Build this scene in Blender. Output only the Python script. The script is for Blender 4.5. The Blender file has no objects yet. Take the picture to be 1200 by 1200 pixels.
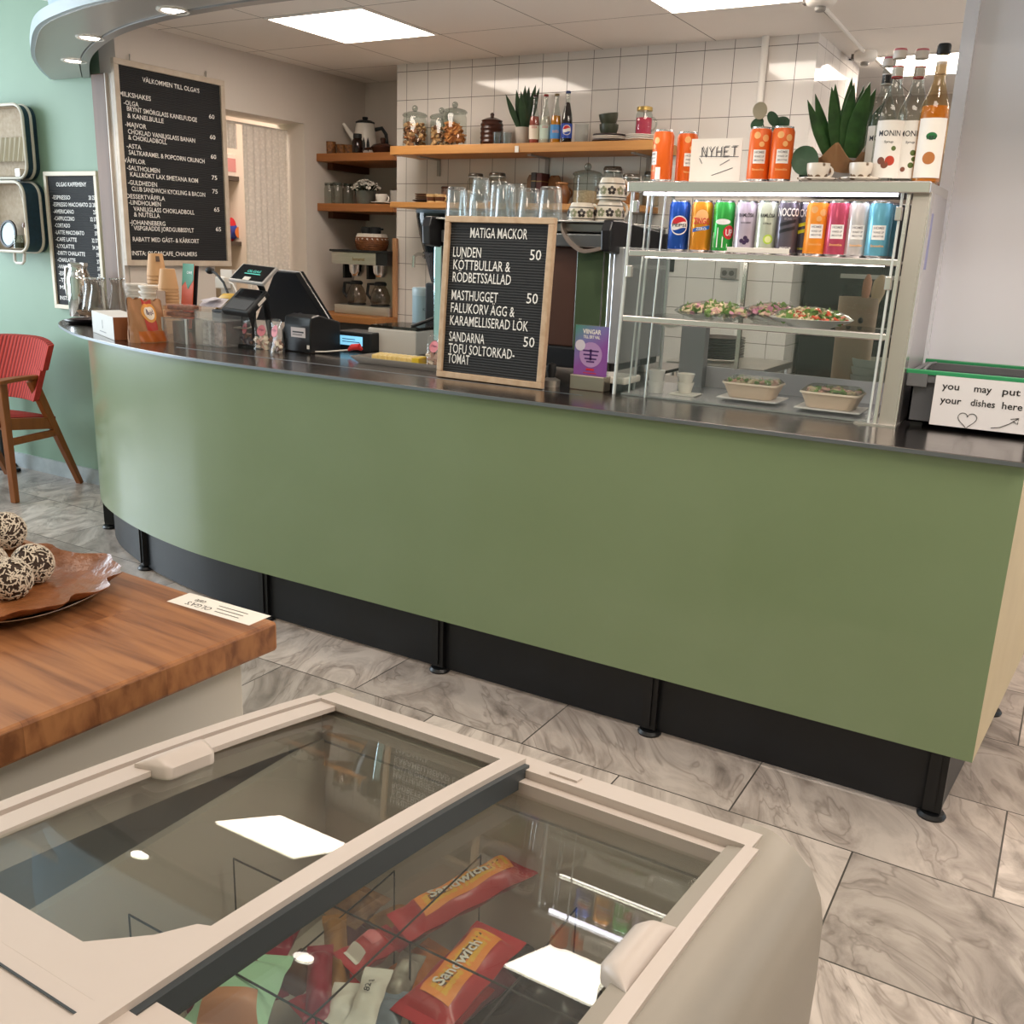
import bpy, math, random
from mathutils import Vector, Matrix, Euler
random.seed(7)
PI = math.pi
SC = bpy.context.scene
COL = SC.collection
# ---------------------------------------------------------------- camera
EYE = Vector((0, 0, 1.36))
FOC = 1120.46
_p, _r, _y = (math.radians(a) for a in (15.407, 2.139, 30.07))
FWD = Vector((-math.sin(_y)*math.cos(_p), math.cos(_y)*math.cos(_p), -math.sin(_p)))
_R0 = Vector((math.cos(_y), math.sin(_y), 0)); _U0 = _R0.cross(FWD)
RGT = _R0*math.cos(_r) + _U0*math.sin(_r)
UPV = -_R0*math.sin(_r) + _U0*math.cos(_r)
cd = bpy.data.cameras.new('camera'); cam = bpy.data.objects.new('camera', cd); COL.objects.link(cam)
cd.sensor_width = 36; cd.lens = FOC/1200*36; cd.clip_start = .02
cam.matrix_world = Matrix(((RGT.x, UPV.x, -FWD.x, EYE.x), (RGT.y, UPV.y, -FWD.y, EYE.y), (RGT.z, UPV.z, -FWD.z, EYE.z), (0, 0, 0, 1)))
SC.camera = cam
# ---------------------------------------------------------------- light
SC.view_settings.view_transform = 'Standard'; SC.view_settings.look = 'None'
SC.view_settings.exposure = 0.0; SC.view_settings.gamma = 1
W = bpy.data.worlds.new('world'); SC.world = W; W.use_nodes = True
W.node_tree.nodes['Background'].inputs[0].default_value = (.78, .9, 1, 1)
W.node_tree.nodes['Background'].inputs[1].default_value = 1.15
def area(name, loc, rot, sx, sy, power, color):
    l = bpy.data.lights.new(name, 'AREA'); l.shape = 'RECTANGLE'; l.size = sx; l.size_y = sy; l.energy = power; l.color = color
    o = bpy.data.objects.new(name, l); COL.objects.link(o); o.location = loc; o.rotation_euler = rot; return o
WARM = (1, .87, .74)
area('ceiling_lamp', (-.2, 1.0, 2.85), (0, 0, 0), 1.2, .5, 22, WARM)
area('ceiling_lamp', (1.1, 1.7, 2.85), (0, 0, 0), .9, .6, 40, (1, .9, .82))
area('ceiling_lamp', (-2.6, .6, 2.85), (0, 0, 0), 1.2, .5, 12, WARM)
area('ceiling_lamp', (-1.2, -1.4, 2.85), (0, 0, 0), 1.2, .5, 22, WARM)
area('window_daylight', (-7.6, 1.0, 1.7), (0, math.radians(-90), 0), 2.2, 3.2, 240, (.78, .9, 1))
area('added_ceiling_fill', (1.4, 4.9, 1.75), (math.radians(180), 0, 0), 1.2, 1.2, 45, (1, .9, .8))  # unseen upward fill, added to lighten the kitchen ceiling
# ---------------------------------------------------------------- helpers
def at(x, y, Y=None, Z=None, X=None):
    """the point of the photograph's pixel x, y that lies on the plane X, Y or Z = const"""
    d = FWD + RGT*((x-600)/FOC) + UPV*((600-y)/FOC)
    t = (Y-EYE.y)/d.y if Y is not None else (Z-EYE.z)/d.z if Z is not None else (X-EYE.x)/d.x
    return EYE + d*t
def rgb(c):
    if isinstance(c, str):
        c = [int(c[i:i+2], 16)/255 for i in (1, 3, 5)]
        return tuple(x/12.92 if x <= .04045 else ((x+.055)/1.055)**2.4 for x in c) + (1,)
    return tuple(c) + (1,)
MATS = {}
def mat(name, c='#808080', rough=.5, metal=0, spec=.5, var=None, bump=None, emit=0, coat=0, stretch=(1, 1, 1), trans=0, alpha=1, ior=1.45):
    if name in MATS: return MATS[name]
    m = bpy.data.materials.new(name); MATS[name] = m; m.use_nodes = True
    nt = m.node_tree; b = nt.nodes['Principled BSDF']; I = b.inputs
    I['Base Color'].default_value = rgb(c); I['Roughness'].default_value = rough; I['Metallic'].default_value = metal
    I['Specular IOR Level'].default_value = spec; I['Coat Weight'].default_value = coat; I['Coat Roughness'].default_value = .08
    I['Transmission Weight'].default_value = trans; I['IOR'].default_value = ior; I['Alpha'].default_value = alpha
    if emit: I['Emission Color'].default_value = rgb(c); I['Emission Strength'].default_value = emit
    if var or bump:
        tc = nt.nodes.new('ShaderNodeTexCoord'); mp = nt.nodes.new('ShaderNodeMapping'); mp.inputs['Scale'].default_value = stretch
        nt.links.new(tc.outputs['Object'], mp.inputs[0])
    if var:
        n = nt.nodes.new('ShaderNodeTexNoise'); n.inputs['Scale'].default_value = var[0]; n.inputs['Detail'].default_value = 5
        r = nt.nodes.new('ShaderNodeValToRGB'); r.color_ramp.elements[0].position = .32; r.color_ramp.elements[1].position = .68
        r.color_ramp.elements[0].color = rgb(var[1]); r.color_ramp.elements[1].color = rgb(c)
        nt.links.new(mp.outputs[0], n.inputs[0]); nt.links.new(n.outputs[0], r.inputs[0]); nt.links.new(r.outputs[0], I['Base Color'])
    if bump:
        n = nt.nodes.new('ShaderNodeTexNoise'); n.inputs['Scale'].default_value = bump[0]; n.inputs['Detail'].default_value = 4
        bp = nt.nodes.new('ShaderNodeBump'); bp.inputs['Strength'].default_value = bump[1]; bp.inputs['Distance'].default_value = .01
        nt.links.new(mp.outputs[0], n.inputs[0]); nt.links.new(n.outputs[0], bp.inputs['Height']); nt.links.new(bp.outputs[0], I['Normal'])
    return m
def thin_glass(name, tint='#ffffff', ior=1.7, rough=.0, haze=0, hazec='#ffffff'):
    """clear sheet: fresnel mix of a mirror and a tinted see-through, with an optional diffuse haze"""
    if name in MATS: return MATS[name]
    m = bpy.data.materials.new(name); MATS[name] = m; m.use_nodes = True; nt = m.node_tree; N = nt.nodes; L = nt.links
    N.remove(N['Principled BSDF']); out = N['Material Output']
    t = N.new('ShaderNodeBsdfTransparent'); t.inputs[0].default_value = rgb(tint)
    g = N.new('ShaderNodeBsdfGlossy'); g.inputs['Roughness'].default_value = rough
    f = N.new('ShaderNodeFresnel'); ge = N.new('ShaderNodeNewGeometry'); mr = N.new('ShaderNodeMapRange')
    mr.inputs[3].default_value = ior; mr.inputs[4].default_value = 1/ior; L.new(ge.outputs['Backfacing'], mr.inputs[0]); L.new(mr.outputs[0], f.inputs[0])
    mx = N.new('ShaderNodeMixShader'); L.new(f.outputs[0], mx.inputs[0]); L.new(t.outputs[0], mx.inputs[1]); L.new(g.outputs[0], mx.inputs[2])
    last = mx
    if haze:
        d = N.new('ShaderNodeBsdfDiffuse'); d.inputs[0].default_value = rgb(hazec); m2 = N.new('ShaderNodeMixShader'); m2.inputs[0].default_value = haze
        L.new(mx.outputs[0], m2.inputs[1]); L.new(d.outputs[0], m2.inputs[2]); last = m2
    L.new(last.outputs[0], out.inputs[0]); return m
class G:
    """collects shapes; build() links them as ONE mesh object"""
    def __init__(s): s.v = []; s.f = []; s.m = []
    def add(s, vs, fs, mi=0, M=None):
        o = len(s.v)
        for v in vs: s.v.append(tuple(M @ Vector(v)) if M is not None else tuple(v))
        for i, f in enumerate(fs):
            s.f.append([o+k for k in f]); s.m.append(mi[i] if isinstance(mi, list) else mi)
        return s
    def box(s, x0, x1, y0, y1, z0, z1, mi=0, M=None):
        return s.add([(x0, y0, z0), (x1, y0, z0), (x1, y1, z0), (x0, y1, z0), (x0, y0, z1), (x1, y0, z1), (x1, y1, z1), (x0, y1, z1)],
                     [(3, 2, 1, 0), (4, 5, 6, 7), (0, 1, 5, 4), (1, 2, 6, 5), (2, 3, 7, 6), (3, 0, 4, 7)], mi, M)
    def cyl(s, p0, p1, r0, r1=None, n=16, mi=0, M=None):
        return s.tube([p0, p1], [r0, r0 if r1 is None else r1], n, mi, M)
    def tube(s, pts, r, n=8, mi=0, M=None, flat=1):
        pts = [Vector(p) for p in pts]; k = len(pts)
        rs = r if isinstance(r, (list, tuple)) else [r]*k
        vs = []; fs = []; a = None
        for i, p in enumerate(pts):
            d = (pts[min(i+1, k-1)]-pts[max(i-1, 0)]).normalized()
            if a is None: a = d.orthogonal().normalized() if abs(d.z) > .99 else Vector((0, 0, 1)).cross(d).normalized()
            a = (a-d*a.dot(d)).normalized(); b = d.cross(a)
            for j in range(n):
                t = 2*PI*j/n; vs.append(p+(a*math.cos(t)+b*math.sin(t)*flat)*rs[i])
        for i in range(k-1):
            for j in range(n):
                j2 = (j+1) % n; fs.append((i*n+j, i*n+j2, (i+1)*n+j2, (i+1)*n+j))
        fs.append(tuple(range(n-1, -1, -1))); fs.append(tuple((k-1)*n+j for j in range(n)))
        return s.add(vs, fs, mi, M)
    def lathe(s, prof, n=24, c=(0, 0, 0), mi=0, M=None, sx=1, sy=1, cap=True):
        """prof: (radius, z) from bottom to top; mi may be a list, one per ring"""
        vs = []; fs = []; ms = []
        for r, z in prof:
            for j in range(n):
                t = 2*PI*j/n; vs.append((c[0]+max(r, 1e-5)*math.cos(t)*sx, c[1]+max(r, 1e-5)*math.sin(t)*sy, c[2]+z))
        k = len(prof)
        for i in range(k-1):
            for j in range(n):
                j2 = (j+1) % n; fs.append((i*n+j, i*n+j2, (i+1)*n+j2, (i+1)*n+j)); ms.append(mi[min(i, len(mi)-1)] if isinstance(mi, list) else mi)
        if cap:
            fs.append(tuple(range(n-1, -1, -1))); ms.append(mi[0] if isinstance(mi, list) else mi)
            fs.append(tuple((k-1)*n+j for j in range(n))); ms.append(mi[-1] if isinstance(mi, list) else mi)
        return s.add(vs, fs, ms, M)
    def prism(s, poly, h0, h1, mi=0, M=None):
        """poly: counter-clockwise (x, y) outline, from z h0 to h1"""
        n = len(poly)
        vs = [(x, y, h0) for x, y in poly]+[(x, y, h1) for x, y in poly]
        fs = [tuple(range(n-1, -1, -1)), tuple(range(n, 2*n))]+[(i, (i+1) % n, n+(i+1) % n, n+i) for i in range(n)]
        return s.add(vs, fs, mi, M)
    def grid(s, fn, nu, nv, t=0, mi=0, M=None, closed=False):
        """surface fn(u, v) for u, v in 0..1; with thickness t (a Vector offset) a closed solid"""
        vs = [Vector(fn(i/nu, j/nv)) for i in range(nu+1) for j in range(nv+1)]
        q = lambda i, j: i*(nv+1)+j
        fs = [(q(i, j), q(i+1, j), q(i+1, j+1), q(i, j+1)) for i in range(nu) for j in range(nv)]
        if t:
            t = Vector(t); o = len(vs); vs += [v+t for v in vs]
            fs += [tuple(o+k for k in reversed(f)) for f in fs[:nu*nv]]
            for i in range(nu):
                fs += [(q(i+1, 0), q(i, 0), o+q(i, 0), o+q(i+1, 0)), (q(i, nv), q(i+1, nv), o+q(i+1, nv), o+q(i, nv))]
            for j in range(nv):
                fs += [(q(0, j), q(0, j+1), o+q(0, j+1), o+q(0, j)), (q(nu, j+1), q(nu, j), o+q(nu, j), o+q(nu, j+1))]
        return s.add(vs, fs, mi, M)
    def ball(s, c, r, n=12, mi=0, M=None, sc=(1, 1, 1)):
        k = max(4, n//2)
        return s.lathe([(r*sc[0]*math.sin(PI*i/k), -r*sc[2]*math.cos(PI*i/k)) for i in range(k+1)], n, c, mi, M, 1, sc[1]/sc[0])
    def build(s, name, m, parent=None, smooth=True, bevel=0, loc=None, rz=0, seg=2, ang=35):
        me = bpy.data.meshes.new(name); me.from_pydata(s.v, [], s.f)
        for x in (m if isinstance(m, (list, tuple)) else [m]): me.materials.append(x)
        me.polygons.foreach_set('material_index', s.m)
        if smooth:
            me.polygons.foreach_set('use_smooth', [True]*len(s.f)); me.set_sharp_from_angle(angle=math.radians(ang))
        me.update(); o = bpy.data.objects.new(name, me); COL.objects.link(o)
        if parent is not None: o.parent = parent
        if loc is not None: o.location = loc
        o.rotation_euler.z = rz
        if bevel:
            b = o.modifiers.new('bevel', 'BEVEL'); b.width = bevel; b.segments = seg; b.limit_method = 'ANGLE'; b.angle_limit = math.radians(40)
        return o
def tag(o, label=None, cat=None, group=None, kind=None):
    for k, v in (('label', label), ('category', cat), ('group', group), ('kind', kind)):
        if v: o[k] = v
    return o
def thing(name, label, cat, loc=(0, 0, 0), rz=0, group=None):
    o = bpy.data.objects.new(name, None); COL.objects.link(o); o.location = loc; o.rotation_euler.z = rz; o.empty_display_size = .05
    return tag(o, label, cat, group)
def struct(name, g, m, bevel=0, parent=None, smooth=False, **k):
    o = g.build(name, m, parent, smooth, bevel, **k)
    if parent is None: o['kind'] = 'structure'
    return o
def dup(root, loc, rz=None, label=None, group=None):
    def cp(o, par):
        c = o.copy(); COL.objects.link(c)
        if par is not None: c.parent = par
        for ch in [x for x in bpy.data.objects if x.parent == o]: cp(ch, c)
        return c
    r = cp(root, None); r.location = loc
    if rz is not None: r.rotation_euler.z = rz
    if label: r['label'] = label
    if group: r['group'] = group
    return r
_TXT = {}
def text_geo(s, bold=0.0):
    k = (s, bold)
    if k in _TXT: return _TXT[k]
    c = bpy.data.curves.new('lettering', 'FONT'); c.body = s; c.size = 1; c.offset = bold; c.resolution_u = 2
    o = bpy.data.objects.new('lettering', c); COL.objects.link(o)
    dg = bpy.context.evaluated_depsgraph_get(); me = bpy.data.meshes.new_from_object(o.evaluated_get(dg))
    r = ([(v.co.x, v.co.y) for v in me.vertices], [tuple(p.vertices) for p in me.polygons])
    bpy.data.objects.remove(o); bpy.data.meshes.remove(me); bpy.data.curves.remove(c); _TXT[k] = r
    return r
def put_text(g, s, h, M, xs=1.0, bold=.0, align='l', mi=0, width=None, fn=None):
    """capital height h; M places local x, y, 0; fn(x, y) -> point instead of M; width forces the run's width"""
    if not s.strip(): return
    v, f = text_geo(s, bold)
    k = h/.729
    x0 = min(a for a, b in v); x1 = max(a for a, b in v)
    kx = width/(x1-x0) if width else k*xs
    off = -x0 if align == 'l' else -x1 if align == 'r' else -(x0+x1)/2
    pts = [((a+off)*kx, b*k) for a, b in v]
    if fn: g.add([fn(a, b) for a, b in pts], f, mi)
    else: g.add([M @ Vector((a, b, 0)) for a, b in pts], f, mi)
def face_matrix(o, xdir, ydir):
    """matrix whose local x runs along xdir and y along ydir from origin o"""
    x = Vector(xdir).normalized(); y = Vector(ydir); y = (y-x*y.dot(x)).normalized(); z = x.cross(y)
    return Matrix(((x.x, y.x, z.x, o[0]), (x.y, y.y, z.y, o[1]), (x.z, y.z, z.z, o[2]), (0, 0, 0, 1)))
def arc_pts(pts, n=8):
    """smooth Catmull-Rom run through plan points"""
    P = [Vector(p) for p in pts]; out = []
    for i in range(len(P)-1):
        a = P[max(i-1, 0)]; b = P[i]; c = P[i+1]; d = P[min(i+2, len(P)-1)]
        for k in range(n):
            t = k/n
            out.append(.5*((2*b)+(c-a)*t+(2*a-5*b+4*c-d)*t*t+(3*b-a-3*c+d)*t**3))
    out.append(P[-1]); return out
def offset2(pts, d):
    """plan polyline moved d to its left"""
    out = []
    for i, p in enumerate(pts):
        t = (pts[min(i+1, len(pts)-1)]-pts[max(i-1, 0)]); t = Vector((t.x, t.y)).normalized()
        out.append(Vector((p.x-t.y*d, p.y+t.x*d)))
    return out
def ribbon(g, pts, z0, z1, th, mi=0):
    """upright sheet along plan points, thickness th to its left"""
    q = offset2(pts, th); n = len(pts); vs = []
    for p in pts: vs += [(p.x, p.y, z0), (p.x, p.y, z1)]
    for p in q: vs += [(p.x, p.y, z0), (p.x, p.y, z1)]
    fs = []
    for i in range(n-1):
        a = 2*i; b = 2*i+2; c = 2*n+2*i; d = c+2
        fs += [(a, b, b+1, a+1), (d, c, c+1, d+1), (a+1, b+1, d+1, c+1), (b, a, c, d)]
    fs += [(0, 1, 2*n+1, 2*n), (2*n-2, 4*n-2, 4*n-1, 2*n-1)]
    g.add(vs, fs, mi); return g
def slab_between(g, A, B, z0, z1, mi=0):
    """flat slab between two plan polylines of equal length"""
    n = len(A); vs = [(p.x, p.y, z0) for p in A]+[(p.x, p.y, z1) for p in A]+[(p.x, p.y, z0) for p in B]+[(p.x, p.y, z1) for p in B]
    fs = []
    for i in range(n-1):
        fs += [(i, n+i, n+i+1, i+1), (2*n+i+1, 3*n+i+1, 3*n+i, 2*n+i), (n+i, 3*n+i, 3*n+i+1, n+i+1), (i+1, 2*n+i+1, 2*n+i, i)]
    fs += [(0, 2*n, 3*n, n), (n-1, 2*n-1, 4*n-1, 3*n-1)]
    g.add(vs, fs, mi); return g
def brick_mat(name, w, h, mortar, axes, shift, build, offset=0.0):
    """tiles on a plane; build(nodes, links, colour_socket_of_tile, tint, vector) returns a colour socket"""
    m = bpy.data.materials.new(name); MATS[name] = m; m.use_nodes = True; nt = m.node_tree; N = nt.nodes; L = nt.links
    b = N['Principled BSDF']; geo = N.new('ShaderNodeNewGeometry'); sp = N.new('ShaderNodeSeparateXYZ'); L.new(geo.outputs['Position'], sp.inputs[0])
    cb = N.new('ShaderNodeCombineXYZ'); mp = N.new('ShaderNodeMapping'); mp.inputs['Location'].default_value = (-shift[0], -shift[1], 0)
    L.new(sp.outputs[axes[0]], cb.inputs[0]); L.new(sp.outputs[axes[1]], cb.inputs[1]); L.new(cb.outputs[0], mp.inputs[0])
    br = N.new('ShaderNodeTexBrick'); br.offset = offset; br.offset_frequency = 2; br.squash = 1
    I = br.inputs; I['Scale'].default_value = 1; I['Brick Width'].default_value = w; I['Row Height'].default_value = h
    I['Mortar Size'].default_value = mortar; I['Mortar Smooth'].default_value = .1; I['Bias'].default_value = 0
    I['Color1'].default_value = (0, 0, 0, 1); I['Color2'].default_value = (1, 1, 1, 1); I['Mortar'].default_value = (.5, .5, .5, 1)
    L.new(mp.outputs[0], br.inputs[0])
    build(N, L, b, br, mp.outputs[0]); return m
def mixc(N, L, fac, a, b):
    x = N.new('ShaderNodeMix'); x.data_type = 'RGBA'
    for s, v in ((x.inputs[0], fac), (x.inputs[6], a), (x.inputs[7], b)):
        if hasattr(v, 'links'): L.new(v, s)
        elif isinstance(v, (int, float)): s.default_value = v
        else: s.default_value = rgb(v)
    return x.outputs[2]
# ================================================================ the setting
def _floor(N, L, b, br, vec):
    sep = N.new('ShaderNodeVectorMath'); sep.operation = 'SCALE'; sep.inputs[3].default_value = 23; L.new(br.outputs['Color'], sep.inputs[0])
    ad = N.new('ShaderNodeVectorMath'); L.new(vec, ad.inputs[0]); L.new(sep.outputs[0], ad.inputs[1])
    rot = N.new('ShaderNodeVectorRotate'); rot.rotation_type = 'Z_AXIS'; L.new(ad.outputs[0], rot.inputs[0])
    ml = N.new('ShaderNodeMath'); ml.operation = 'MULTIPLY'; ml.inputs[1].default_value = .5; L.new(br.outputs['Color'], ml.inputs[0])
    m2 = N.new('ShaderNodeMath'); m2.operation = 'ADD'; m2.inputs[1].default_value = .75; L.new(ml.outputs[0], m2.inputs[0]); L.new(m2.outputs[0], rot.inputs['Angle'])
    st = N.new('ShaderNodeMapping'); st.inputs['Scale'].default_value = (2.4, 5.0, 1); L.new(rot.outputs[0], st.inputs[0])
    n1 = N.new('ShaderNodeTexNoise'); n1.inputs['Scale'].default_value = 1.1; n1.inputs['Detail'].default_value = 9; n1.inputs['Roughness'].default_value = .62; n1.inputs['Distortion'].default_value = 2.0; L.new(st.outputs[0], n1.inputs[0])
    r1 = N.new('ShaderNodeValToRGB'); e = r1.color_ramp.elements; e[0].position = .30; e[0].color = rgb('#857a71'); e[1].position = .60; e[1].color = rgb('#cfc2b7')
    x = e.new(.44); x.color = rgb('#b0a399'); L.new(n1.outputs[0], r1.inputs[0])
    n2 = N.new('ShaderNodeTexNoise'); n2.inputs['Scale'].default_value = 1.1; n2.inputs['Detail'].default_value = 3; n2.inputs['Roughness'].default_value = .5; n2.inputs['Distortion'].default_value = 1.4; L.new(st.outputs[0], n2.inputs[0])
    ab = N.new('ShaderNodeMath'); ab.operation = 'SUBTRACT'; ab.inputs[1].default_value = .5; L.new(n2.outputs[0], ab.inputs[0])
    aa = N.new('ShaderNodeMath'); aa.operation = 'ABSOLUTE'; L.new(ab.outputs[0], aa.inputs[0])
    r2 = N.new('ShaderNodeValToRGB'); e = r2.color_ramp.elements; e[0].position = .0; e[0].color = (.42, .42, .42, 1); e[1].position = .02; e[1].color = (0, 0, 0, 1); L.new(aa.outputs[0], r2.inputs[0])
    c = mixc(N, L, r2.outputs[0], r1.outputs[0], '#6a5b50')
    tone = N.new('ShaderNodeValToRGB'); e = tone.color_ramp.elements; e[0].color = (.62, .62, .62, 1); e[1].color = (1, 1, 1, 1); e[1].position = .7; L.new(br.outputs['Color'], tone.inputs[0])
    mu = N.new('ShaderNodeMix'); mu.data_type = 'RGBA'; mu.blend_type = 'MULTIPLY'; mu.inputs[0].default_value = 1; L.new(c, mu.inputs[6]); L.new(tone.outputs[0], mu.inputs[7])
    c = mixc(N, L, br.outputs['Fac'], mu.outputs[2], '#4a4540')
    L.new(c, b.inputs['Base Color']); b.inputs['Roughness'].default_value = .32
M_FLOOR = brick_mat('marble_tiles', .61, .41, .0022, 'XY', (.035, 1.74-.41*20), _floor, .5)
def _tile(N, L, b, br, vec):
    n = N.new('ShaderNodeTexNoise'); n.inputs['Scale'].default_value = 3; L.new(vec, n.inputs[0])
    base = mixc(N, L, n.outputs[0], '#d9d2cc', '#e6e0da')
    L.new(mixc(N, L, br.outputs['Fac'], base, '#6f6863'), b.inputs['Base Color'])
    rr = N.new('ShaderNodeMapRange'); rr.inputs[3].default_value = .07; rr.inputs[4].default_value = .8; L.new(br.outputs['Fac'], rr.inputs[0]); L.new(rr.outputs[0], b.inputs['Roughness'])
M_TILE = brick_mat('white_wall_tiles', .1466, .15, .0016, 'XZ', (-3.385, -.10), _tile)
def _tile_side(N, L, b, br, vec): _tile(N, L, b, br, vec)
M_TILE_SIDE = brick_mat('white_wall_tiles_return', .1466, .15, .0016, 'YZ', (4.73, -.10), _tile_side)
def _ceil(N, L, b, br, vec):
    n = N.new('ShaderNodeTexNoise'); n.inputs['Scale'].default_value = 2; L.new(vec, n.inputs[0])
    base = mixc(N, L, n.outputs[0], '#f1eae2', '#f5efe8')
    L.new(mixc(N, L, br.outputs['Fac'], base, '#7d736b'), b.inputs['Base Color']); b.inputs['Roughness'].default_value = .85
M_CEIL = brick_mat('ceiling_panels', .589, .589, .0025, 'XY', (-2.90, 4.15), _ceil)
M_GREENW = mat('green_wall_paint', '#86a089', .55, var=(2.5, '#819b84'))
M_WHITEW = mat('white_wall_paint', '#d9cfc5', .7, var=(1.6, '#d2c8be'), bump=(60, .03))
M_WPANEL = mat('white_gloss_panel', '#f1f0fa', .25, var=(1.2, '#edecf6'))
M_DARKW = mat('dark_kitchen_wall', '#5a524d', .6)
M_ROOMC = mat('cafe_ceiling_paint', '#e4e0da', .9)
M_SOFFIT = mat('grey_soffit_paint', '#a9a7a2', .28)
M_SOFEDGE = mat('pale_soffit_edge', '#b9c9d2', .4)
M_WPOST = mat('brown_post_wood', '#7a5a43', .5, var=(14, '#644731'), stretch=(1, 1, .12))
M_SKIRT = mat('grey_stone_skirting', '#b9c0c0', .45, var=(8, '#9da5a6'))
M_BLACK = mat('matt_black', '#17181a', .5)

g = G(); g.box(-8.5, 2.6, -2.6, 7.2, -.1, 0); struct('floor', g, M_FLOOR)
g = G(); g.box(-8.5, -4.31, 3.33, 3.45, 0, 2.95); struct('wall_left', g, M_GREENW)
g = G(); g.box(-8.5, -4.15, 3.315, 3.33, 0, .085); struct('baseboard_left', g, M_SKIRT)
# kitchen's left wall with the curtained hatch
HY0, HY1, HZ0, HZ1 = 3.86, 4.60, .9, 2.03
g = G(); g.box(-4.31, -4.19, 3.30, HY0, 0, 2.95).box(-4.41, -4.19, HY1, 5.3, 0, 2.95).box(-4.41, -4.19, HY0, HY1, 0, HZ0).box(-4.41, -4.19, HY0, HY1, HZ1, 2.95)
struct('wall_kitchen', g, M_WHITEW)
g = G(); g.box(at(106, 88, Y=3.27).x, at(122.5, 100, Y=3.27).x, 3.27, 3.30, .9, 2.10); struct('trim_1', g, M_WPOST, .004)
g = G(); g.box(at(122.5, 100, Y=3.275).x, -4.195, 3.275, 3.30, .9, 2.10).box(-4.235, -4.225, 3.262, 3.276, .9, 2.10); struct('trim_2', g, mat('pale_metal_rail', '#cfc4ba', .4), .002)
# pantry behind the hatch
g = G(); g.box(-5.75, -5.65, 3.45, 5.3, 0, 2.6).box(-5.65, -4.41, 5.2, 5.3, 0, 2.6); struct('wall_pantry', g, mat('pantry_paint', '#cdbcae', .8))
# tiled pier, alcove back, far kitchen walls
g = G(); g.box(-3.60, -1.24, 4.73, 5.6, 0, 2.40, [0, 0, 0, 1, 0, 1]); struct('wall_back', g, [M_TILE, M_TILE_SIDE])
g = G(); g.box(-4.19, -3.60, 5.17, 5.25, 0, 2.40); struct('wall_alcove', g, M_WHITEW)
g = G(); g.box(-3.6, 2.6, 6.6, 6.7, 0, 2.40); struct('wall_far', g, mat('far_wall_paint', '#b9aca0', .7))
g = G(); g.box(-1.2, 2.6, 6.28, 6.6, 1.98, 2.06).box(-1.2, 2.6, 6.28, 6.3, 2.06, 2.12); struct('trim_3', g, mat('white_hood_edge', '#e0d9d2', .4))
g = G(); g.box(-1.0, 1.2, 6.30, 6.59, 1.25, 1.97); struct('trim_7', g, mat('painted_opening_shade', '#2b2725', .5))  # solid dark box; its colour paints the shade of an opening
g = G(); g.box(-.385, -.04, 3.09, 3.18, .947, 2.95).box(-.42, -.385, 3.07, 3.20, .947, 2.95); struct('wall_right', g, M_WPANEL)
g = G(); g.box(-8.45, -8.35, -2.6, -.2, 0, 2.95).box(-8.45, -8.35, 2.5, 3.33, 0, 2.95).box(-8.45, -8.35, -.2, 2.5, 0, .45).box(-8.45, -8.35, -.2, 2.5, 2.75, 2.95).box(-8.44, -8.36, 1.08, 1.16, .45, 2.75); struct('window_1', g, mat('window_wall_paint', '#cfd6d6', .6))
g = G(); g.box(2.5, 2.6, -2.6, 3.1, 0, 2.95); struct('wall_side', g, mat('warm_wall_paint', '#cdbfa6', .7))
g = G(); g.box(-8.5, 2.6, -2.6, -2.5, 0, 2.95); struct('wall_front', g, mat('front_green_paint', '#b4bfae', .6))
# ceilings: panelled kitchen, plain cafe
CZ = 2.34
g = G(); g.box(-4.19, 2.6, 2.50, 6.6, CZ, CZ+.04); struct('ceiling', g, M_CEIL)
g = G(); g.box(-6, -4.41, 3.45, 5.3, 2.5, 2.54); struct('ceiling_pantry', g, M_ROOMC)
g = G(); g.box(-8.5, 2.6, -2.6, 3.4, 2.95, 3.0); struct('ceiling_cafe', g, M_ROOMC)
# curved soffit over the counter
so = arc_pts([(2.6, 2.30), (.6, 2.30), (-1.2, 2.30), (-2.4, 2.30), (-2.96, 2.312), (-3.31, 2.382), (-3.60, 2.49), (-3.95, 2.70), (-4.25, 2.905), (-4.52, 3.125), (-4.735, 3.325)], 6)
si = arc_pts([(2.6, 2.53), (.6, 2.53), (-1.2, 2.53), (-2.3, 2.53), (-2.60, 2.535), (-2.90, 2.565), (-3.16, 2.62), (-3.43, 2.71), (-3.73, 2.855), (-4.02, 3.03), (-4.42, 3.325)], 6)
A = [Vector(p) for p in so]; B = [Vector(p) for p in si]
BI = [a+(b-a)*.80 for a, b in zip(A, B)]; BG = [a+(b-a)*.825 for a, b in zip(A, B)]; AI = [a+(b-a)*.06 for a, b in zip(A, B)]; AF = [a+(b-a)*.33 for a, b in zip(A, B)]
SZ = 2.10
g = G(); slab_between(g, AI, BI, SZ, SZ+.03); SOFFIT = struct('ceiling_soffit', g, M_SOFFIT, smooth=True)
g = G(); slab_between(g, A, AI, SZ+.004, SZ+.045); struct('trim_4', g, M_SOFEDGE, smooth=True)
g = G(); slab_between(g, BG, B, SZ-.004, SZ+.03); struct('trim_5', g, mat('soffit_rail_grey', '#9a9794', .35, .3), smooth=True)
g = G(); slab_between(g, BI, BG, SZ+.02, SZ+.03); struct('trim_6', g, M_BLACK, smooth=True)
g = G(); slab_between(g, AF, B, SZ+.03, 2.95); struct('wall_fascia', g, mat('fascia_paint', '#b3c8d4', .6), smooth=True)
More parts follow.
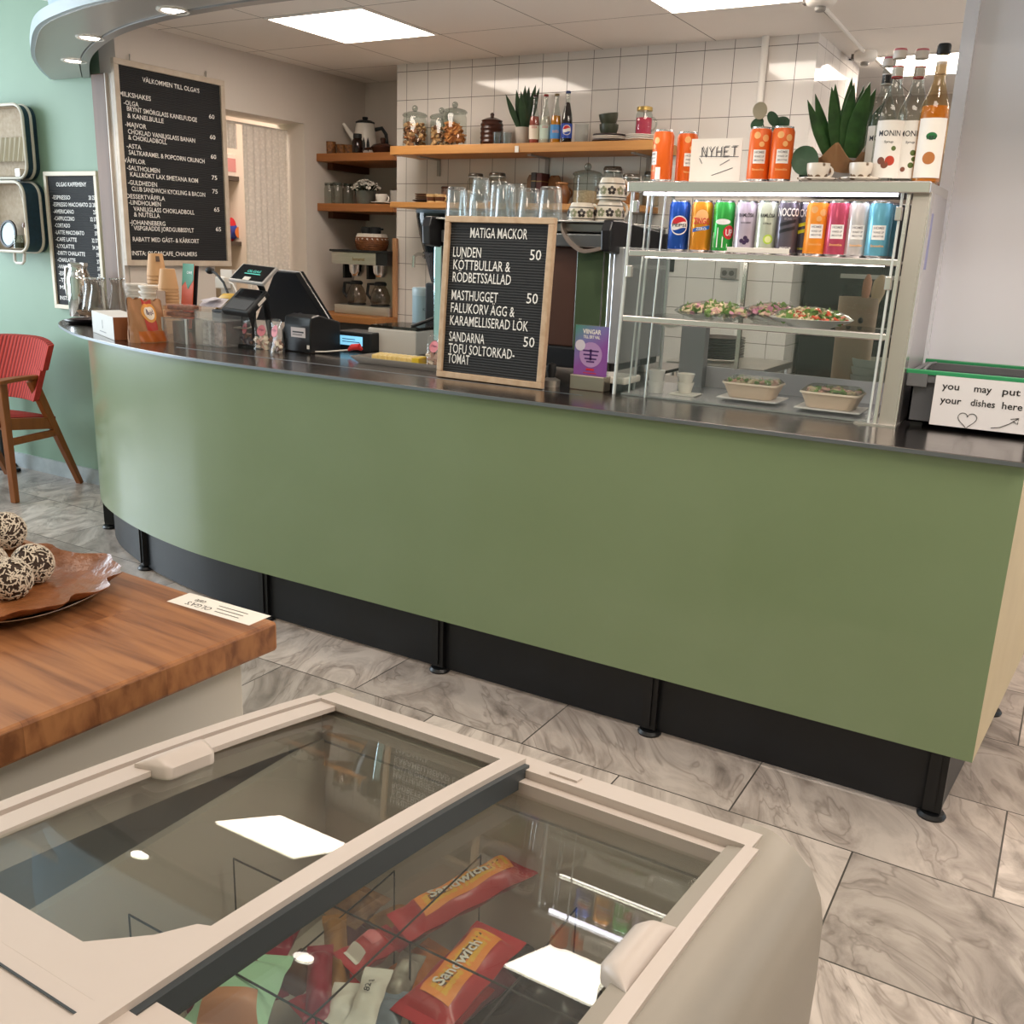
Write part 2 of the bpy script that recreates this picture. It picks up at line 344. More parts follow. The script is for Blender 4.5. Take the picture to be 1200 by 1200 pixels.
# ceiling lights of the kitchen
M_LIGHT = mat('light_diffuser', '#fff1e2', .6, emit=15.0); M_LFRAME = mat('light_frame', '#efe9e2', .5)
M_TRIMW = mat('white_plastic', '#e8e2da', .45)
for (x0, y0, lab) in ((-3.489, 3.561, 'square bright ceiling light panel near the tall menu board wall'),
                      (-1.722, 3.561, 'square bright ceiling light panel above the drinks display case'),
                      (-1.133, 5.328, 'square bright ceiling light panel deep in the kitchen behind the syrup bottles')):
    t = thing('ceiling_light', lab, 'ceiling light', (x0+.2945, y0+.2945, CZ), 0, 'square ceiling light panels')
    s = .287
    g = G(); g.box(-s, s, -s, -s+.012, -.006, -.0005).box(-s, s, s-.012, s, -.006, -.0005).box(-s, -s+.012, -s+.012, s-.012, -.006, -.0005).box(s-.012, s, -s+.012, s-.012, -.006, -.0005)
    g.build('frame', M_LFRAME, t, False)
    g = G(); g.box(-s+.012, s-.012, -s+.012, s-.012, -.004, -.0008); g.build('diffuser', M_LIGHT, t, False)
# more of the same panels, added out of view to keep the kitchen bright
for (x0, y0) in ((.634, 3.561), (.634, 5.328)):
    t = thing('ceiling_light', 'unseen light panel added behind the white wall panel', 'ceiling light', (x0+.2945, y0+.2945, CZ), 0, 'added unseen kitchen light panels')
    g = G(); g.box(-.285, .285, -.285, .285, -.005, -.0008); g.build('diffuser', M_LIGHT, t, False)
    g = G(); g.box(-.29, .29, -.29, -.285, -.006, -.0005).box(-.29, .29, .285, .29, -.006, -.0005); g.build('frame', M_LFRAME, t, False)
# downlights in the soffit
M_RING = mat('downlight_ring', '#e9e6e0', .3); M_LED = mat('downlight_lamp', '#fff6ea', .5, emit=16)
for (px, py, lab) in ((87, 71, 'round recessed downlight in the soffit end above the green wall'), (106, 44, 'round recessed downlight in the middle of the soffit curve'),
                      (203, 12, 'round recessed downlight where the soffit straightens')):
    p = at(px, py, Z=SZ)
    t = thing('downlight', lab, 'downlight', (p.x, p.y, SZ), 0, 'recessed soffit downlights')
    g = G(); g.lathe([(.036, -.001), (.05, -.006), (.056, -.003), (.056, -.0005)], 28, cap=False); g.build('ring', M_RING, t)
    g = G(); g.lathe([(.037, -.003), (.037, -.001)], 28); g.build('lamp', M_LED, t)
    l = bpy.data.lights.new('downlight_beam', 'SPOT'); l.energy = 7; l.spot_size = math.radians(110); l.spot_blend = .6; l.shadow_soft_size = .035; l.color = (1, .9, .78)
    o = bpy.data.objects.new('downlight_beam', l); COL.objects.link(o); o.location = (p.x, p.y, SZ-.012)
for x in (-1.95, -1.1, -.25):       # the row goes on above the frame
    t = thing('downlight', 'round recessed downlight in the straight soffit above the counter', 'downlight', (x, 2.44, SZ), 0, 'downlights of the straight soffit')
    g = G(); g.lathe([(.036, -.001), (.05, -.006), (.056, -.003), (.056, -.0005)], 28, cap=False); g.build('ring', M_RING, t)
    g = G(); g.lathe([(.037, -.003), (.037, -.001)], 28); g.build('lamp', M_LED, t)
    l = bpy.data.lights.new('downlight_beam', 'SPOT'); l.energy = 7; l.spot_size = math.radians(110); l.spot_blend = .6; l.shadow_soft_size = .035; l.color = (1, .9, .78)
    o = bpy.data.objects.new('downlight_beam', l); COL.objects.link(o); o.location = (x, 2.44, SZ-.012); l.energy = 13

# ================================================================ service counter
TOPZ = .946
M_CGREEN = mat('counter_green_paint', '#7b8c68', .3, var=(3, '#788964'), coat=.5)
M_CEND = mat('counter_end_cream', '#c6b795', .5, var=(5, '#bcac89'))
M_KICK = mat('kick_black_blue', '#15181d', .4, var=(9, '#101215'))
M_FOOT = mat('foot_black', '#0f1012', .4)
_steel = dict(rough=.3, metal=1)
M_TOP = mat('dark_brushed_steel', '#948b86', .2, 1, var=(5, '#857c77'), stretch=(.4, 6, 1))
M_TOPE = mat('steel_edge', '#7d8388', .4, .8)
pan = arc_pts([(-.06, 2.37), (-.8, 2.37), (-1.6, 2.37), (-2.35, 2.37), (-2.62, 2.376), (-2.85, 2.397), (-3.13, 2.452), (-3.40, 2.535), (-3.62, 2.63), (-3.80, 2.75), (-3.93, 2.90), (-4.00, 3.08), (-4.01, 3.29)], 6)
slb = arc_pts([(-.055, 2.352), (-.8, 2.352), (-1.6, 2.352), (-2.35, 2.352), (-2.62, 2.358), (-2.85, 2.378), (-3.13, 2.432), (-3.40, 2.505), (-3.64, 2.585), (-3.88, 2.695), (-4.12, 2.83), (-4.30, 2.985), (-4.395, 3.16), (-4.405, 3.255)], 6)
ctr = thing('service_counter', 'long curved green service counter with dark kick plate on feet', 'counter', (-2, 2.7, 0))
def cb(g, name, m, **k):
    o = g.build(name, m, ctr, **k); o.location = (2, -2.7, 0); return o
pan = list(reversed(pan))   # run towards +x, so that the panel's back lies to its left
g = G(); ribbon(g, pan, .20, .932, .022); cb(g, 'front_panel', M_CGREEN, ang=50)
g = G(); g.prism([(-.085, 2.372), (-.060, 2.370), (.004, 3.20), (-.020, 3.20)], .20, .932); o = cb(g, 'end_panel', M_CEND, smooth=False); o['label'] = 'cream end panel'
kk = offset2(pan, .05)
g = G(); ribbon(g, kk[:-1]+[Vector((-.12, 2.43))], .012, .215, .012); cb(g, 'kick_plate', M_KICK, ang=50)
g = G(); g.prism([(-.127, 2.42), (-.115, 2.42), (-.055, 3.15), (-.067, 3.15)], .012, .215); cb(g, 'kick_plate', M_KICK, smooth=False)
for (x, y, a) in ((-3.86, 2.83, -52), (-3.24, 2.535, -22), (-2.44, 2.425, 0), (-1.655, 2.42, 0), (-.905, 2.42, 0), (-.132, 2.425, 0), (-.058, 3.16, 0)):
    M = Matrix.Translation((x, y, 0)) @ Matrix.Rotation(math.radians(a), 4, 'Z')
    g = G(); g.box(-.022, .022, -.018, .03, .02, .2, M=M).box(-.006, .006, -.024, -.018, .03, .2, M=M); g.lathe([(.012, .012), (.012, .03)], 12, M=M)
    g.lathe([(.034, 0), (.036, .006), (.030, .014), (.012, .016)], 18, M=M); cb(g, 'foot', M_FOOT)
wt = arc_pts([(-.035, 2.352), (-.035, 3.22)], 1)
g = G()
top_outline = [(p.x, p.y) for p in slb]+[(-3.4, 3.3), (-3.2, 3.6), (-1.3, 3.6), (-1.3, 3.22), (.010, 3.22)]
top_outline = list(reversed(top_outline))
g.prism(top_outline, .934, TOPZ)
ct = thing('countertop', 'dark steel countertop running along the green counter', 'countertop', (-2, 2.7, TOPZ))
o = g.build('top_sheet', M_TOP, ct, smooth=False, bevel=.002); o.location = (2, -2.7, -TOPZ)
g = G(); ribbon(g, list(reversed(slb)),   .935, .9448, -.0012); o = g.build('edge_strip', M_TOPE, ct); o.location = (2, -2.7, -TOPZ); o['label'] = 'bright metal front edge'
# inset rail line where the drop-in units begin
g = G(); g.box(-3.0, -1.25, 2.548, 2.556, TOPZ, TOPZ+.0006); o = g.build('inset_rail', M_TOPE, ct, smooth=False); o.location = (2, -2.7, -TOPZ)
# ================================================================ ice-cream freezer in the front
M_FRZ = mat('freezer_cream_plastic', '#c6bab1', .38, var=(3, '#c2b5ab')); M_FRZB = mat('freezer_body_metal', '#968e82', .42)
M_LINER = mat('freezer_liner', '#c9beb3', .5); M_GASK = mat('dark_gasket', '#3c4144', .45); M_WIRE = mat('wire_dark', '#1c1a19', .4)
M_LID = thin_glass('freezer_glass', '#f3f6f2', 1.5, haze=.012)
def fz(y):
    """height of the freezer's arched lid over the depth"""
    return .70+.13*(1-y)+.1*(.1296-(y-.64)**2)-(.25*(y-.98)**2 if y > .98 else 0)
def arch(g, x0, x1, y0, y1, dz0, dz1, n=18, nx=1):
    """solid strip that follows the arch, from dz0 to dz1 above it"""
    g.grid(lambda u, v: (x0+(x1-x0)*u, y0+(y1-y0)*v, fz(y0+(y1-y0)*v)+dz1), nx, n, (0, 0, dz0-dz1))
FX0, FX1, FY0, FY1 = -.885, -.233, .345, 1.0
fr = thing('ice_cream_freezer', 'cream chest freezer with curved sliding glass lids and ice creams inside', 'freezer', (-.56, .65, 0))
def fb(g, name, m, par=fr, **k):
    o = g.build(name, m, par, **k)
    if par is fr: o.location = (.56, -.65, 0)
    return o
# outer cabinet: rounded shoulders at both ends
def cab(u, v):
    prof = [(FX0-.075, .02), (FX0-.08, .30), (FX0-.078, .56), (FX0-.07, .60), (FX0-.045, .637), (FX0-.012, .656)]
    return prof
g = G()
nY = 20
sec = [(FX1+.080, 0.03), (FX1+.082, .40), (FX1+.084, .52), (FX1+.082, .60), (FX1+.076, .632), (FX1+.062, .663), (FX1+.038, .686), (FX1+.012, .698), (FX1-.004, .700)]
def shoulder(sgn):
    def fn(u, v):
        y = FY0-.05+(FY1+.035-FY0+.05)*v
        k = u*(len(sec)-1); i = min(int(k), len(sec)-2); t = k-i
        x = sec[i][0]+(sec[i+1][0]-sec[i][0])*t; z = sec[i][1]+(sec[i+1][1]-sec[i][1])*t
        zz = z if z < .45 else z+(fz(min(y, 1.0))-.70)*(z-.45)/.25
        xm = x if sgn > 0 else (FX0+FX1)-x
        return (xm, y, zz)
    return fn
g.grid(shoulder(1), 24, nY, (-.02, 0, -.004)); g.grid(shoulder(-1), 24, nY, (.02, 0, -.004))
g.box(FX0-.05, FX1+.05, FY1+.005, FY1+.015, .03, .66); g.box(FX0-.08, FX1+.08, FY0-.06, FY0-.04, .03, .74); g.box(FX0-.07, FX1+.07, FY0-.04, FY1+.02, .03, .06)
fb(g, 'cabinet', M_FRZB, ang=40)
g = G()
for (x, y) in ((FX0-.02, .36), (FX1+.02, .36), (FX0-.02, .98), (FX1+.02, .98)): g.cyl((x, y, 0), (x, y, .03), .02)
for i, (x, y) in enumerate(((FX0-.02, .36), (FX1+.02, .36), (FX0-.02, .98), (FX1+.02, .98))):
    g = G(); g.cyl((x, y, 0), (x, y, .035), .022); fb(g, 'foot', M_FOOT)
# fixed frame round the lids
g = G()
arch(g, FX0-.004, FX1+.004, .972, 1.018, -.05, .004, 8); arch(g, FX0-.004, FX1+.004, .955, .972, -.05, -.008, 4)
arch(g, FX0-.004, FX0+.014, FY0, .972, -.05, .010); arch(g, FX0+.014, FX0+.026, FY0, .972, -.05, .002); arch(g, FX1-.004, FX1+.012, FY0, .972, -.05, .004)
arch(g, FX0-.004, FX1+.004, FY0-.06, FY0+.03, -.05, .0085, 6)
fb(g, 'top_frame', M_FRZ, ang=40)
g = G(); arch(g, -.50, -.46, .985, 1.0, .004, .007, 2); fb(g, 'latch_strip', M_FRZ)
g = G(); g.grid(lambda u, v: (FX0+.02+(FX1-FX0-.05)*u, FY0+.004+.002*v, fz(FY0)+.0092), 1, 1, (0, 0, .0008)); fb(g, 'slot_line', M_GASK)
# liner
g = G()
ix0, ix1, iy0, iy1 = FX0+.03, FX1-.010, FY0+.03, .955
g.box(ix0-.012, ix0, iy0, iy1, .36, .66).box(ix1, ix1+.012, iy0, iy1, .36, .66).box(ix0-.012, ix1+.012, iy1, iy1+.012, .36, .655).box(ix0-.012, ix1+.012, iy0-.012, iy0, .36, .70).box(ix0-.012, ix1+.012, iy0-.012, iy1+.012, .345, .36)
fb(g, 'liner', M_LINER, smooth=False)
# lids
XM = -.545
lid = fr
def lidpart(x0, x1, dz, bars, gus, handle_x, hside, name):
    L = bpy.data.objects.new('sliding_lid', None); COL.objects.link(L); L.parent = fr; L.location = (.56, -.65, 0)
    g = G(); arch(g, x0+.01, x1-.01, .40, .962, dz-.008, dz-.004, 30, 2); g.v = [(x, y, z-.018*(y-.64)) for x, y, z in g.v]; go = g.build('lid_glass', M_LID, L, ang=60)
    g = G()
    for (a, b, c, d, lo, hi) in bars: arch(g, a, b, c, d, dz+lo, dz+hi)
    if gus: g.prism(gus, 0, 0)
    o = g.build('lid_frame', M_FRZ, L, ang=40)
    return L
dz = .006
bars = [(FX0+.022, FX0+.05, .37, .968, -.004, .003), (XM-.012, XM+.010, .29, .985, -.002, .009), (FX0+.022, XM, .958, .972, -.004, .008), (FX0+.022, XM, .367, .405, -.004, .0026)]
L1 = lidpart(FX0+.03, XM, dz, bars, None, 0, 0, '')
ga = at(84, 1134, Z=.783); gb = at(232, 1096, Z=.775)
g = G(); zz = lambda p: (p.x, p.y, fz(p.y)+dz+.0024)
q = [Vector((ga.x-.02, .392, 0)), Vector((XM-.008, .392, 0)), Vector((XM-.008, gb.y+.01, 0)), Vector((gb.x, gb.y, 0)), Vector((ga.x, ga.y, 0))]
g.add([zz(p) for p in q]+[(zz(p)[0], zz(p)[1], zz(p)[2]-.012) for p in q], [(0, 1, 2, 3, 4), (9, 8, 7, 6, 5)]+[(i, 5+i, 5+(i+1) % 5, (i+1) % 5) for i in range(5)]); g.build('lid_corner', M_FRZ, L1, False)
g = G(); arch(g, XM+.008, XM+.017, .37, .982, -.020, .008); g.build('lid_gasket', M_GASK, L1)
# scooped grip at the outer end of the first lid
p0 = at(165, 910, X=FX0+.04); p1 = at(243, 872, X=FX0+.04)
def grip(L, xa, xb, ya, yb, base):
    g = G()
    def fn(u, v):
        y = ya+(yb-ya)*v; e = min(1, min(v, 1-v)*7); x = xa+(xb-xa)*u*e
        return (x, y, fz(y)+base+.014*math.sin(PI*min(1, u*1.0))*e*.7+.012)
    g.grid(fn, 8, 16, (0, 0, -.014)); return g.build('lid_grip', M_FRZ, L, ang=50)
grip(L1, FX0+.030, FX0+.070, p0.y, p1.y, dz-.004)
bars = [(FX1-.020, FX1-.003, .37, .968, -.006, .006), (XM, FX1-.004, .956, .970, -.006, .003), (XM, FX1-.004, .36, .395, -.006, .020)]
L2 = lidpart(XM-.03, FX1+.004, -.014, bars, None, 0, 0, '')
q0 = at(748, 1180, Z=.752); q1 = at(800, 1088, Z=.745)
grip(L2, FX1-.006, FX1-.040, q0.y, q1.y, -.012)

# ---------------------------------------------------------------- oak block table with white base
M_OAK = mat('oak_block', '#a9683a', .38)
def oak(m, c1, c2, c3):
    nt = m.node_tree; N = nt.nodes; L = nt.links; b = N['Principled BSDF']
    tc = N.new('ShaderNodeTexCoord'); mp = N.new('ShaderNodeMapping'); L.new(tc.outputs['Object'], mp.inputs[0])
    br = N.new('ShaderNodeTexBrick'); br.offset = .37; I = br.inputs; I['Scale'].default_value = 1; I['Brick Width'].default_value = .62; I['Row Height'].default_value = .11; I['Mortar Size'].default_value = .0006
    I['Color1'].default_value = (0, 0, 0, 1); I['Color2'].default_value = (1, 1, 1, 1); I['Mortar'].default_value = (.2, .2, .2, 1); L.new(mp.outputs[0], br.inputs[0])
    sc = N.new('ShaderNodeVectorMath'); sc.operation = 'SCALE'; sc.inputs[3].default_value = 9; L.new(br.outputs['Color'], sc.inputs[0])
    ad = N.new('ShaderNodeVectorMath'); L.new(tc.outputs['Object'], ad.inputs[0]); L.new(sc.outputs[0], ad.inputs[1])
    m2 = N.new('ShaderNodeMapping'); m2.inputs['Scale'].default_value = (2.2, 26, 12); L.new(ad.outputs[0], m2.inputs[0])
    n = N.new('ShaderNodeTexNoise'); n.inputs['Scale'].default_value = 1.6; n.inputs['Detail'].default_value = 8; n.inputs['Distortion'].default_value = .35; L.new(m2.outputs[0], n.inputs[0])
    r = N.new('ShaderNodeValToRGB'); e = r.color_ramp.elements; e[0].position = .34; e[0].color = rgb(c1); e[1].position = .62; e[1].color = rgb(c3); x = e.new(.46); x.color = rgb(c2); L.new(n.outputs[0], r.inputs[0])
    t = N.new('ShaderNodeMapRange'); t.inputs[3].default_value = .86; t.inputs[4].default_value = 1.04; L.new(br.outputs['Color'], t.inputs[0])
    mu = N.new('ShaderNodeVectorMath'); mu.operation = 'SCALE'; L.new(r.outputs[0], mu.inputs[0]); L.new(t.outputs[0], mu.inputs[3]); L.new(mu.outputs[0], b.inputs['Base Color'])
oak(M_OAK, '#774a2d', '#93603c', '#a67046')
BT = .75
c0 = at(325, 728, Z=BT); c1 = at(0, 888, Z=BT); c2 = at(118, 660, Z=BT)
ex = (c0-c2).normalized(); rzb = math.atan2(ex.y, ex.x)
tb = thing('serving_table', 'white serving block with thick oak top beside the freezer', 'table', (c0.x, c0.y, 0), rzb)
g = G(); g.box(-1.3, 0, -.85, 0, BT-.052, BT); g.build('oak_top', M_OAK, tb, False, bevel=.006)
g = G(); g.box(-1.26, -.045, -.81, -.04, .0, BT-.052); g.build('base_cabinet', mat('white_cabinet_paint', '#d3ccc0', .45), tb, False, bevel=.003)

# tray with paper and coconut balls
M_PAPER = mat('baking_paper_brown', '#9a6038', .32, var=(14, '#7c4a2a'), bump=(22, .9), spec=.7)
tp = at(-22, 694, Z=BT)
tr = thing('serving_tray', 'steel serving tray lined with crumpled brown paper on the oak block', 'tray', (tp.x, tp.y, BT), rzb+.25)
def oval(u, v, rx, ry, z0, z1, p=2.6, wob=0):
    a = 2*PI*u; k = v
    c = math.cos(a); s = math.sin(a)
    r = (abs(c)**p+abs(s)**p)**(-1/p)
    w = 1+wob*(.6*math.sin(7*a+1)+.5*math.sin(13*a)+.4*math.sin(23*a+2))*k**3
    return (rx*r*c*k*w, ry*r*s*k*w, z0+(z1-z0)*max(0, (k-.72)/.28)**1.6+wob*.05*math.sin(11*a+k*9)*k**4)
g = G(); g.grid(lambda u, v: oval(u, v, .215, .165, .002, .016), 48, 8, (0, 0, .0015)); g.build('tray_dish', mat('tray_steel', '#c2c5c6', .22, 1), tr)
g = G(); g.grid(lambda u, v: oval(u, v, .235, .165, .005, .036, 3, .05), 96, 14, (0, 0, .0008)); g.build('paper_liner', M_PAPER, tr)
M_CHOC = mat('coconut_chocolate', '#3a2a20', .7, bump=(150, .4)); M_COCO = mat('coconut_flakes', '#d9cbb8', .75)
def coconut_ball(r):
    g = G(); g.ball((0, 0, r*.93), r, 20, sc=(1, 1, .93))
    rnd = random.Random(5)
    for i in range(480):
        z = rnd.uniform(-.85, 1); a = rnd.uniform(0, 2*PI); q = math.sqrt(1-z*z)
        nrm = Vector((q*math.cos(a), q*math.sin(a), z)); p = Vector((0, 0, r*.93))+nrm*r*.985
        t = nrm.orthogonal().normalized(); t.rotate(Matrix.Rotation(rnd.uniform(0, 6.28), 3, nrm)); b = nrm.cross(t)
        l = rnd.uniform(.003, .0056); w = .0009
        vs = [p+t*l+b*w, p-t*l+b*w, p-t*l-b*w, p+t*l-b*w]; vs += [v+nrm*.0013 for v in vs]
        g.add(vs, [(4, 5, 6, 7), (0, 1, 5, 4), (1, 2, 6, 5), (2, 3, 7, 6), (3, 0, 4, 7)], 1)
    return g
g = coconut_ball(.036)
first = g.build('coconut_ball', [M_CHOC, M_COCO])
balls = [(40, 668, 'coconut chocolate ball nearest the tray rim, by the bare brown paper'), (14, 686, 'coconut chocolate ball lowest on the tray, by the frame edge'), (10, 640, 'coconut chocolate ball lying behind two others on the tray'),
         (-14, 668, 'coconut chocolate ball cut by the frame edge, between two others')]
for i, (x, y, lab) in enumerate(balls):
    p = at(x, y+14, Z=BT+.006)
    o = first if i == 0 else first.copy()
    if i: COL.objects.link(o)
    o.location = (p.x, p.y, BT+.006+(.02 if i == 2 else 0)); o.rotation_euler = (0, 0, i*1.3)
    tag(o, lab, 'chocolate ball', 'coconut chocolate balls on the tray')
# name card on the block
p = [at(x, y, Z=BT) for x, y in ((196, 705), (222, 695), (317, 722), (292, 734))]
cx = (p[0]+p[2])/2
ey = (p[1]-p[0]); exx = (p[2]-p[1])
cdt = thing('name_card', 'white printed business card lying on the oak block corner', 'card', (cx.x, cx.y, BT))
Mc = face_matrix((0, 0, .0006), -exx, -ey)
w, h = exx.length, ey.length
g = G(); g.box(-w/2, w/2, -h/2, h/2, -.0005, 0, M=Mc); g.build('card_sheet', mat('card_white', '#eee6da', .5), cdt, False)
M_INK = mat('print_ink', '#2a2623', .6)
g = G(); Mt = Mc @ Matrix.Translation((0, 0, .0003))
put_text(g, "OLGA'S", .014, Mt @ Matrix.Translation((.035, .004, 0)), .9, 0, 'c'); put_text(g, 'cafe', .014, Mt @ Matrix.Translation((.05, -.012, 0)), .8, 0, 'c')
for k in range(3): g.box(-.06, -.005+.006*k, .012-.011*k, .0135-.011*k, 0, .0002, M=Mt)
g.build('lettering', M_INK, cdt, False)

# ---------------------------------------------------------------- red armchair by the green wall
M_TEAK = mat('teak_frame', '#985a2a', .4, var=(16, '#824a22'), stretch=(1, 1, .15))
def stripe(name):
    m = mat(name, '#c2392c', .85); nt = m.node_tree; N = nt.nodes; L = nt.links; b = N['Principled BSDF']
    tc = N.new('ShaderNodeTexCoord'); wv = N.new('ShaderNodeTexWave'); wv.inputs['Scale'].default_value = 14; wv.inputs['Distortion'].default_value = .6; wv.inputs['Detail'].default_value = 3
    wv.bands_direction = 'Y'; L.new(tc.outputs['Object'], wv.inputs[0])
    r = N.new('ShaderNodeValToRGB'); e = r.color_ramp.elements; e[0].position = .1; e[0].color = rgb('#7c1c14'); e[1].position = .5; e[1].color = rgb('#b8382c'); L.new(wv.outputs[0], r.inputs[0]); L.new(r.outputs[0], b.inputs['Base Color'])
    bp = N.new('ShaderNodeBump'); bp.inputs['Strength'].default_value = .5; bp.inputs['Distance'].default_value = .004; L.new(wv.outputs[0], bp.inputs['Height']); L.new(bp.outputs[0], b.inputs['Normal'])
    return m
M_RED = stripe('red_striped_wool')
fl = at(18, 589, Z=0); rl = at(94, 566, Z=0)
dirv = (rl-fl); ang = math.atan2(dirv.y, dirv.x)       # from front leg to rear leg
# local frame: +x along the rear direction of the visible side, +y to the chair's other side
ch = thing('armchair', 'red striped armchair with teak frame against the green wall', 'chair', (fl.x, fl.y, 0), ang)
Ld = dirv.length; Wd = .50
def bar(p, q, w, t, side=(0, 1, 0), w1=None):
    """tapered rectangular bar"""
    p = Vector(p); q = Vector(q); d = (q-p).normalized(); s = Vector(side); s = (s-d*s.dot(d)).normalized(); n = d.cross(s); w1 = w if w1 is None else w1
    vs = [p+n*w/2+s*t/2, p-n*w/2+s*t/2, p-n*w/2-s*t/2, p+n*w/2-s*t/2, q+n*w1/2+s*t/2, q-n*w1/2+s*t/2, q-n*w1/2-s*t/2, q+n*w1/2-s*t/2]
    g = G(); g.add(vs, [(0, 1, 2, 3), (7, 6, 5, 4), (0, 4, 5, 1), (1, 5, 6, 2), (2, 6, 7, 3), (3, 7, 4, 0)]); return g
ZA = .635
for y in (0, Wd):
    bar((0, y, 0), (-.01, y, ZA-.01), .030, .034, w1=.045).build('leg', M_TEAK, ch, False, bevel=.004)
    bar((Ld, y, 0), (Ld*.40, y, ZA-.02), .026, .034, w1=.052).build('leg', M_TEAK, ch, False, bevel=.004)
    bar((0, y, .315), (Ld*.66, y, .315), .035, .024).build('stretcher', M_TEAK, ch, False, bevel=.003)
    g = G(); g.grid(lambda u, v: (-.05+u*(Ld*.40+.09), y-.035+.07*v*(1-.35*u)+.012*u, ZA+.004*math.sin(u*PI)), 10, 4, (0, 0, -.02)); g.build('armrest', M_TEAK, ch, bevel=.003)
    bar((0, y, .41), (Ld*.62, y, .37), .06, .022).build('seat_rail', M_TEAK, ch, False, bevel=.003)
bar((.02, 0, .40), (.02, Wd, .40), .05, .022, (1, 0, 0)).build('seat_rail', M_TEAK, ch, False, bevel=.003)
def seatfn(u, v):
    x = -.03+u*(Ld*.75+.03); y = .02+(Wd-.04)*v
    return (x, y, .445-.05*u+.025*math.sin(PI*v)**.5*math.sin(PI*min(1, u*.9+.08))**.5)
g = G(); g.grid(seatfn, 14, 14, (0, 0, -.05)); o = g.build('seat', M_RED, ch)
def backfn(u, v):
    a = (u-.5)*2; y = Wd/2+a*(Wd/2+.04); z = .50+v*.31-.03*abs(a)**3*(1 if v > .5 else -.2)
    x = Ld*.46+.14*v+.05-.13*abs(a)**2.2*.8-.02
    return (x, y, z)
g = G(); g.grid(backfn, 20, 12, (.045, 0, .005)); o = g.build('backrest', M_RED, ch)
b = o.modifiers.new('bevel', 'BEVEL'); b.width = .015; b.segments = 3; b.limit_method = 'ANGLE'
# a corner of the cafe table in front of that chair
tq = at(6, 552, Z=0)
ta = thing('cafe_table', 'black pedestal leg of a cafe table beside the red armchair', 'table', (tq.x-.02, tq.y+.02, 0))
g = G(); g.cyl((0, 0, .02), (-.0, 0, .70), .028, n=16); g.build('pedestal', M_BLACK, ta)
g = G(); g.box(-.25, .10, -.03, .03, 0, .02).box(-.10, -.04, -.22, .10, 0, .018); g.build('base', M_BLACK, ta, False, bevel=.004)
g = G(); g.lathe([(.3, .70), (.305, .705), (.305, .72), (.3, .725)], 40, (-.26, -.22, 0)); g.build('table_top', mat('table_top_brown', '#5b3a24', .4), ta)
# ================================================================ kitchen shelves and what stands on them
M_PINE = mat('pine_shelf', '#c68f52', .5, var=(10, '#b57d43'), stretch=(.25, 5, 5)); M_PINED = mat('dark_pine_shelf', '#a86a38', .5, var=(10, '#935a2d'), stretch=(.25, 5, 5))
M_STEEL = mat('brushed_steel', '#c9c4be', .3, .85, var=(6, '#bdb8b2'), stretch=(1, 1, 12)); M_GREYP = mat('grey_painted_metal', '#a39c94', .5); M_CHROME = mat('chrome', '#d8d8d8', .08, 1)
M_WHITE = mat('glazed_white', '#e6dfd6', .25); M_GLASSJ = thin_glass('jar_glass', '#eef2ef', 1.6); M_BROWNC = mat('brown_glaze', '#3c221a', .25)
M_TEAKW = mat('brown_stoneware', '#6b4a33', .35)
S1, S2 = 1.875, 1.585       # shelf tops
def bracket(t, x, y1, z, ln=.2):
    g = G(); g.box(x-.011, x+.011, y1-.006, y1, z-.09, z, ).box(x-.011, x+.011, y1-ln, y1, z-.008, z); return g
def shelf(name, lab, x0, x1, y0, y1, zt, th, m, brx, loc):
    t = thing(name, lab, 'shelf', loc, 0, 'wooden kitchen shelves')
    g = G(); g.box(x0, x1, y0, y1, zt-th, zt); o = g.build('board', m, t, False, bevel=.003); o.location = [-c for c in loc]
    for x in brx:
        o = bracket(t, x, y1, zt-th).build('bracket', M_GREYP, t, False); o.location = [-c for c in loc]
    return t
shelf('wall_shelf', 'long upper pine shelf on the white tiled wall', -3.435, -1.87, 4.45, 4.728, S1, .045, M_PINE, (-3.30, -2.60, -2.02), (-2.6, 4.6, S1))
shelf('wall_shelf', 'lower pine shelf on the white tiled wall, behind the drinking glasses', -3.435, -1.95, 4.45, 4.728, S2, .03, M_PINE, (-3.30, -2.60, -2.02), (-2.6, 4.6, S2))
for zt, lab in ((S1-.003, 'upper dark wooden shelf in the alcove holding a white coffee pot'), (S2, 'lower dark wooden shelf in the alcove holding a flower pot')):
    t = thing('alcove_shelf', lab, 'shelf', (-3.9, 4.9, zt), 0, 'alcove shelves')
    g = G(); g.box(-.288, .30, -.20, .268, -.045, 0); g.build('board', M_PINED, t, False, bevel=.003)
    g = G(); g.box(-.288, -.25, -.10, .26, -.085, -.045); g.build('batten', mat('batten_wood', '#5d351f', .6), t, False)
def pos(px, py, z, Y):
    p = at(px, py, Y=Y); return (p.x, Y, z)
def one(name, lab, cat, prof, loc, m, n=24, group=None, mi=0, sx=1, sy=1, rz=0, ang=35):
    g = G(); g.lathe(prof, n, mi=mi, sx=sx, sy=sy); return tag(g.build(name, m, None, loc=loc, rz=rz, ang=ang), lab, cat, group)
def cup_prof(rb, rt, h, t=.003, curve=0):
    """hollow cup outline"""
    k = 6
    o = [(rb+(rt-rb)*(i/k)+curve*math.sin(PI*i/k), h*i/k) for i in range(k+1)]
    return [(.0001, .001)]+[(rb*.9, 0)]+o+[(r-t, max(z, t)) for r, z in reversed(o)]+[(.0001, t)]
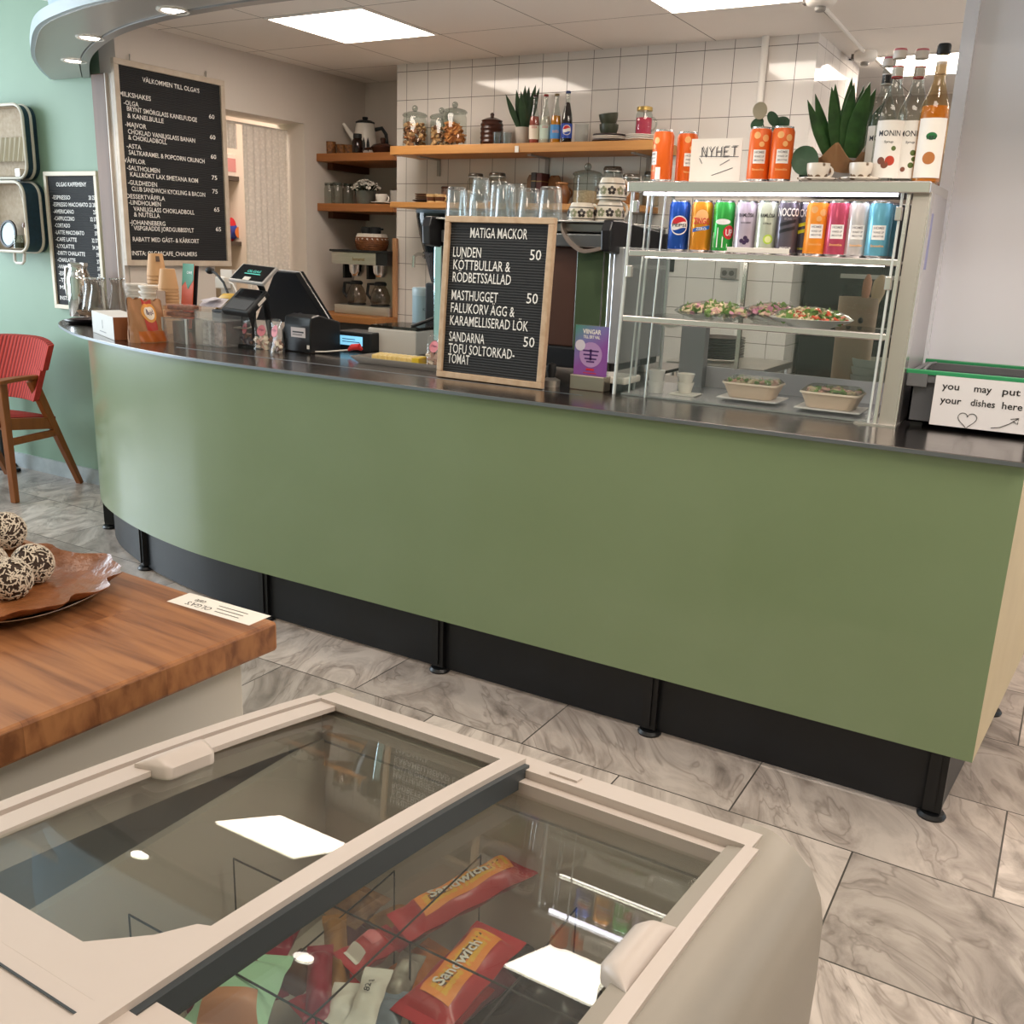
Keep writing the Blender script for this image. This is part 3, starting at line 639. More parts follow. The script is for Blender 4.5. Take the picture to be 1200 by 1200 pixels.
def handle(g, r, z, s, w=.004, mi=0, n=10, out=.6, ang=0):
    """ear handle at angle ang"""
    pts = []
    for i in range(n+1):
        a = -PI/2+PI*i/n; d = r-.003+math.cos(a)*s*out*2*.5*1.6
        pts.append((d*math.cos(ang), d*math.sin(ang), z+math.sin(a)*s))
    g.tube(pts, w, 8, mi); return g
M_NUT = mat('nut_brown', '#9a6a44', .6); M_NUTL = mat('cookie_beige', '#d2a878', .65); M_NUTD = mat('nut_dark', '#6b432b', .6)
def filled_jar(name, lab, loc, r, h, fill, kind, group, seed=1, knob=True):
    t = thing(name, lab, 'jar', loc, 0, group); rnd = random.Random(seed)
    g = G(); g.lathe([(r*.9, 0), (r, .006), (r, h*.88), (r*.93, h*.93), (r*.93, h)], 28, cap=False); g.lathe([(.0001, .001), (r*.9, .001)], 28, cap=False); g.build('glass_body', M_GLASSJ, t)
    g = G(); g.lathe([(.0001, h+.001), (r*1.03, h), (r*1.05, h+.007), (r*.95, h+.015), (r*.5, h+.024), (r*.16, h+.028)], 28)
    if knob: g.ball((0, 0, h+.042), r*.26, 14)
    g.build('glass_lid', thin_glass('lid_glass_thick', '#d9dedb', 1.8), t)
    g = G()
    if kind == 'nuts':
        for i in range(110):
            a = rnd.uniform(0, 2*PI); q = r*.86*math.sqrt(rnd.uniform(.35, 1)); z = .012+rnd.random()*(fill-.02); s = rnd.uniform(.009, .013)
            M = Matrix.Translation((q*math.cos(a), q*math.sin(a), z)) @ Euler((rnd.random()*6, rnd.random()*6, 0)).to_matrix().to_4x4()
            g.ball((0, 0, 0), s, 8, rnd.choice((0, 0, 1, 1, 2)), M, (1, .75, 1.35))
    elif kind == 'crisp':
        for i in range(70):
            a = rnd.uniform(0, 2*PI); q = r*.62*math.sqrt(rnd.random()); z = .03+rnd.random()*(fill-.05)
            M = Matrix.Translation((q*math.cos(a), q*math.sin(a), z)) @ Euler((rnd.uniform(-1, 1), rnd.uniform(-1, 1), rnd.random()*6)).to_matrix().to_4x4()
            g.box(-.024, .024, -.013, .013, -.003, .003, rnd.choice((0, 1, 1)), M)
    else:
        g.lathe([(r*.93, .006), (r*.95, fill*.6), (r*.9, fill), (.0001, fill+.006)], 24)
    mm = [M_NUT, M_NUTL, M_NUTD] if kind in ('nuts', 'crisp') else [kind]
    if kind == 'crisp': mm = [mat('crisp_brown', '#b06c34', .6), mat('crisp_amber', '#c98446', .6), M_NUTD]
    o = g.build('filling', mm, t)
    if kind in ('nuts', 'crisp'): o['kind'] = 'stuff'
    return t
Yj = 4.585
GJ = 'glass storage jars on the upper shelf'
filled_jar('storage_jar', 'glass jar packed with pale nuts and biscuits, nearest the alcove', pos(486, 168, S1, Yj), .066, .165, .140, 'nuts', GJ, 1)
filled_jar('storage_jar', 'glass jar of biscuits standing half behind the crispbread jar', pos(517, 168, S1, 4.66), .062, .16, .125, 'nuts', GJ, 2)
filled_jar('storage_jar', 'glass jar of brown crispbread pieces beside the brown lidded pot', pos(532.5, 167, S1, 4.53), .064, .165, .125, 'crisp', GJ, 3)
t = thing('lidded_pot', 'dark brown ribbed pot with knob lid on the upper shelf', 'pot', pos(576, 167, S1, 4.60))
g = G(); g.lathe([(.045, 0)]+[(.058+.0035*(k % 2), .012+.011*k) for k in range(10)]+[(.05, .128)], 28); g.build('body', M_BROWNC, t)
g = G(); g.lathe([(.054, .125), (.056, .131), (.03, .143), (.010, .148), (.009, .154)], 24); g.ball((0, 0, .160), .011, 12); g.build('lid', M_BROWNC, t)
M_TUMB = thin_glass('tumbler_glass', '#eef2f2', 1.9, rough=.03)
for i, (x, Y) in enumerate(((583, 4.49), (594, 4.50))):
    one('shot_glass', ('small clear glass next to the brown lidded pot', 'small clear glass next to the grey plant pot')[i], 'glass', cup_prof(.023, .026, .058), pos(x, 168, S1, Y), M_TUMB, 18, 'small glasses on the upper shelf')
# the pair on the shelf edge: price tag
p = at(606, 170, Y=4.449); g = G(); g.box(-.011, .011, -.003, 0, -.025, .006); tag(g.build('price_tag', M_WHITE, None, False, loc=(p.x, 4.4485, S1-.02)), 'small white tag clipped to the upper shelf edge', 'tag')
M_LEAF = mat('snake_leaf', '#2f4a2a', .45, var=(30, '#1f3520'), stretch=(1, 1, .6)); M_LEAFL = mat('snake_leaf_light', '#3f6a35', .45, var=(26, '#2a4a26'))
def blade(g, base, tip, w, cup=.25, mi=0, n=8, side=None):
    """sword leaf from base to tip"""
    b = Vector(base); t = Vector(tip); d = (t-b); s = Vector(side) if side else Vector((d.y, -d.x, 0))
    if s.length < 1e-4: s = Vector((1, 0, 0))
    s = (s-d.normalized()*s.dot(d.normalized())).normalized(); nn = d.normalized().cross(s)
    vs = []
    for i in range(n+1):
        u = i/n; ww = w*(.55+.45*math.sin(min(1, u*1.6)*PI/2))*(1-max(0, (u-.45)/.55)**1.7)
        c = b+d*u+nn*(.12*d.length*u*u*0)
        for k in (-1, 0, 1): vs.append(c+s*(ww*k)+nn*(cup*ww*abs(k)))
    o = len(vs); vs += [v-nn*.003 for v in vs]
    fs = []
    for i in range(n):
        for k in (0, 1):
            a = 3*i+k; fs += [(a, a+1, a+4, a+3), (o+a+3, o+a+4, o+a+1, o+a)]
        fs += [(3*i, 3*i+3, o+3*i+3, o+3*i), (3*i+2, o+3*i+2, o+3*i+5, 3*i+5)]
    g.add(vs, fs, mi)
X_CAM = Vector((.86, .5, 0))      # across the view
def snake_plant(root, r0, leaves, z0, m):
    for (dx, dy, tx, tz, w) in leaves:
        g = G(); b = X_CAM*dx+Vector((-.5, .86, 0))*dy
        blade(g, (b.x, b.y, z0), tuple(X_CAM*tx+Vector((-.5, .86, 0))*dy*2.2+Vector((0, 0, tz))), w, side=X_CAM*1.0+Vector((0, 0, .02*dx)))
        g.build('leaf', m, root, ang=60)
t = thing('potted_snake_plant', 'snake plant in small grey pot on the upper shelf', 'plant', pos(613, 167, S1, 4.59), 0)
g = G(); g.lathe([(.030, 0), (.034, .004), (.043, .09), (.038, .09), (.036, .08), (.0001, .078)], 24); g.build('pot', mat('grey_pot', '#b9b0a6', .6), t)
snake_plant(t, 0, [(-.02, 0, -.10, .25, .016), (-.012, .01, -.045, .275, .018), (-.002, .02, .0, .30, .02), (.006, -.01, .02, .285, .02), (.014, .0, .055, .30, .02), (.02, .01, .075, .29, .016), (0, -.02, -.02, .26, .02)], .076, M_LEAF)
# soft-drink bottles
def soda(loc, r, h, liquid, lab, capc, lblc, rim, text=None, fillh=.72):
    t = thing('soda_bottle', lab, 'bottle', loc, 0, 'soft drink bottles on the upper shelf')
    P = [(r*.92, 0), (r, .006), (r, h*.45), (r*.86, h*.56), (r*.42, h*.78), (r*.36, h*.93), (r*.42, h*.935), (r*.40, h*.97)]
    g = G(); g.lathe([(.0001, 0)]+P, 20, cap=False); g.build('glass', M_GLASSJ, t)
    f = h*fillh; q = [(a*.93, max(z, .002)) for a, z in P if z < f]; last = P[[z < f for a, z in P].index(False)-1]
    g = G(); g.lathe(q+[(.0001, q[-1][1]+.004)] if fillh > .7 else q+[(.0001, q[-1][1])], 18); g.build('drink', liquid, t)
    g = G(); g.lathe([(r*.47, h*.955), (r*.47, h*.985), (r*.40, h)], 18); g.build('crown_cap', capc, t)
    g = G(); g.lathe([(r*1.012, h*.10), (r*1.012, h*.38)], 24, cap=False); o = g.build('paper_label', lblc, t)
    ca = math.atan2(-loc[1], -loc[0])
    if text:
        g = G(); rr = r*1.02
        for (s, hh, zz, wd) in text:
            put_text(g, s, hh, None, bold=.01, align='c', width=wd, fn=lambda a, b, zz=zz: (rr*math.cos(ca+a/rr), rr*math.sin(ca+a/rr), zz+b))
        g.build('lettering', rim, t, False)
    return t
M_BLU = mat('cola_label_blue', '#1c3f9e', .35); M_REDP = mat('label_red', '#c3262c', .35)
BY = 4.53
bz = [soda(pos(625.5, 166, S1, BY), .0265, .235, mat('drink_red', '#a8483c', .2, trans=.0), 'glass soda bottle with red drink and red crown label, nearest the plant', mat('cap_dark', '#3a2b2a', .3, .4), mat('label_cream', '#e4d6c4', .5), M_REDP, [('SODA', .012, .075, .03)], .76),
      soda(pos(638, 166, S1, BY), .0265, .235, mat('drink_clear', '#c9c4b6', .15), 'glass soda bottle with clear drink, second from the plant', mat('cap_red', '#8e2f2c', .3, .4), mat('label_mint', '#bfcfc0', .5), M_REDP, [('SODA', .012, .075, .03)], .6),
      soda(pos(650.5, 165, S1, BY), .0265, .235, mat('drink_orange', '#d98a1e', .2), 'glass soda bottle with orange drink and blue label', mat('cap_gold', '#6c5a3a', .3, .4), mat('label_sky', '#4d8fc9', .45), mat('label_orange', '#e88a2a', .4), [('FANTA', .014, .05, .034)], .78),
      soda(pos(663.5, 164, S1, BY), .0275, .245, mat('drink_cola', '#1d1014', .15), 'dark cola bottle with blue label and round emblem', mat('cap_blue', '#20305c', .3, .4), M_BLU, M_WHITE, None, .85)]
def emblem(t, loc, r, z0, R, parent_name='emblem'):
    """round red, white and blue drink emblem wrapped on a cylinder"""
    ca = math.atan2(-loc[1], -loc[0]); rr = r
    g = G()
    wrap = lambda a, b: (rr*math.cos(ca+a/rr), rr*math.sin(ca+a/rr), z0+b)
    def disc(R, f0, f1, mi, k):
        nonlocal rr
        rr = r*k
        vs = []; fs = []; n = 20
        for i in range(n+1):
            x = -R+2*R*i/n; hh = math.sqrt(max(0, R*R-x*x)); lo = max(-hh, min(hh, f0(x))); hi = max(-hh, min(hh, f1(x)))
            vs += [wrap(x, lo), wrap(x, hi)]
        for i in range(n): fs.append((2*i, 2*i+2, 2*i+3, 2*i+1))
        g.add(vs, fs, mi)
    wv = lambda x: .25*R*math.sin(x/R*2.6)
    disc(R*1.13, lambda x: -9, lambda x: 9, 0, 1.012)
    disc(R, lambda x: R*.30+wv(x)*.6, lambda x: 9, 1, 1.02); disc(R, lambda x: -9, lambda x: -R*.42+wv(x)*.6, 2, 1.02)
    return g
g = emblem(None, pos(663.5, 164, S1, BY), .0275, .062, .021); g.build('emblem', [M_WHITE, M_REDP, M_BLU], bz[3])
one('water_glass', 'faint clear water glass beside the dark cola bottle', 'glass', cup_prof(.034, .036, .10), pos(681, 164, S1, 4.6), thin_glass('clear_tumbler', '#f6f8f8', 1.35), 22)
M_GBOWL = mat('green_stoneware', '#3f4234', .35); M_PLATE = mat('plate_white', '#d9d0c6', .3); M_PLATED = mat('plate_dark', '#3b2a28', .35)
def plate(loc, r, m, name, lab, group, h=.012):
    return one(name, lab, 'plate', [(.0001, .003), (r*.6, 0), (r*.62, .002), (r, h), (r*.995, h+.003), (r*.6, .006), (.0001, .006)], loc, m, 32, group)
pp = pos(714, 161, S1, 4.58)
for k, m in enumerate((M_PLATED, M_PLATE, M_PLATE, M_PLATED)):
    plate((pp[0]+.004*(k % 2), pp[1], S1+.009*k), .085, m, 'stacked_plate', ('dark plate lowest under the green bowls', 'pale plate second from the bottom under the green bowls', 'pale plate third from the bottom under the green bowls', 'dark plate directly under the green bowls')[k], 'plates under the green bowls')
for k in range(2):
    o = one('serving_bowl', ('lower dark green bowl standing on the plates', 'upper dark green bowl tilted on another bowl')[k], 'bowl', cup_prof(.036, .048, .048, .004, .003), (pp[0]-.005, pp[1], S1+.042+.046*k), M_GBOWL, 24, 'dark green bowls on the upper shelf')
    if k: o.rotation_euler = (.10, -.10, 0); o.location.z += .004
pp = pos(751, 158, S1, 4.55)
for k in range(3): plate((pp[0]+.003*(k % 2), pp[1], S1+.009*k), .075, M_PLATE, 'stacked_plate', ('lowest white plate under the jar of red powder', 'middle white plate under the jar of red powder', 'top white plate under the jar of red powder')[k], 'white plates under the red jar')
t = thing('handled_jar', 'handled glass jar of red powder with gold lid on plates', 'jar', (pp[0]+.012, pp[1], S1+.031))
g = G(); g.lathe([(.036, 0), (.040, .006), (.040, .092), (.034, .104), (.034, .112)], 24, cap=False); handle(g, .039, .05, .03, .005); g.build('glass_body', M_GLASSJ, t)
g = G(); g.lathe([(.037, .005), (.0375, .078), (.0001, .080)], 20); g.build('red_filling', mat('red_powder', '#c02a4e', .6), t)
g = G(); g.lathe([(.0375, .110), (.0375, .126), (.035, .128)], 24); g.build('lid', mat('gold_lid', '#b79a5c', .3, .8), t)
# ---- lower tiled shelf
pp = pos(499, 236, S2, 4.56)
for k in range(4): plate((pp[0], pp[1], S2+.011*k), (.075, .062, .062, .062)[k], M_TEAKW if k else M_PLATED, 'brown_saucer', ('widest brown saucer at the bottom of its stack', 'second brown saucer from the bottom of its stack', 'third brown saucer from the bottom of its stack', 'topmost brown saucer of its stack')[k], 'brown saucers on the lower shelf')
M_CREAM = mat('cream_glaze', '#c9a877', .3)
for i, (x, m) in enumerate(((506, M_TEAKW), (516, M_CREAM))):
    g = G(); g.lathe(cup_prof(.027, .031, .042), 22, mi=[0]*3+[1]*3+[0]*9); handle(g, .029, .022, .013, .0035)
    tag(g.build('coffee_cup', [M_CREAM, mat('brown_band', '#5a3018', .3)], None, loc=pos(x, 237, S2, 4.48)), ('cream cup with brown band in front of the brown saucers', 'cream cup with brown band next to the dark tin')[i], 'cup', 'banded cups on the lower shelf')
t = thing('spice_tin', 'small dark patterned tin above the banded cups', 'tin', pos(524.5, 224, S2+.03, 4.63))
g = G(); g.lathe([(.035, -.028), (.036, .0), (.036, .045), (.034, .05)], 24); g.build('body', mat('tin_pattern', '#7a5b45', .4, var=(60, '#2d1f1b')), t)
g = G(); g.lathe([(.037, .05), (.037, .058), (.033, .062)], 24); g.build('lid', M_BROWNC, t)
def clipjar(lab, x, y, Y, r, h, m, fill, wire=True):
    t = thing('preserving_jar', lab, 'jar', pos(x, y, S2, Y), 0, 'glass jars on the lower shelf')
    g = G(); g.lathe([(r*.94, 0), (r, .006), (r, h*.72), (r*.84, h*.84), (r*.84, h*.88)], 24, cap=False); g.build('glass_body', M_GLASSJ, t)
    g = G(); g.lathe([(r*.93, .005), (r*.95, h*fill), (.0001, h*fill+.003)], 20); g.build('filling', m, t)
    g = G(); g.lathe([(r*.9, h*.885), (r*.9, h*.95), (r*.8, h), (.0001, h)], 24); g.build('lid', thin_glass('dull_lid', '#b5aca2', 1.7, haze=.25, hazec='#8a7f74'), t)
    if wire: g = G(); g.lathe([(r*.92, h*.855), (r*.93, h*.875), (r*.92, h*.89)], 24, cap=False); g.tube([(r*.92, 0, h*.87), (r*1.12, 0, h*.78), (r*1.05, 0, h*.95)], .0025, 6); g.build('wire_clip', M_STEEL, t)
    return t
M_BEIGE = mat('flour_beige', '#b89c80', .7); M_OAT = mat('oat_flakes', '#c9b393', .8, var=(160, '#8f7a60')); M_LENT = mat('orange_lentils', '#b5733c', .7, var=(180, '#8a4f26'))
clipjar('clip lid jar of pale flour behind the stacked drinking glasses', 557, 236, 4.58, .046, .155, M_BEIGE, .45)
clipjar('clip lid jar standing next to the brown books', 582, 236, 4.58, .050, .158, M_BEIGE, .35)
clipjar('tall clip lid jar above the stacked flower cups', 716, 236, 4.60, .052, .185, mat('grey_grain', '#9a9286', .7), .2)
clipjar('clip lid jar of orange lentils beside the flower cups', 738, 236, 4.54, .047, .145, M_LENT, .66)
clipjar('dusty jar at the far end of the lower shelf, by the lentils', 762, 236, 4.65, .042, .165, M_BEIGE, .3)
filled_jar('cookie_jar', 'round glass jar half full of oats behind the flower cups', pos(687, 236, S2, 4.55), .072, .14, .065, M_OAT, None, 5)
pb = at(630, 236, Y=4.62)
for i, (dx, w, d, h, c, lab) in enumerate(((-.055, .07, .012, .155, '#8a6a50', 'brown cutting board leaning behind the dark books'), (-.012, .030, .09, .16, '#2b2422', 'dark book with the black spine on the lower shelf'),
                                     (.022, .032, .09, .158, '#4d2320', 'dark red book on the lower shelf'), (.075, .07, .012, .15, '#9c7250', 'tan cutting board leaning next to the dark red book'))):
    t = thing('book' if 'book' in lab.split()[:3] or i in (1, 2) else 'cutting_board', lab, 'book' if i in (1, 2) else 'board', (pb.x+dx, 4.63+(.03 if i in (0, 3) else 0), S2))
    mm = mat('book_cloth_%d' % i, c, .6, var=(12, c))
    if i in (1, 2):
        g = G(); g.box(-w/2, w/2, -d/2, d/2, 0, h); g.build('cover', mm, t, False, bevel=.003)
        g = G(); g.box(-w/2-.0005, w/2+.0005, -d/2-.001, d/2, h*.72, h*.75).box(-w/2-.0005, w/2+.0005, -d/2-.001, d/2, h*.2, h*.22); g.build('spine_bands', mat('gilt', '#8c7345', .4, .5), t, False)
    else:
        g = G(); g.prism([(-w/2, 0), (w/2, 0), (w/2, h*.85), (w*.32, h), (-w*.32, h), (-w/2, h*.85)], -.006, .006, M=Matrix.Rotation(PI/2, 4, 'X')); g.build('board', mm, t, False, bevel=.002)
        g = G(); g.tube([(0, -.008, h*.93), (.006, -.010, h*.96), (0, -.010, h*.99), (-.006, -.010, h*.96), (0, -.008, h*.93)], .0015, 6); g.build('hanging_loop', M_NUTD, t)
t = thing('stoneware_jug', 'small brown stoneware jug between cutting board and oats jar', 'jug', pos(658, 236, S2, 4.52))
g = G(); g.lathe(cup_prof(.034, .026, .095, .004, .014), 24); handle(g, .03, .055, .025, .005, ang=.6); g.build('body', mat('ochre_glaze', '#8a5a34', .35, var=(30, '#6d4426')), t)
g = G(); g.lathe([(.030, .094), (.033, .10), (.031, .105), (.026, .104)], 24); g.build('rim', mat('ochre_rim', '#a8764a', .35), t)
# ---- alcove, upper shelf
YA = 4.83
M_MUGP = mat('mug_pattern', '#4a2c1c', .3, var=(55, '#a06a3a'))
for i, (x, s) in enumerate(((387, 1.15), (400, .9), (409, .85))):
    g = G(); g.lathe(cup_prof(.030*s, .032*s, .07*s), 22); handle(g, .031*s, .035*s, .022*s, .004, ang=.4)
    tag(g.build('patterned_mug', M_MUGP, None, loc=pos(x, 176, S1-.003, YA)), ('largest dark brown patterned mug by the white wall on the alcove shelf', 'middle dark brown patterned mug on the alcove shelf', 'small dark brown patterned mug beside the dark bottle')[i], 'mug', 'patterned mugs on the alcove shelf')
t = thing('coffee_pot', 'white enamel coffee pot with black lid and leaf pattern', 'coffee pot', pos(428, 172, S1-.003, 4.98))
g = G(); g.lathe([(.072, 0), (.075, .01), (.070, .10), (.060, .18), (.055, .20)], 28); g.build('body', M_WHITE, t)
g = G(); g.tube([(-.055, -.03, .10), (-.09, -.05, .15), (-.118, -.065, .195)], [.022, .015, .010], 12); g.build('spout', M_WHITE, t)
g = G(); g.lathe([(.058, .198), (.060, .206), (.04, .216), (.012, .219)], 24); g.lathe([(.014, .219), (.018, .228), (.017, .236)], 14); g.build('lid', M_BLACK, t)
g = G(); g.tube([(.05, .03, .165), (.09, .052, .175), (.112, .065, .14), (.118, .068, .085), (.128, .07, .06)], [.012, .012, .011, .010, .009], 10); g.build('handle', M_BLACK, t)
for k in range(5):
    a = -2.1+.36*k; g = G(); vs = []
    for i in range(9):
        u = i/8; w = .010*math.sin(PI*u**.8); z = .03+.085*u; rr = .0765-.006*u
        vs += [(rr*math.cos(a-w/rr), rr*math.sin(a-w/rr), z), (rr*math.cos(a+w/rr), rr*math.sin(a+w/rr), z)]
    g.add(vs, [(2*i, 2*i+1, 2*i+3, 2*i+2) for i in range(8)]); g.build('leaf_motif', M_BLACK, t)
t = thing('medicine_bottle', 'small dark brown glass bottle in front of the coffee pot', 'bottle', pos(419, 177, S1-.003, 4.76))
g = G(); g.lathe([(.031, 0), (.033, .006), (.033, .07), (.026, .082), (.022, .086)], 22); g.build('body', mat('amber_dark', '#23140f', .12), t)
g = G(); g.lathe([(.025, .086), (.026, .096), (.025, .112)], 20); g.build('cap', M_BLACK, t)
t = thing('serving_dish', 'dark brown stoneware dish with handle next to the coffee pot', 'dish', pos(449, 176, S1-.003, 4.80))
g = G(); g.lathe(cup_prof(.055, .075, .035, .005), 26); g.tube([(-.07, 0, .03), (-.10, -.005, .033), (-.13, -.01, .03)], [.008, .009, .007], 8); g.build('bowl', M_BROWNC, t)
g = G(); g.lathe([(.073, .036), (.06, .05), (.02, .06), (.012, .062), (.018, .085), (.014, .09)], 24); g.build('lid', M_BROWNC, t)
# ---- alcove, lower shelf
for i, (x, Y) in enumerate(((386, 4.80), (396, 4.78), (408, 4.86))):
    t = thing('empty_jar', ('empty glass jar nearest the white wall on the alcove shelf', 'empty glass jar in the middle of three on the alcove shelf', 'empty glass jar next to the zinc flower pot')[i], 'jar', pos(x, 237, S2, Y), 0, 'empty jars on the alcove shelf')
    g = G(); g.lathe([(.0001, .001), (.033, .001), (.035, .008), (.035, .09), (.028, .102), (.028, .12)], 22, cap=False); g.build('glass_body', thin_glass('empty_jar_glass', '#dfe2dc', 1.6, haze=.06, hazec='#cfc8bd'), t)
    g = G(); g.lathe([(.0285, .108), (.0305, .110), (.0305, .124), (.028, .126)], 22, cap=False); g.build('screw_ring', thin_glass('ring_glass', '#bfc2bc', 1.8), t)
t = thing('flower_pot', 'zinc pot of small white flowers on the lower alcove shelf', 'plant', pos(429, 238, S2, 4.79))
g = G(); g.lathe(cup_prof(.052, .066, .078, .003), 26); g.build('zinc_pot', mat('zinc', '#84857f', .35, .8, var=(9, '#6a6b66')), t)
rnd = random.Random(3); g = G(); gl = G()
for i in range(90):
    a = rnd.uniform(0, 2*PI); q = .085*math.sqrt(rnd.random()); z = .085+.05*(1-(q/.085)**2)+rnd.uniform(-.01, .012)
    c = (q*math.cos(a)*1.12, q*math.sin(a), z); g.ball(c, rnd.uniform(.006, .009), 6, sc=(1, 1, .6))
    gl.tube([(q*.5*math.cos(a), q*.5*math.sin(a), .07), (c[0], c[1], z-.003)], .0018, 4)
g.build('blossoms', mat('white_blossom', '#ddd6cc', .7), t)['kind'] = 'stuff'; gl.build('stems', mat('stem_dark', '#26301f', .7), t)['kind'] = 'stuff'
def teacup(name, lab, cat, loc, m, ang, group, r=.036, h=.052):
    t = thing(name, lab, cat, loc, 0, group)
    g = G(); g.lathe(cup_prof(r*.6, r, h, .0025, .004), 26); handle(g, r*.92, h*.52, h*.3, .0035, ang=ang); g.build('cup', m, t)
    g = G(); g.lathe([(.0001, -.004), (r*.7, -.006), (r*1.75, .004), (r*1.75, .007), (r*.7, -.002), (.0001, -.001)], 30); g.build('saucer', m, t)
    return t
p = pos(447, 236, S2, 4.76); teacup('tea_cup', 'white cup on saucer beside the zinc flower pot', 'cup', (p[0], p[1], S2+.006), M_WHITE, .4, None)
p = pos(463, 234, S2, 4.93)
for k in range(3): one('stacked_cup', ('bottom white cup of the stack beside the tiled corner', 'middle white cup of the stack beside the tiled corner', 'top white cup of the stack beside the tiled corner')[k], 'cup', cup_prof(.027, .034, .034), (p[0], p[1], S2+.027*k), M_WHITE, 20, 'white cups by the tiled corner')
# ---- back worktop, coffee brewer, basket
pw = at(420, 371, Y=4.55); WZ = pw.z
t = thing('wooden_worktop', 'oak worktop in the alcove under the coffee brewer', 'worktop', (-3.89, 4.85, WZ))
g = G(); g.box(-.296, .30, -.33, .315, -.04, 0); g.build('board', mat('worktop_oak', '#b0763f', .45, var=(9, '#9c6433'), stretch=(.3, 5, 5)), t, False, bevel=.003)
g = G(); g.box(-.29, .29, -.29, .315, -WZ, -.04); g.build('cabinet', mat('cabinet_dark', '#2c2a29', .5), t, False)
m0 = at(393, 370, Y=4.68); m1 = at(457, 372, Y=4.68); wB = (m1.x-m0.x); zt = at(420, 293, Y=4.68).z-WZ
t = thing('coffee_brewer', 'steel double coffee brewer with two glass carafes in the alcove', 'coffee machine', ((m0.x+m1.x)/2, 4.80, WZ))
w = wB/2; h = zt
g = G(); g.box(-w, w, -.13, .15, 0, .055); g.build('base', M_STEEL, t, False, bevel=.004)
g = G(); g.box(-w*1.0, w*1.0, -.15, .16, h-.085, h-.012); g.build('head', M_STEEL, t, False, bevel=.004)
g = G(); g.box(-w*1.04, w*1.04, -.16, .17, h-.012, h); g.build('top_cover', M_BLACK, t, False, bevel=.003)
g = G(); g.box(w*.62, w*1.02, -.153, .0, h-.084, h-.013); g.build('control_panel', M_BLACK, t, False)
g = G(); g.box(-w*.98, w*.98, .06, .15, .05, h-.08); g.build('back_column', mat('brewer_back', '#c2b9ae', .35, .6), t, False)
g = G(); g.box(-w*.8, -w*.78, -.02, .0, .05, h-.08); 
for s in (-.47, .40):
    g = G(); g.lathe([(.030, h-.155), (.046, h-.13), (.050, h-.09), (.052, h-.086)], 22, (s*w, -.05, 0)); g.build('filter_basket', M_CHROME, t)
    g = G(); g.box(s*w-.075, s*w-.06, -.09, -.02, h-.17, h-.085); g.build('bracket', M_BLACK, t, False)
    g = G(); g.lathe([(.055, .055), (.060, .058), (.058, .064), (.0001, .064)], 24, (s*w, -.05, 0)); g.build('hot_plate', M_BLACK, t)
    M = Matrix.Translation((s*w, -.05, .066))
    g = G(); g.lathe([(.0001, 0), (.055, 0), (.062, .02), (.060, .05), (.045, .09), (.034, .105), (.036, .118)], 26, M=M, cap=False); c = g.build('carafe', thin_glass('carafe_glass', '#cfc8c0', 1.7, haze=.05, hazec='#8a7a6a'), t)
    g = G(); g.lathe([(.038, .112), (.040, .124), (.03, .134), (.0001, .136)], 24, M=M); g.tube([(-.035, -.012, .12), (-.075, -.022, .118), (-.082, -.024, .06), (-.06, -.02, .03)], [.008, .010, .010, .007], 8, M=M); g.build('carafe_handle', M_BLACK, c)
g = G(); put_text(g, 'bonamat', .022, face_matrix((0, -.1508, h-.062), (1, 0, 0), (0, 0, 1)), .9, .01, 'c'); g.build('lettering', mat('brand_amber', '#8a6a2a', .5), t, False)
t = thing('wicker_basket', 'round wicker basket with white lace lining on the coffee brewer', 'basket', ((m0.x+m1.x)/2-.01, 4.79, WZ+zt))
M_WICK = mat('wicker', '#8a5530', .6, var=(40, '#6a3d20'))
g = G()
for k in range(7):
    r = .085+.012*math.sin(k/6*PI*.7); g.tube([(r*math.cos(a*.2618+.13*(k % 2))*(1+.02*((a+k) % 2)), r*math.sin(a*.2618+.13*(k % 2))*(1+.02*((a+k) % 2)), .006+.011*k) for a in range(25)], .0066, 6)
g.lathe([(.0001, .001), (.08, .001), (.085, .07), (.08, .07), (.076, .006), (.0001, .006)], 28); g.build('woven_body', M_WICK, t)
def lace(u, v):
    a = 2*PI*u; r = .088+.012*v+.004*math.sin(20*a)*v; return (r*math.cos(a), r*math.sin(a), .098-.035*v+.004*math.cos(20*a)*v)
g = G(); g.grid(lace, 160, 5, (0, 0, -.002)); g.lathe([(.0001, .085), (.08, .092), (.09, .098)], 40, cap=False); g.build('lace_lining', mat('white_lace', '#d8cfc3', .8), t)
for i, (dx, dy) in enumerate(((-.04, 0), (.035, -.01))):
    g = G(); g.lathe([(.032, .0), (.034, .02), (.034, .038), (.030, .042)], 20); g.box(.028, .055, -.008, .008, .024, .036)
    tag(g.build('carafe_lid', M_BLACK, None, loc=((m0.x+m1.x)/2-.01+dx, 4.79+dy, WZ+zt+.095)), ('black carafe lid in the basket, on the white wall side', 'black carafe lid in the basket, on the tiled side')[i], 'lid', 'black lids in the basket')
p = at(459, 373, Y=4.66); ptop = at(464, 280, Y=4.70)
t = tag(G().box(-.03, .0, -.022, .0, 0, ptop.z-p.z).build('wooden_board', mat('pale_board', '#b98a63', .5, var=(10, '#a87a55'), stretch=(1, 1, .2)), None, False, bevel=.004, loc=(-3.575, 4.715, WZ)), 'tall pale wooden board standing between brewer and tiles', 'board')
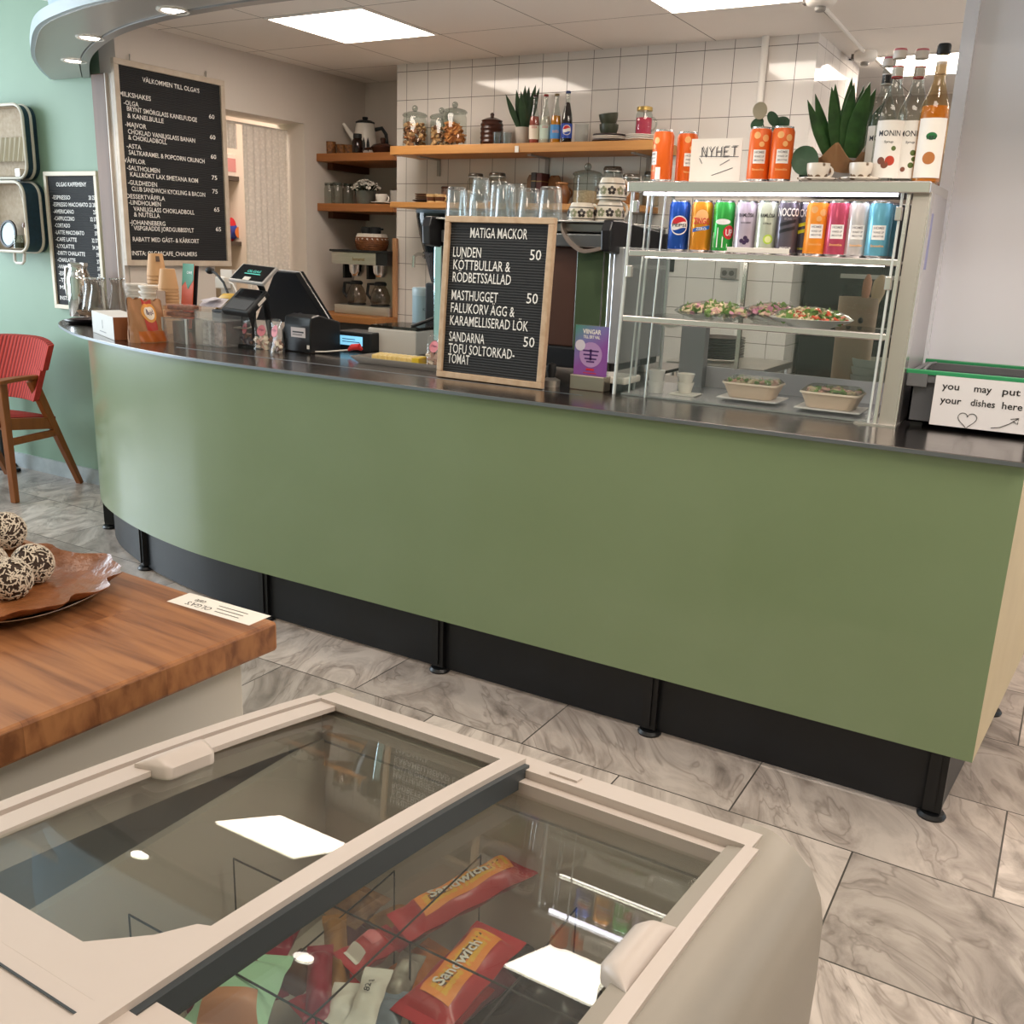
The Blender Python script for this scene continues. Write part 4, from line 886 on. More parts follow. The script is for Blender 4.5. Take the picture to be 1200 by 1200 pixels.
# tin, tap and scale beside the espresso machine
TY = min(3.45, at(497, 394, Z=TOPZ).y); p = at(497, 388, Y=TY)
t = thing('coffee_tin', 'pale blue round coffee tin beside the espresso machine', 'tin', (p.x, TY, TOPZ))
h = at(497, 337, Y=TY).z-TOPZ; r = (at(509, 360, Y=TY)-at(486, 360, Y=TY)).length/2
g = G(); g.lathe([(r, 0), (r, h*.38), (r, h*.86)], 30, mi=[1, 0]); g.build('body', [mat('tin_pale_blue', '#9db9c4', .4), mat('tin_dark_blue', '#3a4c6b', .4)], t)
g = G(); g.lathe([(r*1.02, h*.86), (r*1.03, h*.90), (r*1.02, h*.98), (r*.96, h)], 30); g.build('lid', mat('tin_lid', '#b7cbd2', .35), t)
ca = math.atan2(-TY, -p.x); g = G(); rr = r*1.01
g.grid(lambda u, v: (rr*math.cos(ca+.55-.9*u+.35), rr*math.sin(ca+.55-.9*u+.35), h*(.06+.2*v)), 8, 1); g.build('paper_label', M_WHITE, t)
put = G(); put_text(put, 'KAFFE', .012, None, 1, .01, 'c', fn=lambda a, b: (rr*math.cos(ca+a/rr+.3), rr*math.sin(ca+a/rr+.3), h*.6+b)); put.build('lettering', mat('tin_ink', '#4a6672', .5), t, False)
# tap on the tile wall behind
p = at(497, 305, Y=4.70)
g = G(); g.tube([(0, .03, .03), (0, -.05, .035), (0, -.09, .02), (0, -.095, -.04)], .010, 10); g.lathe([(.022, 0), (.022, .01)], 16, M=Matrix.Translation((0, .028, .03)) @ Matrix.Rotation(PI/2, 4, 'X'))
tag(g.build('water_tap', M_CHROME, None, loc=(p.x, 4.69, p.z)), 'small chrome tap on the white tiles behind the tin', 'tap')
# pipe and detectors
p0 = at(897, 41, Y=4.70)
g = G(); g.cyl((0, 0, .9), (0, 0, CZ), .016, n=14); tag(g.build('white_pipe', M_TRIMW, None, loc=(p0.x, 4.71, 0)), 'thin white pipe running down the tiled wall', 'pipe')
for i, (x, y, r) in enumerate(((962, 2, .058), (1014, 68, .055))):
    p = at(x, y, Z=CZ-.03)
    t = thing('smoke_detector', ('round white detector at the top frame edge above the snake plant', 'round white detector with cable beside the far ceiling light')[i], 'detector', (p.x, p.y, CZ), 0, 'ceiling detectors')
    g = G(); g.lathe([(r*.62, -.048), (r*.9, -.040), (r, -.030), (r, -.012), (r*.92, 0)], 26); g.build('base', M_TRIMW, t)
    g = G(); g.lathe([(r*.3, -.064), (r*.36, -.060), (r*.36, -.047)], 18); g.build('sensor', mat('sensor_grey', '#8f8a84', .4), t)
    g = G(); g.box(-r*1.15, -r*.8, -.02, .02, -.035, -.012); g.build('cable_box', mat('box_grey', '#6f6963', .5), t, False)
a = at(1008, 70, Z=CZ-.006); b = at(965, 69, Z=CZ-.006)
g = G(); g.tube([a, a+(b-a)*.5, b], .004, 6); tag(g.build('ceiling_cable', M_BLACK, None), 'dark cable running along the ceiling to the far detector', 'cable')
a = at(965, 8, Z=CZ-.008); b = at(1012, 60, Z=CZ-.008)
g = G(); g.tube([a, b], .009, 8); tag(g.build('cable_conduit', M_TRIMW, None), 'white conduit on the ceiling joining the two detectors', 'conduit')

# ================================================================ curtained hatch
M_LACE = thin_glass('lace_curtain', '#ffffff', 1.0)
def lace_mat():
    m = bpy.data.materials.new('lace_fabric'); m.use_nodes = True; nt = m.node_tree; N = nt.nodes; L = nt.links; b = N['Principled BSDF']
    b.inputs['Base Color'].default_value = rgb('#efe6dc'); b.inputs['Roughness'].default_value = .9
    tc = N.new('ShaderNodeTexCoord'); n = N.new('ShaderNodeTexVoronoi'); n.inputs['Scale'].default_value = 60; L.new(tc.outputs['Object'], n.inputs[0])
    r = N.new('ShaderNodeMapRange'); r.inputs[1].default_value = .25; r.inputs[2].default_value = .6; r.inputs[3].default_value = .92; r.inputs[4].default_value = .80; L.new(n.outputs['Distance'], r.inputs[0]); L.new(r.outputs[0], b.inputs['Alpha'])
    return m
M_LACE = lace_mat()
def drape(y0, y1, z0, z1, x, folds, amp, m, name, par, gather=0):
    def fn(u, v):
        y = y0+(y1-y0)*u; z = z0+(z1-z0)*v
        return (x+amp*math.sin(u*folds*2*PI)*(.5+.5*(1-v))+amp*.3*math.sin(u*folds*5.1), y+gather*(1-v)*(u-.5), z)
    g = G(); g.grid(fn, folds*10, 10, (-.002, 0, 0)); return g.build(name, m, par)
t = thing('lace_curtain', 'white lace curtain hanging in the hatch beside the menu board', 'curtain', (-4.32, 4.2, 1.0))
o = drape(.03, .392, -.1, .985, 0, 7, .012, M_LACE, 'drawn_panel', t)
o = drape(-.335, -.19, .45, .985, -.01, 4, .010, M_LACE, 'short_panel', t, .05)
o = drape(-.335, .0, .85, .985, -.018, 8, .008, M_LACE, 'valance', t)
g = G(); g.cyl((-.005, -.335, .99), (-.005, .395, .99), .006, n=8); g.build('curtain_rod', M_TRIMW, t)
l = bpy.data.lights.new('added_pantry_fill', 'AREA'); l.size = .6; l.energy = 28; l.color = (1, .88, .76); o = bpy.data.objects.new('added_pantry_fill', l); COL.objects.link(o); o.location = (-5.0, 4.4, 2.45)  # added unseen light that brightens the room behind the hatch
for (z, y, lab) in ((1.60, 203, 'dark narrow shelf seen through the hatch, upper of two'), (1.27, 280, 'dark narrow shelf seen through the hatch, under the red bag')):
    p = at(282, y, X=-5.3)
    g = G(); g.box(-.14, .14, -.25, .25, -.03, 0); t = thing('pantry_shelf', lab, 'shelf', (-5.5, p.y, p.z-.02), 0, 'pantry shelves'); g.build('board', mat('shelf_dark', '#4d423a', .6), t, False)
    g = G(); g.box(-.14, -.12, -.2, -.18, -.12, -.03); g.build('bracket', M_STEEL, t, False)
    if y == 203:
        g = G(); g.box(-.10, .11, -.16, .16, 0, .15); u = thing('carton_box', 'white and pink carton on the shelf behind the hatch', 'box', (-5.5, p.y, p.z-.02)); g.build('carton', mat('carton_white', '#ded2ca', .5), u, False, bevel=.003)
        g = G(); g.box(.1105, .112, -.10, .13, .03, .12); g.build('pink_print', mat('carton_pink', '#c98a8a', .5), u, False)
    else:
        u = thing('crisp_bag', 'red and blue crisp bag on the shelf behind the hatch', 'bag', (-5.45, p.y+.02, p.z-.02))
        def bagfn(sx, w, h, d):
            def fn(a, b):
                e = (math.sin(PI*b)**.5 if 0 < b < 1 else 0)*math.sin(PI*min(max(a, .001), .999))**.5
                return (sx*d*e, -w/2+w*a, h*b+.008*math.sin(9*a)*b)
            return fn
        g = G(); g.grid(bagfn(1, .26, .17, .05), 14, 12, mi=0); g.grid(bagfn(-1, .26, .17, .05), 14, 12, mi=0); g.build('bag_film', mat('bag_red', '#c1202c', .3), u)
        g = G(); g.grid(lambda a, b: (.012+.045*math.sin(PI*b)**.5, -.02+.13*a, .01+.12*b), 8, 8, (.002, 0, 0)); g.build('blue_panel', mat('bag_blue', '#2c3f96', .3), u)
        g = G(); g.lathe([(.0001, 0), (.035, 0), (.04, .006)], 20, M=Matrix.Translation((.06, .05, .065)) @ Matrix.Rotation(PI/2, 4, 'Y')); g.build('round_emblem', mat('bag_orange', '#e07a3c', .4), u)
        u = thing('plastic_bag', 'crumpled clear plastic bag on the shelf beside the crisp bag', 'bag', (-5.40, p.y-.13, p.z-.0195))
        g = G(); rnd = random.Random(8); g.ball((.0, -.03, .036), .05, 12, sc=(1, 1.5, .7)); g.build('film', thin_glass('bag_film_clear', '#e8dcd2', 1.5, haze=.2, hazec='#e0d4cc'), u)
        g = G(); g.tube([(.0, -.03, .068), (.005, -.03, .085), (.01, -.025, .10)], .006, 6); g.build('twisted_neck', M_WHITE, u)
# ================================================================ letter boards
def felt():
    m = bpy.data.materials.new('grooved_felt'); m.use_nodes = True; nt = m.node_tree; N = nt.nodes; L = nt.links; b = N['Principled BSDF']
    tc = N.new('ShaderNodeTexCoord'); w = N.new('ShaderNodeTexWave'); w.bands_direction = 'Y'; w.inputs['Scale'].default_value = 38; L.new(tc.outputs['Object'], w.inputs[0])
    r = N.new('ShaderNodeValToRGB'); e = r.color_ramp.elements; e[0].color = rgb('#0b0c0d'); e[1].color = rgb('#26272a'); e[0].position = .1; e[1].position = .6; L.new(w.outputs[0], r.inputs[0]); L.new(r.outputs[0], b.inputs['Base Color'])
    bp = N.new('ShaderNodeBump'); bp.inputs['Distance'].default_value = .003; bp.inputs['Strength'].default_value = .6; L.new(w.outputs[0], bp.inputs['Height']); L.new(bp.outputs[0], b.inputs['Normal'])
    b.inputs['Roughness'].default_value = .75; return m
M_FELT = felt(); M_LETTER = mat('white_letters', '#efebe6', .5)
M_FRAMEW = mat('pale_wood_frame', '#cdbfae', .5, var=(18, '#bfae9b'), stretch=(1, 1, 1)); M_FRAMEO = mat('oak_frame', '#c8ad90', .45, var=(20, '#b89a7c'), stretch=(2, 2, 2))
def letterboard(name, lab, w, h, fw, rows, cap, M, fm, group=None, hook=False, bold=.012):
    """rows: (v from the top, u0, u1 or None, text, align)"""
    t = thing(name, lab, 'menu board', (0, 0, 0), 0, group); t.matrix_world = M
    g = G(); g.box(0, w, 0, fw, 0, .022).box(0, w, h-fw, h, 0, .022).box(0, fw, fw, h-fw, 0, .022).box(w-fw, w, fw, h-fw, 0, .022); g.build('frame', fm, t, False, bevel=.002)
    g = G(); g.box(fw, w-fw, fw, h-fw, .004, .012); g.build('felt_panel', M_FELT, t, False)
    g = G(); iw = w-2*fw; ih = h-2*fw
    for r in rows:
        v, u0, u1, s = r[:4]; al = r[4] if len(r) > 4 else 'l'
        width = (u1-u0)*iw if u1 is not None else None
        put_text(g, s, cap, Matrix.Translation((fw+u0*iw, h-fw-v*ih-cap*.5, .0128)), .75, bold, al, width=width)
    g.build('lettering', M_LETTER, t, False); return t
xb = -4.187
yl, yr, zb, zt = 3.268, 3.962, 1.207, 2.166
rows = [(.05, .22, .78, "VÄLKOMMEN TILL OLGA'S"), (.14, .0, .29, 'MILKSHAKES'), (.182, .035, .17, '-OLGA'), (.21, .06, .74, 'BRYNT SMÖRGLASS KANELFUDGE'), (.178, .87, .93, '60'), (.245, .06, .40, '& KANELBULLE'),
        (.29, .035, .23, '-MAJVOR'), (.325, .055, .71, 'CHOKLAD VANILJGLASS BANAN'), (.291, .87, .93, '60'), (.355, .055, .42, '& CHOKLADBOLL'), (.40, .035, .17, '-ASTA'), (.432, .05, .80, 'SALTKARAMEL & POPCORN CRUNCH'), (.40, .87, .93, '60'),
        (.475, .0, .20, 'VÅFFLOR'), (.512, .025, .335, '-SALTHOLMEN'), (.545, .05, .72, 'KALLRÖKT LAX SMETANA ROM'), (.518, .87, .93, '75'), (.588, .025, .30, '-GULDHEDEN'), (.62, .055, .79, 'CLUB SANDWICH KYCKLING & BACON'), (.596, .87, .93, '75'),
        (.66, .0, .37, 'DESSERTVÅFFLA'), (.692, .02, .325, '-LINDHOLMEN'), (.725, .06, .665, 'VANILJGLASS CHOKLADBOLL'), (.70, .88, .94, '65'), (.755, .06, .31, '& NUTELLA'), (.797, .02, .36, '-JOHANNEBERG'), (.827, .05, .65, 'VISPGRÄDDE JORDGUBBSSYLT'), (.813, .89, .95, '65'),
        (.887, .035, .70, 'RABATT MED GÄST- & KÅRKORT'), (.962, .02, .67, 'INSTA: OLGASCAFE_CHALMERS')]
tb_ = letterboard('letter_board', 'large framed black menu board with white letters hung on the kitchen wall', yr-yl, zt-zb, .028, rows, .0225, face_matrix((xb, yl, zb), (0, 1, 0), (0, 0, 1)), M_FRAMEW, 'black letter boards')
for x in (.10, .575): g = G(); g.tube([(x, zt-zb, .012), (x+.008, zt-zb+.03, .006)], .003, 6); g.build('hook', M_STEEL, tb_)
p0 = at(50, 201, Y=3.305); p1 = at(112, 201, Y=3.305); q0 = at(65, 361, Y=3.305)
w2 = p1.x-p0.x; h2 = p0.z-q0.z
names = [('ESPRESSO', .40, '20 25'), ('ESPRESSO MACCHIATO', .80, '23 28'), ('AMERICANO', .46, '25'), ('CAPPUCCINO', .46, '32 37'), ('CORTADO', .34, '30'), ('LATTE MACCHIATO', .66, '37'), ('CAFE LATTE', .47, '32 37'), ('LYXLATTE', .40, '34 39'),
         ('DIRTY CHAILATTE', .64, '39'), ('CHAILATTE', .40, '37'), ('VARM CHOKLAD', .55, '37'), ('ESPRESSO TONIC', .60, '35'), ('TE', .14, '20')]
rows = [(.062, .18, .82, 'OLGAS KAFFEMENY')]
for k, (s, u, pr) in enumerate(names):
    v = .16+.0535*k; rows += [(v, .07, .10+u*.9, '-'+s), (v, .97, None, pr, 'r')]
rows += [(.86, .07, .30, 'MED'), (.945, .05, .75, 'INSTA: OLGASCAFE')]
letterboard('letter_board', 'smaller framed black coffee menu board hung on the green wall', w2, h2, .022, rows, .021, face_matrix((p0.x, 3.326, q0.z), (1, 0, 0), (0, 0, 1)), mat('cream_frame', '#ddd2bd', .5), 'black letter boards')
# the board that leans on the counter
bl = at(515.5, 441, Z=TOPZ); br = at(638, 456, Z=TOPZ)
def along(px, py, X):
    return at(px, py, X=X)
tl = at(526, 254, X=bl.x)
w3 = br.x-bl.x; up = tl-bl; h3 = up.length
rows = [(.062, .21, .79, 'MATIGA MACKOR'), (.19, .04, .335, 'LUNDEN'), (.19, .83, .94, '50'), (.273, .05, .645, 'KÖTTBULLAR &'), (.355, .05, .66, 'RÖDBETSSALLAD'), (.475, .05, .54, 'MASTHUGGET'), (.465, .83, .94, '50'),
        (.56, .05, .72, 'FALUKORV ÄGG &'), (.645, .05, .865, 'KARAMELLISERAD LÖK'), (.755, .05, .43, 'SANDARNA'), (.745, .83, .94, '50'), (.835, .05, .75, 'TOFU SOLTORKAD-'), (.905, .05, .285, 'TOMAT')]
fbd = letterboard('letter_board', 'oak framed black sandwich menu board leaning on the counter', w3, h3, .019, rows, .032, face_matrix((bl.x, bl.y, TOPZ+.001), (br.x-bl.x, br.y-bl.y, 0), up), M_FRAMEO, 'black letter boards', bold=.003)
g = G(); g.box(w3*.35, w3*.65, .0, h3*.55, -.004, -.0005); g.build('easel_back', M_BLACK, fbd, False)

# ================================================================ opened suitcases on the green wall
M_CASE = mat('suitcase_blue', '#24404e', .5, var=(30, '#1d3542')); M_CASER = mat('suitcase_rim', '#d5cdbd', .45); M_CASEI = mat('suitcase_lining', '#b8a791', .8, var=(50, '#a5927b'))
def rrect(w, h, r, n=6):
    out = []
    for cx, cy, a0 in ((w-r, r, -PI/2), (w-r, h-r, 0), (r, h-r, PI/2), (r, r, PI)):
        for k in range(n+1): a = a0+PI/2*k/n; out.append((cx+r*math.cos(a), cy+r*math.sin(a)))
    return out
def suitcase(lab, x1, z0, z1, depth, w, front_x):
    """x1: edge by the menu board; stands out from the wall; local x to the right, y up, z out"""
    t = thing('suitcase_shelf', lab, 'suitcase', (0, 0, 0), 0, 'suitcase halves on the green wall'); h = z1-z0
    t.matrix_world = face_matrix((x1-w, 3.329, z0), (1, 0, 0), (0, 0, 1))
    O = rrect(w, h, .07); I = [(x*(w-.02)/w+.01, y*(h-.02)/h+.01) for x, y in O]; n = len(O)
    g = G(); vs = [(x, y, .0) for x, y in O]+[(x, y, depth) for x, y in O]+[(x, y, .008) for x, y in I]+[(x, y, depth) for x, y in I]
    fs = []
    for i in range(n):
        j = (i+1) % n; fs += [(i, j, n+j, n+i), (2*n+j, 2*n+i, 3*n+i, 3*n+j)]
    ms = [0, 2]*n; fs += [tuple(reversed(range(n))), tuple(range(2*n, 3*n))]; ms += [0, 2]
    g.add(vs, fs, ms); g.build('shell', [M_CASE, M_CASER, M_CASEI], t, ang=50)
    for zz, nm in ((depth, 'front_rim'), (.03, 'back_rim')):
        g = G(); pts = [Vector((x, y, zz)) for x, y in O]; pts.append(pts[0]); g.tube(pts, .008, 8); g.build(nm, M_CASER, t)
    return t, w, h
a = at(30, 121, Y=3.255); b = at(30, 209, Y=3.255)
t, w, h = suitcase('upper opened blue suitcase half with ruffled pocket on the green wall', at(42, 160, Y=3.32).x, b.z, a.z, .075, .52, 0)
def ruffle(u, v): return (.03+(w-.06)*u, h*.24+h*.34*v, .02+.012*math.sin(u*70)*(1-.4*v)+.02*(1-v))
g = G(); g.grid(ruffle, 120, 6, (0, 0, .002)); g.build('ruffled_pocket', mat('pocket_cloth', '#c6bda9', .85), t)
g = G(); g.box(w-.13, w-.09, .01, .05, .03, .06); g.build('white_card', M_WHITE, t, False)
g = G(); g.tube([(w-.10, 0, .06), (w-.10, -.010, .07), (w-.07, -.010, .07), (w-.07, 0, .06)], .005, 6); g.build('clasp', M_CHROME, t)
a = at(36, 213, Y=3.21); b = at(40, 296, Y=3.21)
t, w, h = suitcase('lower opened blue suitcase half holding small objects on the green wall', at(54.5, 260, Y=3.325).x, b.z, a.z, .12, .52, 0)
g = G(); g.tube([(w-.16, -.005, .10), (w-.155, -.05, .105), (w-.14, -.06, .105), (w-.09, -.06, .105), (w-.075, -.05, .105), (w-.07, -.005, .10)], .008, 8); g.build('handle', M_WHITE, t)
g = G(); g.tube([(w-.19, h-.02, .015), (w-.16, h*.6, .013), (w-.12, h*.45, .013)], .004, 6); g.build('strap', M_CASER, t)
SX = t.matrix_world
def insuit(x, y, z): return SX @ Vector((x, y, z))
o = thing('round_mirror', 'round silver mirror plate with dark rim in the lower suitcase', 'mirror', insuit(w-.24, .014, .07)); 
M = Matrix.Translation((0, 0, .075)) @ Matrix.Rotation(PI/2-.12, 4, 'X')
g = G(); g.lathe([(.062, -.004), (.074, 0), (.072, .008), (.062, .009)], 30, M=M, cap=False); g.build('rim', M_BLACK, o); g = G(); g.lathe([(.0001, .004), (.064, .004)], 30, M=M, cap=False); g.build('glass', mat('mirror_blue_grey', '#8fa6b0', .25), o)
o = thing('pump_bottle', 'small brown bottle with pump in the lower suitcase', 'bottle', insuit(w-.052, .016, .055)); g = G(); g.lathe([(.020, 0), (.022, .004), (.022, .10), (.010, .115)], 18); g.build('body', M_BROWNC, o); g = G(); g.lathe([(.010, .115), (.010, .13)], 12); g.tube([(0, 0, .13), (-.03, -.01, .132)], .004, 6); g.build('pump', M_BLACK, o)
o = thing('glass_vase', 'small glass vase in the lower suitcase beside the mirror', 'vase', insuit(w-.145, .016, .08)); g = G(); g.lathe(cup_prof(.028, .026, .07), 20); g.build('glass', M_GLASSJ, o); g = G(); g.lathe([(.026, .004), (.026, .03), (.0001, .031)], 18); g.build('contents', mat('moss', '#4a4d3c', .8), o)
o = thing('spool', 'tan wooden spool in the lower suitcase beside the brown bottle', 'spool', insuit(w-.10, .016, .055)); g = G(); g.lathe([(.014, 0), (.014, .11), (.0001, .112)], 14); g.build('rod', M_CREAM, o); g = G(); g.lathe([(.022, .11), (.024, .12), (.018, .135), (.0001, .137)], 14); g.build('cap', M_TEAKW, o)
# ================================================================ refrigerated display case on the counter
a = at(727, 460, Z=TOPZ); b = at(1035, 494, Z=TOPZ)
CX0, CX1, CY0 = a.x, -.385, 2.64
CZT = at(900, 219, Y=2.692).z
LEAN = .045
CD = .36
def cyf(z): return CY0+LEAN*(z-TOPZ)/(CZT-TOPZ)     # the leaning front
zs1 = at(900, 301, Y=2.662).z; zs2 = at(900, 384, Y=2.657).z
M_CASEG = thin_glass('case_glass', '#f6f8f7', 1.42); M_ALU = mat('polished_aluminium', '#d9d4d0', .2, .82); M_ALUD = mat('satin_aluminium', '#c4bcb6', .3, .75)
M_LEDS = mat('led_strip', '#f4f2ff', .5, emit=12)
ca_ = thing('display_case', 'steel and glass refrigerated display case with cans and salads on the counter', 'display case', (CX0, CY0, TOPZ))
O3 = (-CX0, -CY0, -TOPZ)
def cbuild(g, name, m, par=ca_, **k):
    o = g.build(name, m, par, **k)
    if par is ca_: o.location = O3
    return o
g = G(); g.box(CX0-.01, CX1-.0, cyf(CZT)-.012, CY0+CD, CZT-.013, CZT+.012); g.box(CX0-.01, CX1, cyf(CZT)-.016, cyf(CZT)-.010, CZT-.016, CZT+.013); cbuild(g, 'top_plate', M_ALU, smooth=False, bevel=.003)
g = G(); g.box(CX0+.03, CX1-.08, cyf(CZT)+.012, cyf(CZT)+.024, CZT-.022, CZT-.014); o = cbuild(g, 'led_strip', M_LEDS, smooth=False)
for z, nm in ((zs1, 'can_shelf'), (zs2, 'salad_shelf')):
    S = bpy.data.objects.new(nm, None); COL.objects.link(S); S.parent = ca_; S.location = O3
    g = G(); g.box(CX0+.012, CX1-.05, cyf(z)+.016, CY0+CD-.02, z-.006, z); g.build('shelf_glass', M_CASEG if nm == 'salad_shelf' else M_ALUD, S, False)
    g = G(); g.box(CX0+.004, CX1-.046, cyf(z)+.002, cyf(z)+.018, z-.012, z+.006); g.build('front_edge', M_ALU, S, False, bevel=.003)
    if nm == 'can_shelf':
        g = G(); g.box(CX0+.05, CX1-.09, cyf(z)+.022, cyf(z)+.036, z-.014, z-.0065); g.build('led_strip', mat('led_strip_dim', '#fff4ea', .5, emit=14), S, False)
        g = G()
        g.box(CX0+.10, CX0+.22, cyf(z)+.03, cyf(z)+.033, z-.016, z-.005)
    else:
        g = G(); g.prism([(CX0+.06, 0), (CX0+.20, 0), (CX0+.13, -.022)], 0, .003, M=Matrix.Translation((0, cyf(z)+.07, z-.006)) @ Matrix.Rotation(PI/2, 4, 'X')); g.build('gusset', M_ALUD, S, False)
# price rail standing in front of the cans
a = at(852, 291, Y=2.672); b = at(925, 293, Y=2.672)
g = G(); g.box(a.x, b.x, 2.67, 2.674, a.z-.010, a.z+.004); cbuild(g, 'price_rail', M_WHITE, smooth=False, bevel=.001)
# posts and panes
def post(x, w, d, m, name, off=0, y=None):
    g = G(); yb = CY0 if y is None else y; yt = cyf(CZT) if y is None else y
    g.add([(x-w/2, yb+off, TOPZ), (x+w/2, yb+off, TOPZ), (x+w/2, yb+off+d, TOPZ), (x-w/2, yb+off+d, TOPZ), (x-w/2, yt+off, CZT-.012), (x+w/2, yt+off, CZT-.012), (x+w/2, yt+off+d, CZT-.012), (x-w/2, yt+off+d, CZT-.012)],
          [(3, 2, 1, 0), (4, 5, 6, 7), (0, 1, 5, 4), (1, 2, 6, 5), (2, 3, 7, 6), (3, 0, 4, 7)]); return cbuild(g, name, m, smooth=False, bevel=.001)
M_GEDGE = mat('glass_edge', '#d5d9d8', .15, .3)
post(CX0, .008, .010, M_GEDGE, 'glass_post'); post(CX0+.036, .004, .006, M_GEDGE, 'glass_post', .03); post(CX0+.004, .006, .008, M_GEDGE, 'glass_post', .14); post(CX0+.004, .008, .012, M_GEDGE, 'glass_post', .0, CY0+CD-.012)
post(CX0+.10, .004, .006, M_GEDGE, 'glass_post', .004); post(CX1-.066, .006, .008, M_GEDGE, 'glass_post'); post(CX1-.050, .010, .012, M_ALU, 'steel_post')
post(CX1-.022, .040, .05, M_ALUD, 'steel_post', .01); post(CX1-.003, .010, .05, M_ALU, 'steel_post', .012)
g = G(); g.add([(CX1-.004, CY0+.06, TOPZ), (CX1-.004, CY0+CD, TOPZ), (CX1-.004, CY0+CD, CZT-.012), (CX1-.004, cyf(CZT)+.06, CZT-.012), (CX1, CY0+.06, TOPZ), (CX1, CY0+CD, TOPZ), (CX1, CY0+CD, CZT-.012), (CX1, cyf(CZT)+.06, CZT-.012)],
       [(0, 1, 2, 3), (7, 6, 5, 4), (0, 4, 5, 1), (1, 5, 6, 2), (2, 6, 7, 3), (3, 7, 4, 0)]); cbuild(g, 'side_panel', mat('side_panel_grey', '#c3bec0', .35, .5), smooth=False)
g = G(); g.box(CX1, CX1+.0015, CY0+.10, CY0+.14, CZT-.20, CZT-.06); cbuild(g, 'side_sticker', mat('sticker_violet', '#8d8fb8', .5), smooth=False)
def pane(x0, x1, z0, z1, name, off=.003):
    g = G(); y0, y1 = cyf(z0)+off, cyf(z1)+off
    g.add([(x0, y0, z0), (x1, y0, z0), (x1, y1, z1), (x0, y1, z1), (x0, y0+.004, z0), (x1, y0+.004, z0), (x1, y1+.004, z1), (x0, y1+.004, z1)], [(0, 1, 2, 3), (7, 6, 5, 4), (4, 5, 1, 0), (3, 2, 6, 7), (5, 6, 2, 1), (0, 3, 7, 4)]); return cbuild(g, name, M_CASEG, smooth=False)
pane(CX0+.004, CX1-.056, zs2+.008, zs1-.014, 'front_pane'); pane(CX0+.004, CX1-.070, TOPZ+.002, zs2-.014, 'front_pane')
g = G(); g.add([(CX0, CY0+.012, TOPZ), (CX0, CY0+CD-.012, TOPZ), (CX0, CY0+CD-.012, CZT-.014), (CX0, cyf(CZT)+.012, CZT-.014), (CX0+.004, CY0+.012, TOPZ), (CX0+.004, CY0+CD-.012, TOPZ), (CX0+.004, CY0+CD-.012, CZT-.014), (CX0+.004, cyf(CZT)+.012, CZT-.014)],
       [(3, 2, 1, 0), (4, 5, 6, 7), (0, 1, 5, 4), (1, 2, 6, 5), (2, 3, 7, 6), (3, 0, 4, 7)]); cbuild(g, 'side_pane', M_CASEG, smooth=False)
g = G(); g.box(CX0+.01, CX1-.06, CY0+CD-.006, CY0+CD-.002, TOPZ+.07, zs1-.02); cbuild(g, 'rear_pane', M_CASEG, smooth=False)
g = G(); g.box(CX0+.08, CX1-.06, CY0+CD-.01, CY0+CD, TOPZ, TOPZ+.07); cbuild(g, 'rear_ledge', mat('ledge_white', '#d8d4dc', .3), smooth=False)
g = G(); g.box(CX0+.085, CX0+.165, CY0+CD-.05, CY0+CD-.012, TOPZ+.005, zs2-.03); cbuild(g, 'corner_duct', mat('duct_grey', '#9a989c', .35, .4), smooth=False)
for x in (CX0+.26,):
    g = G(); g.box(x-.006, x+.006, CY0+CD-.012, CY0+CD-.0, TOPZ+.07, zs1-.02); cbuild(g, 'rear_mullion', M_ALU, smooth=False)
g = G(); g.box(CX0+.02, CX1-.07, CY0+.012, CY0+CD-.012, TOPZ+.001, TOPZ+.006); cbuild(g, 'base_plate', mat('base_light_steel', '#c4c2c6', .25, .7), smooth=False)
g = G(); g.box(CX1-.10, CX1+.005, CY0-.012, CY0+.10, TOPZ, TOPZ+.004); cbuild(g, 'foot_plate', M_ALU, smooth=False)
for z, x in ((CZT-.06, CX1-.068), (zs1-.05, CX1-.068), (zs1-.05, CX0+.014), (CZT-.05, CX0+.014)):
    g = G(); g.box(x-.008, x+.008, cyf(z)-.006, cyf(z)+.012, z-.022, z+.012); cbuild(g, 'pane_clip', M_ALU, smooth=False, bevel=.002)

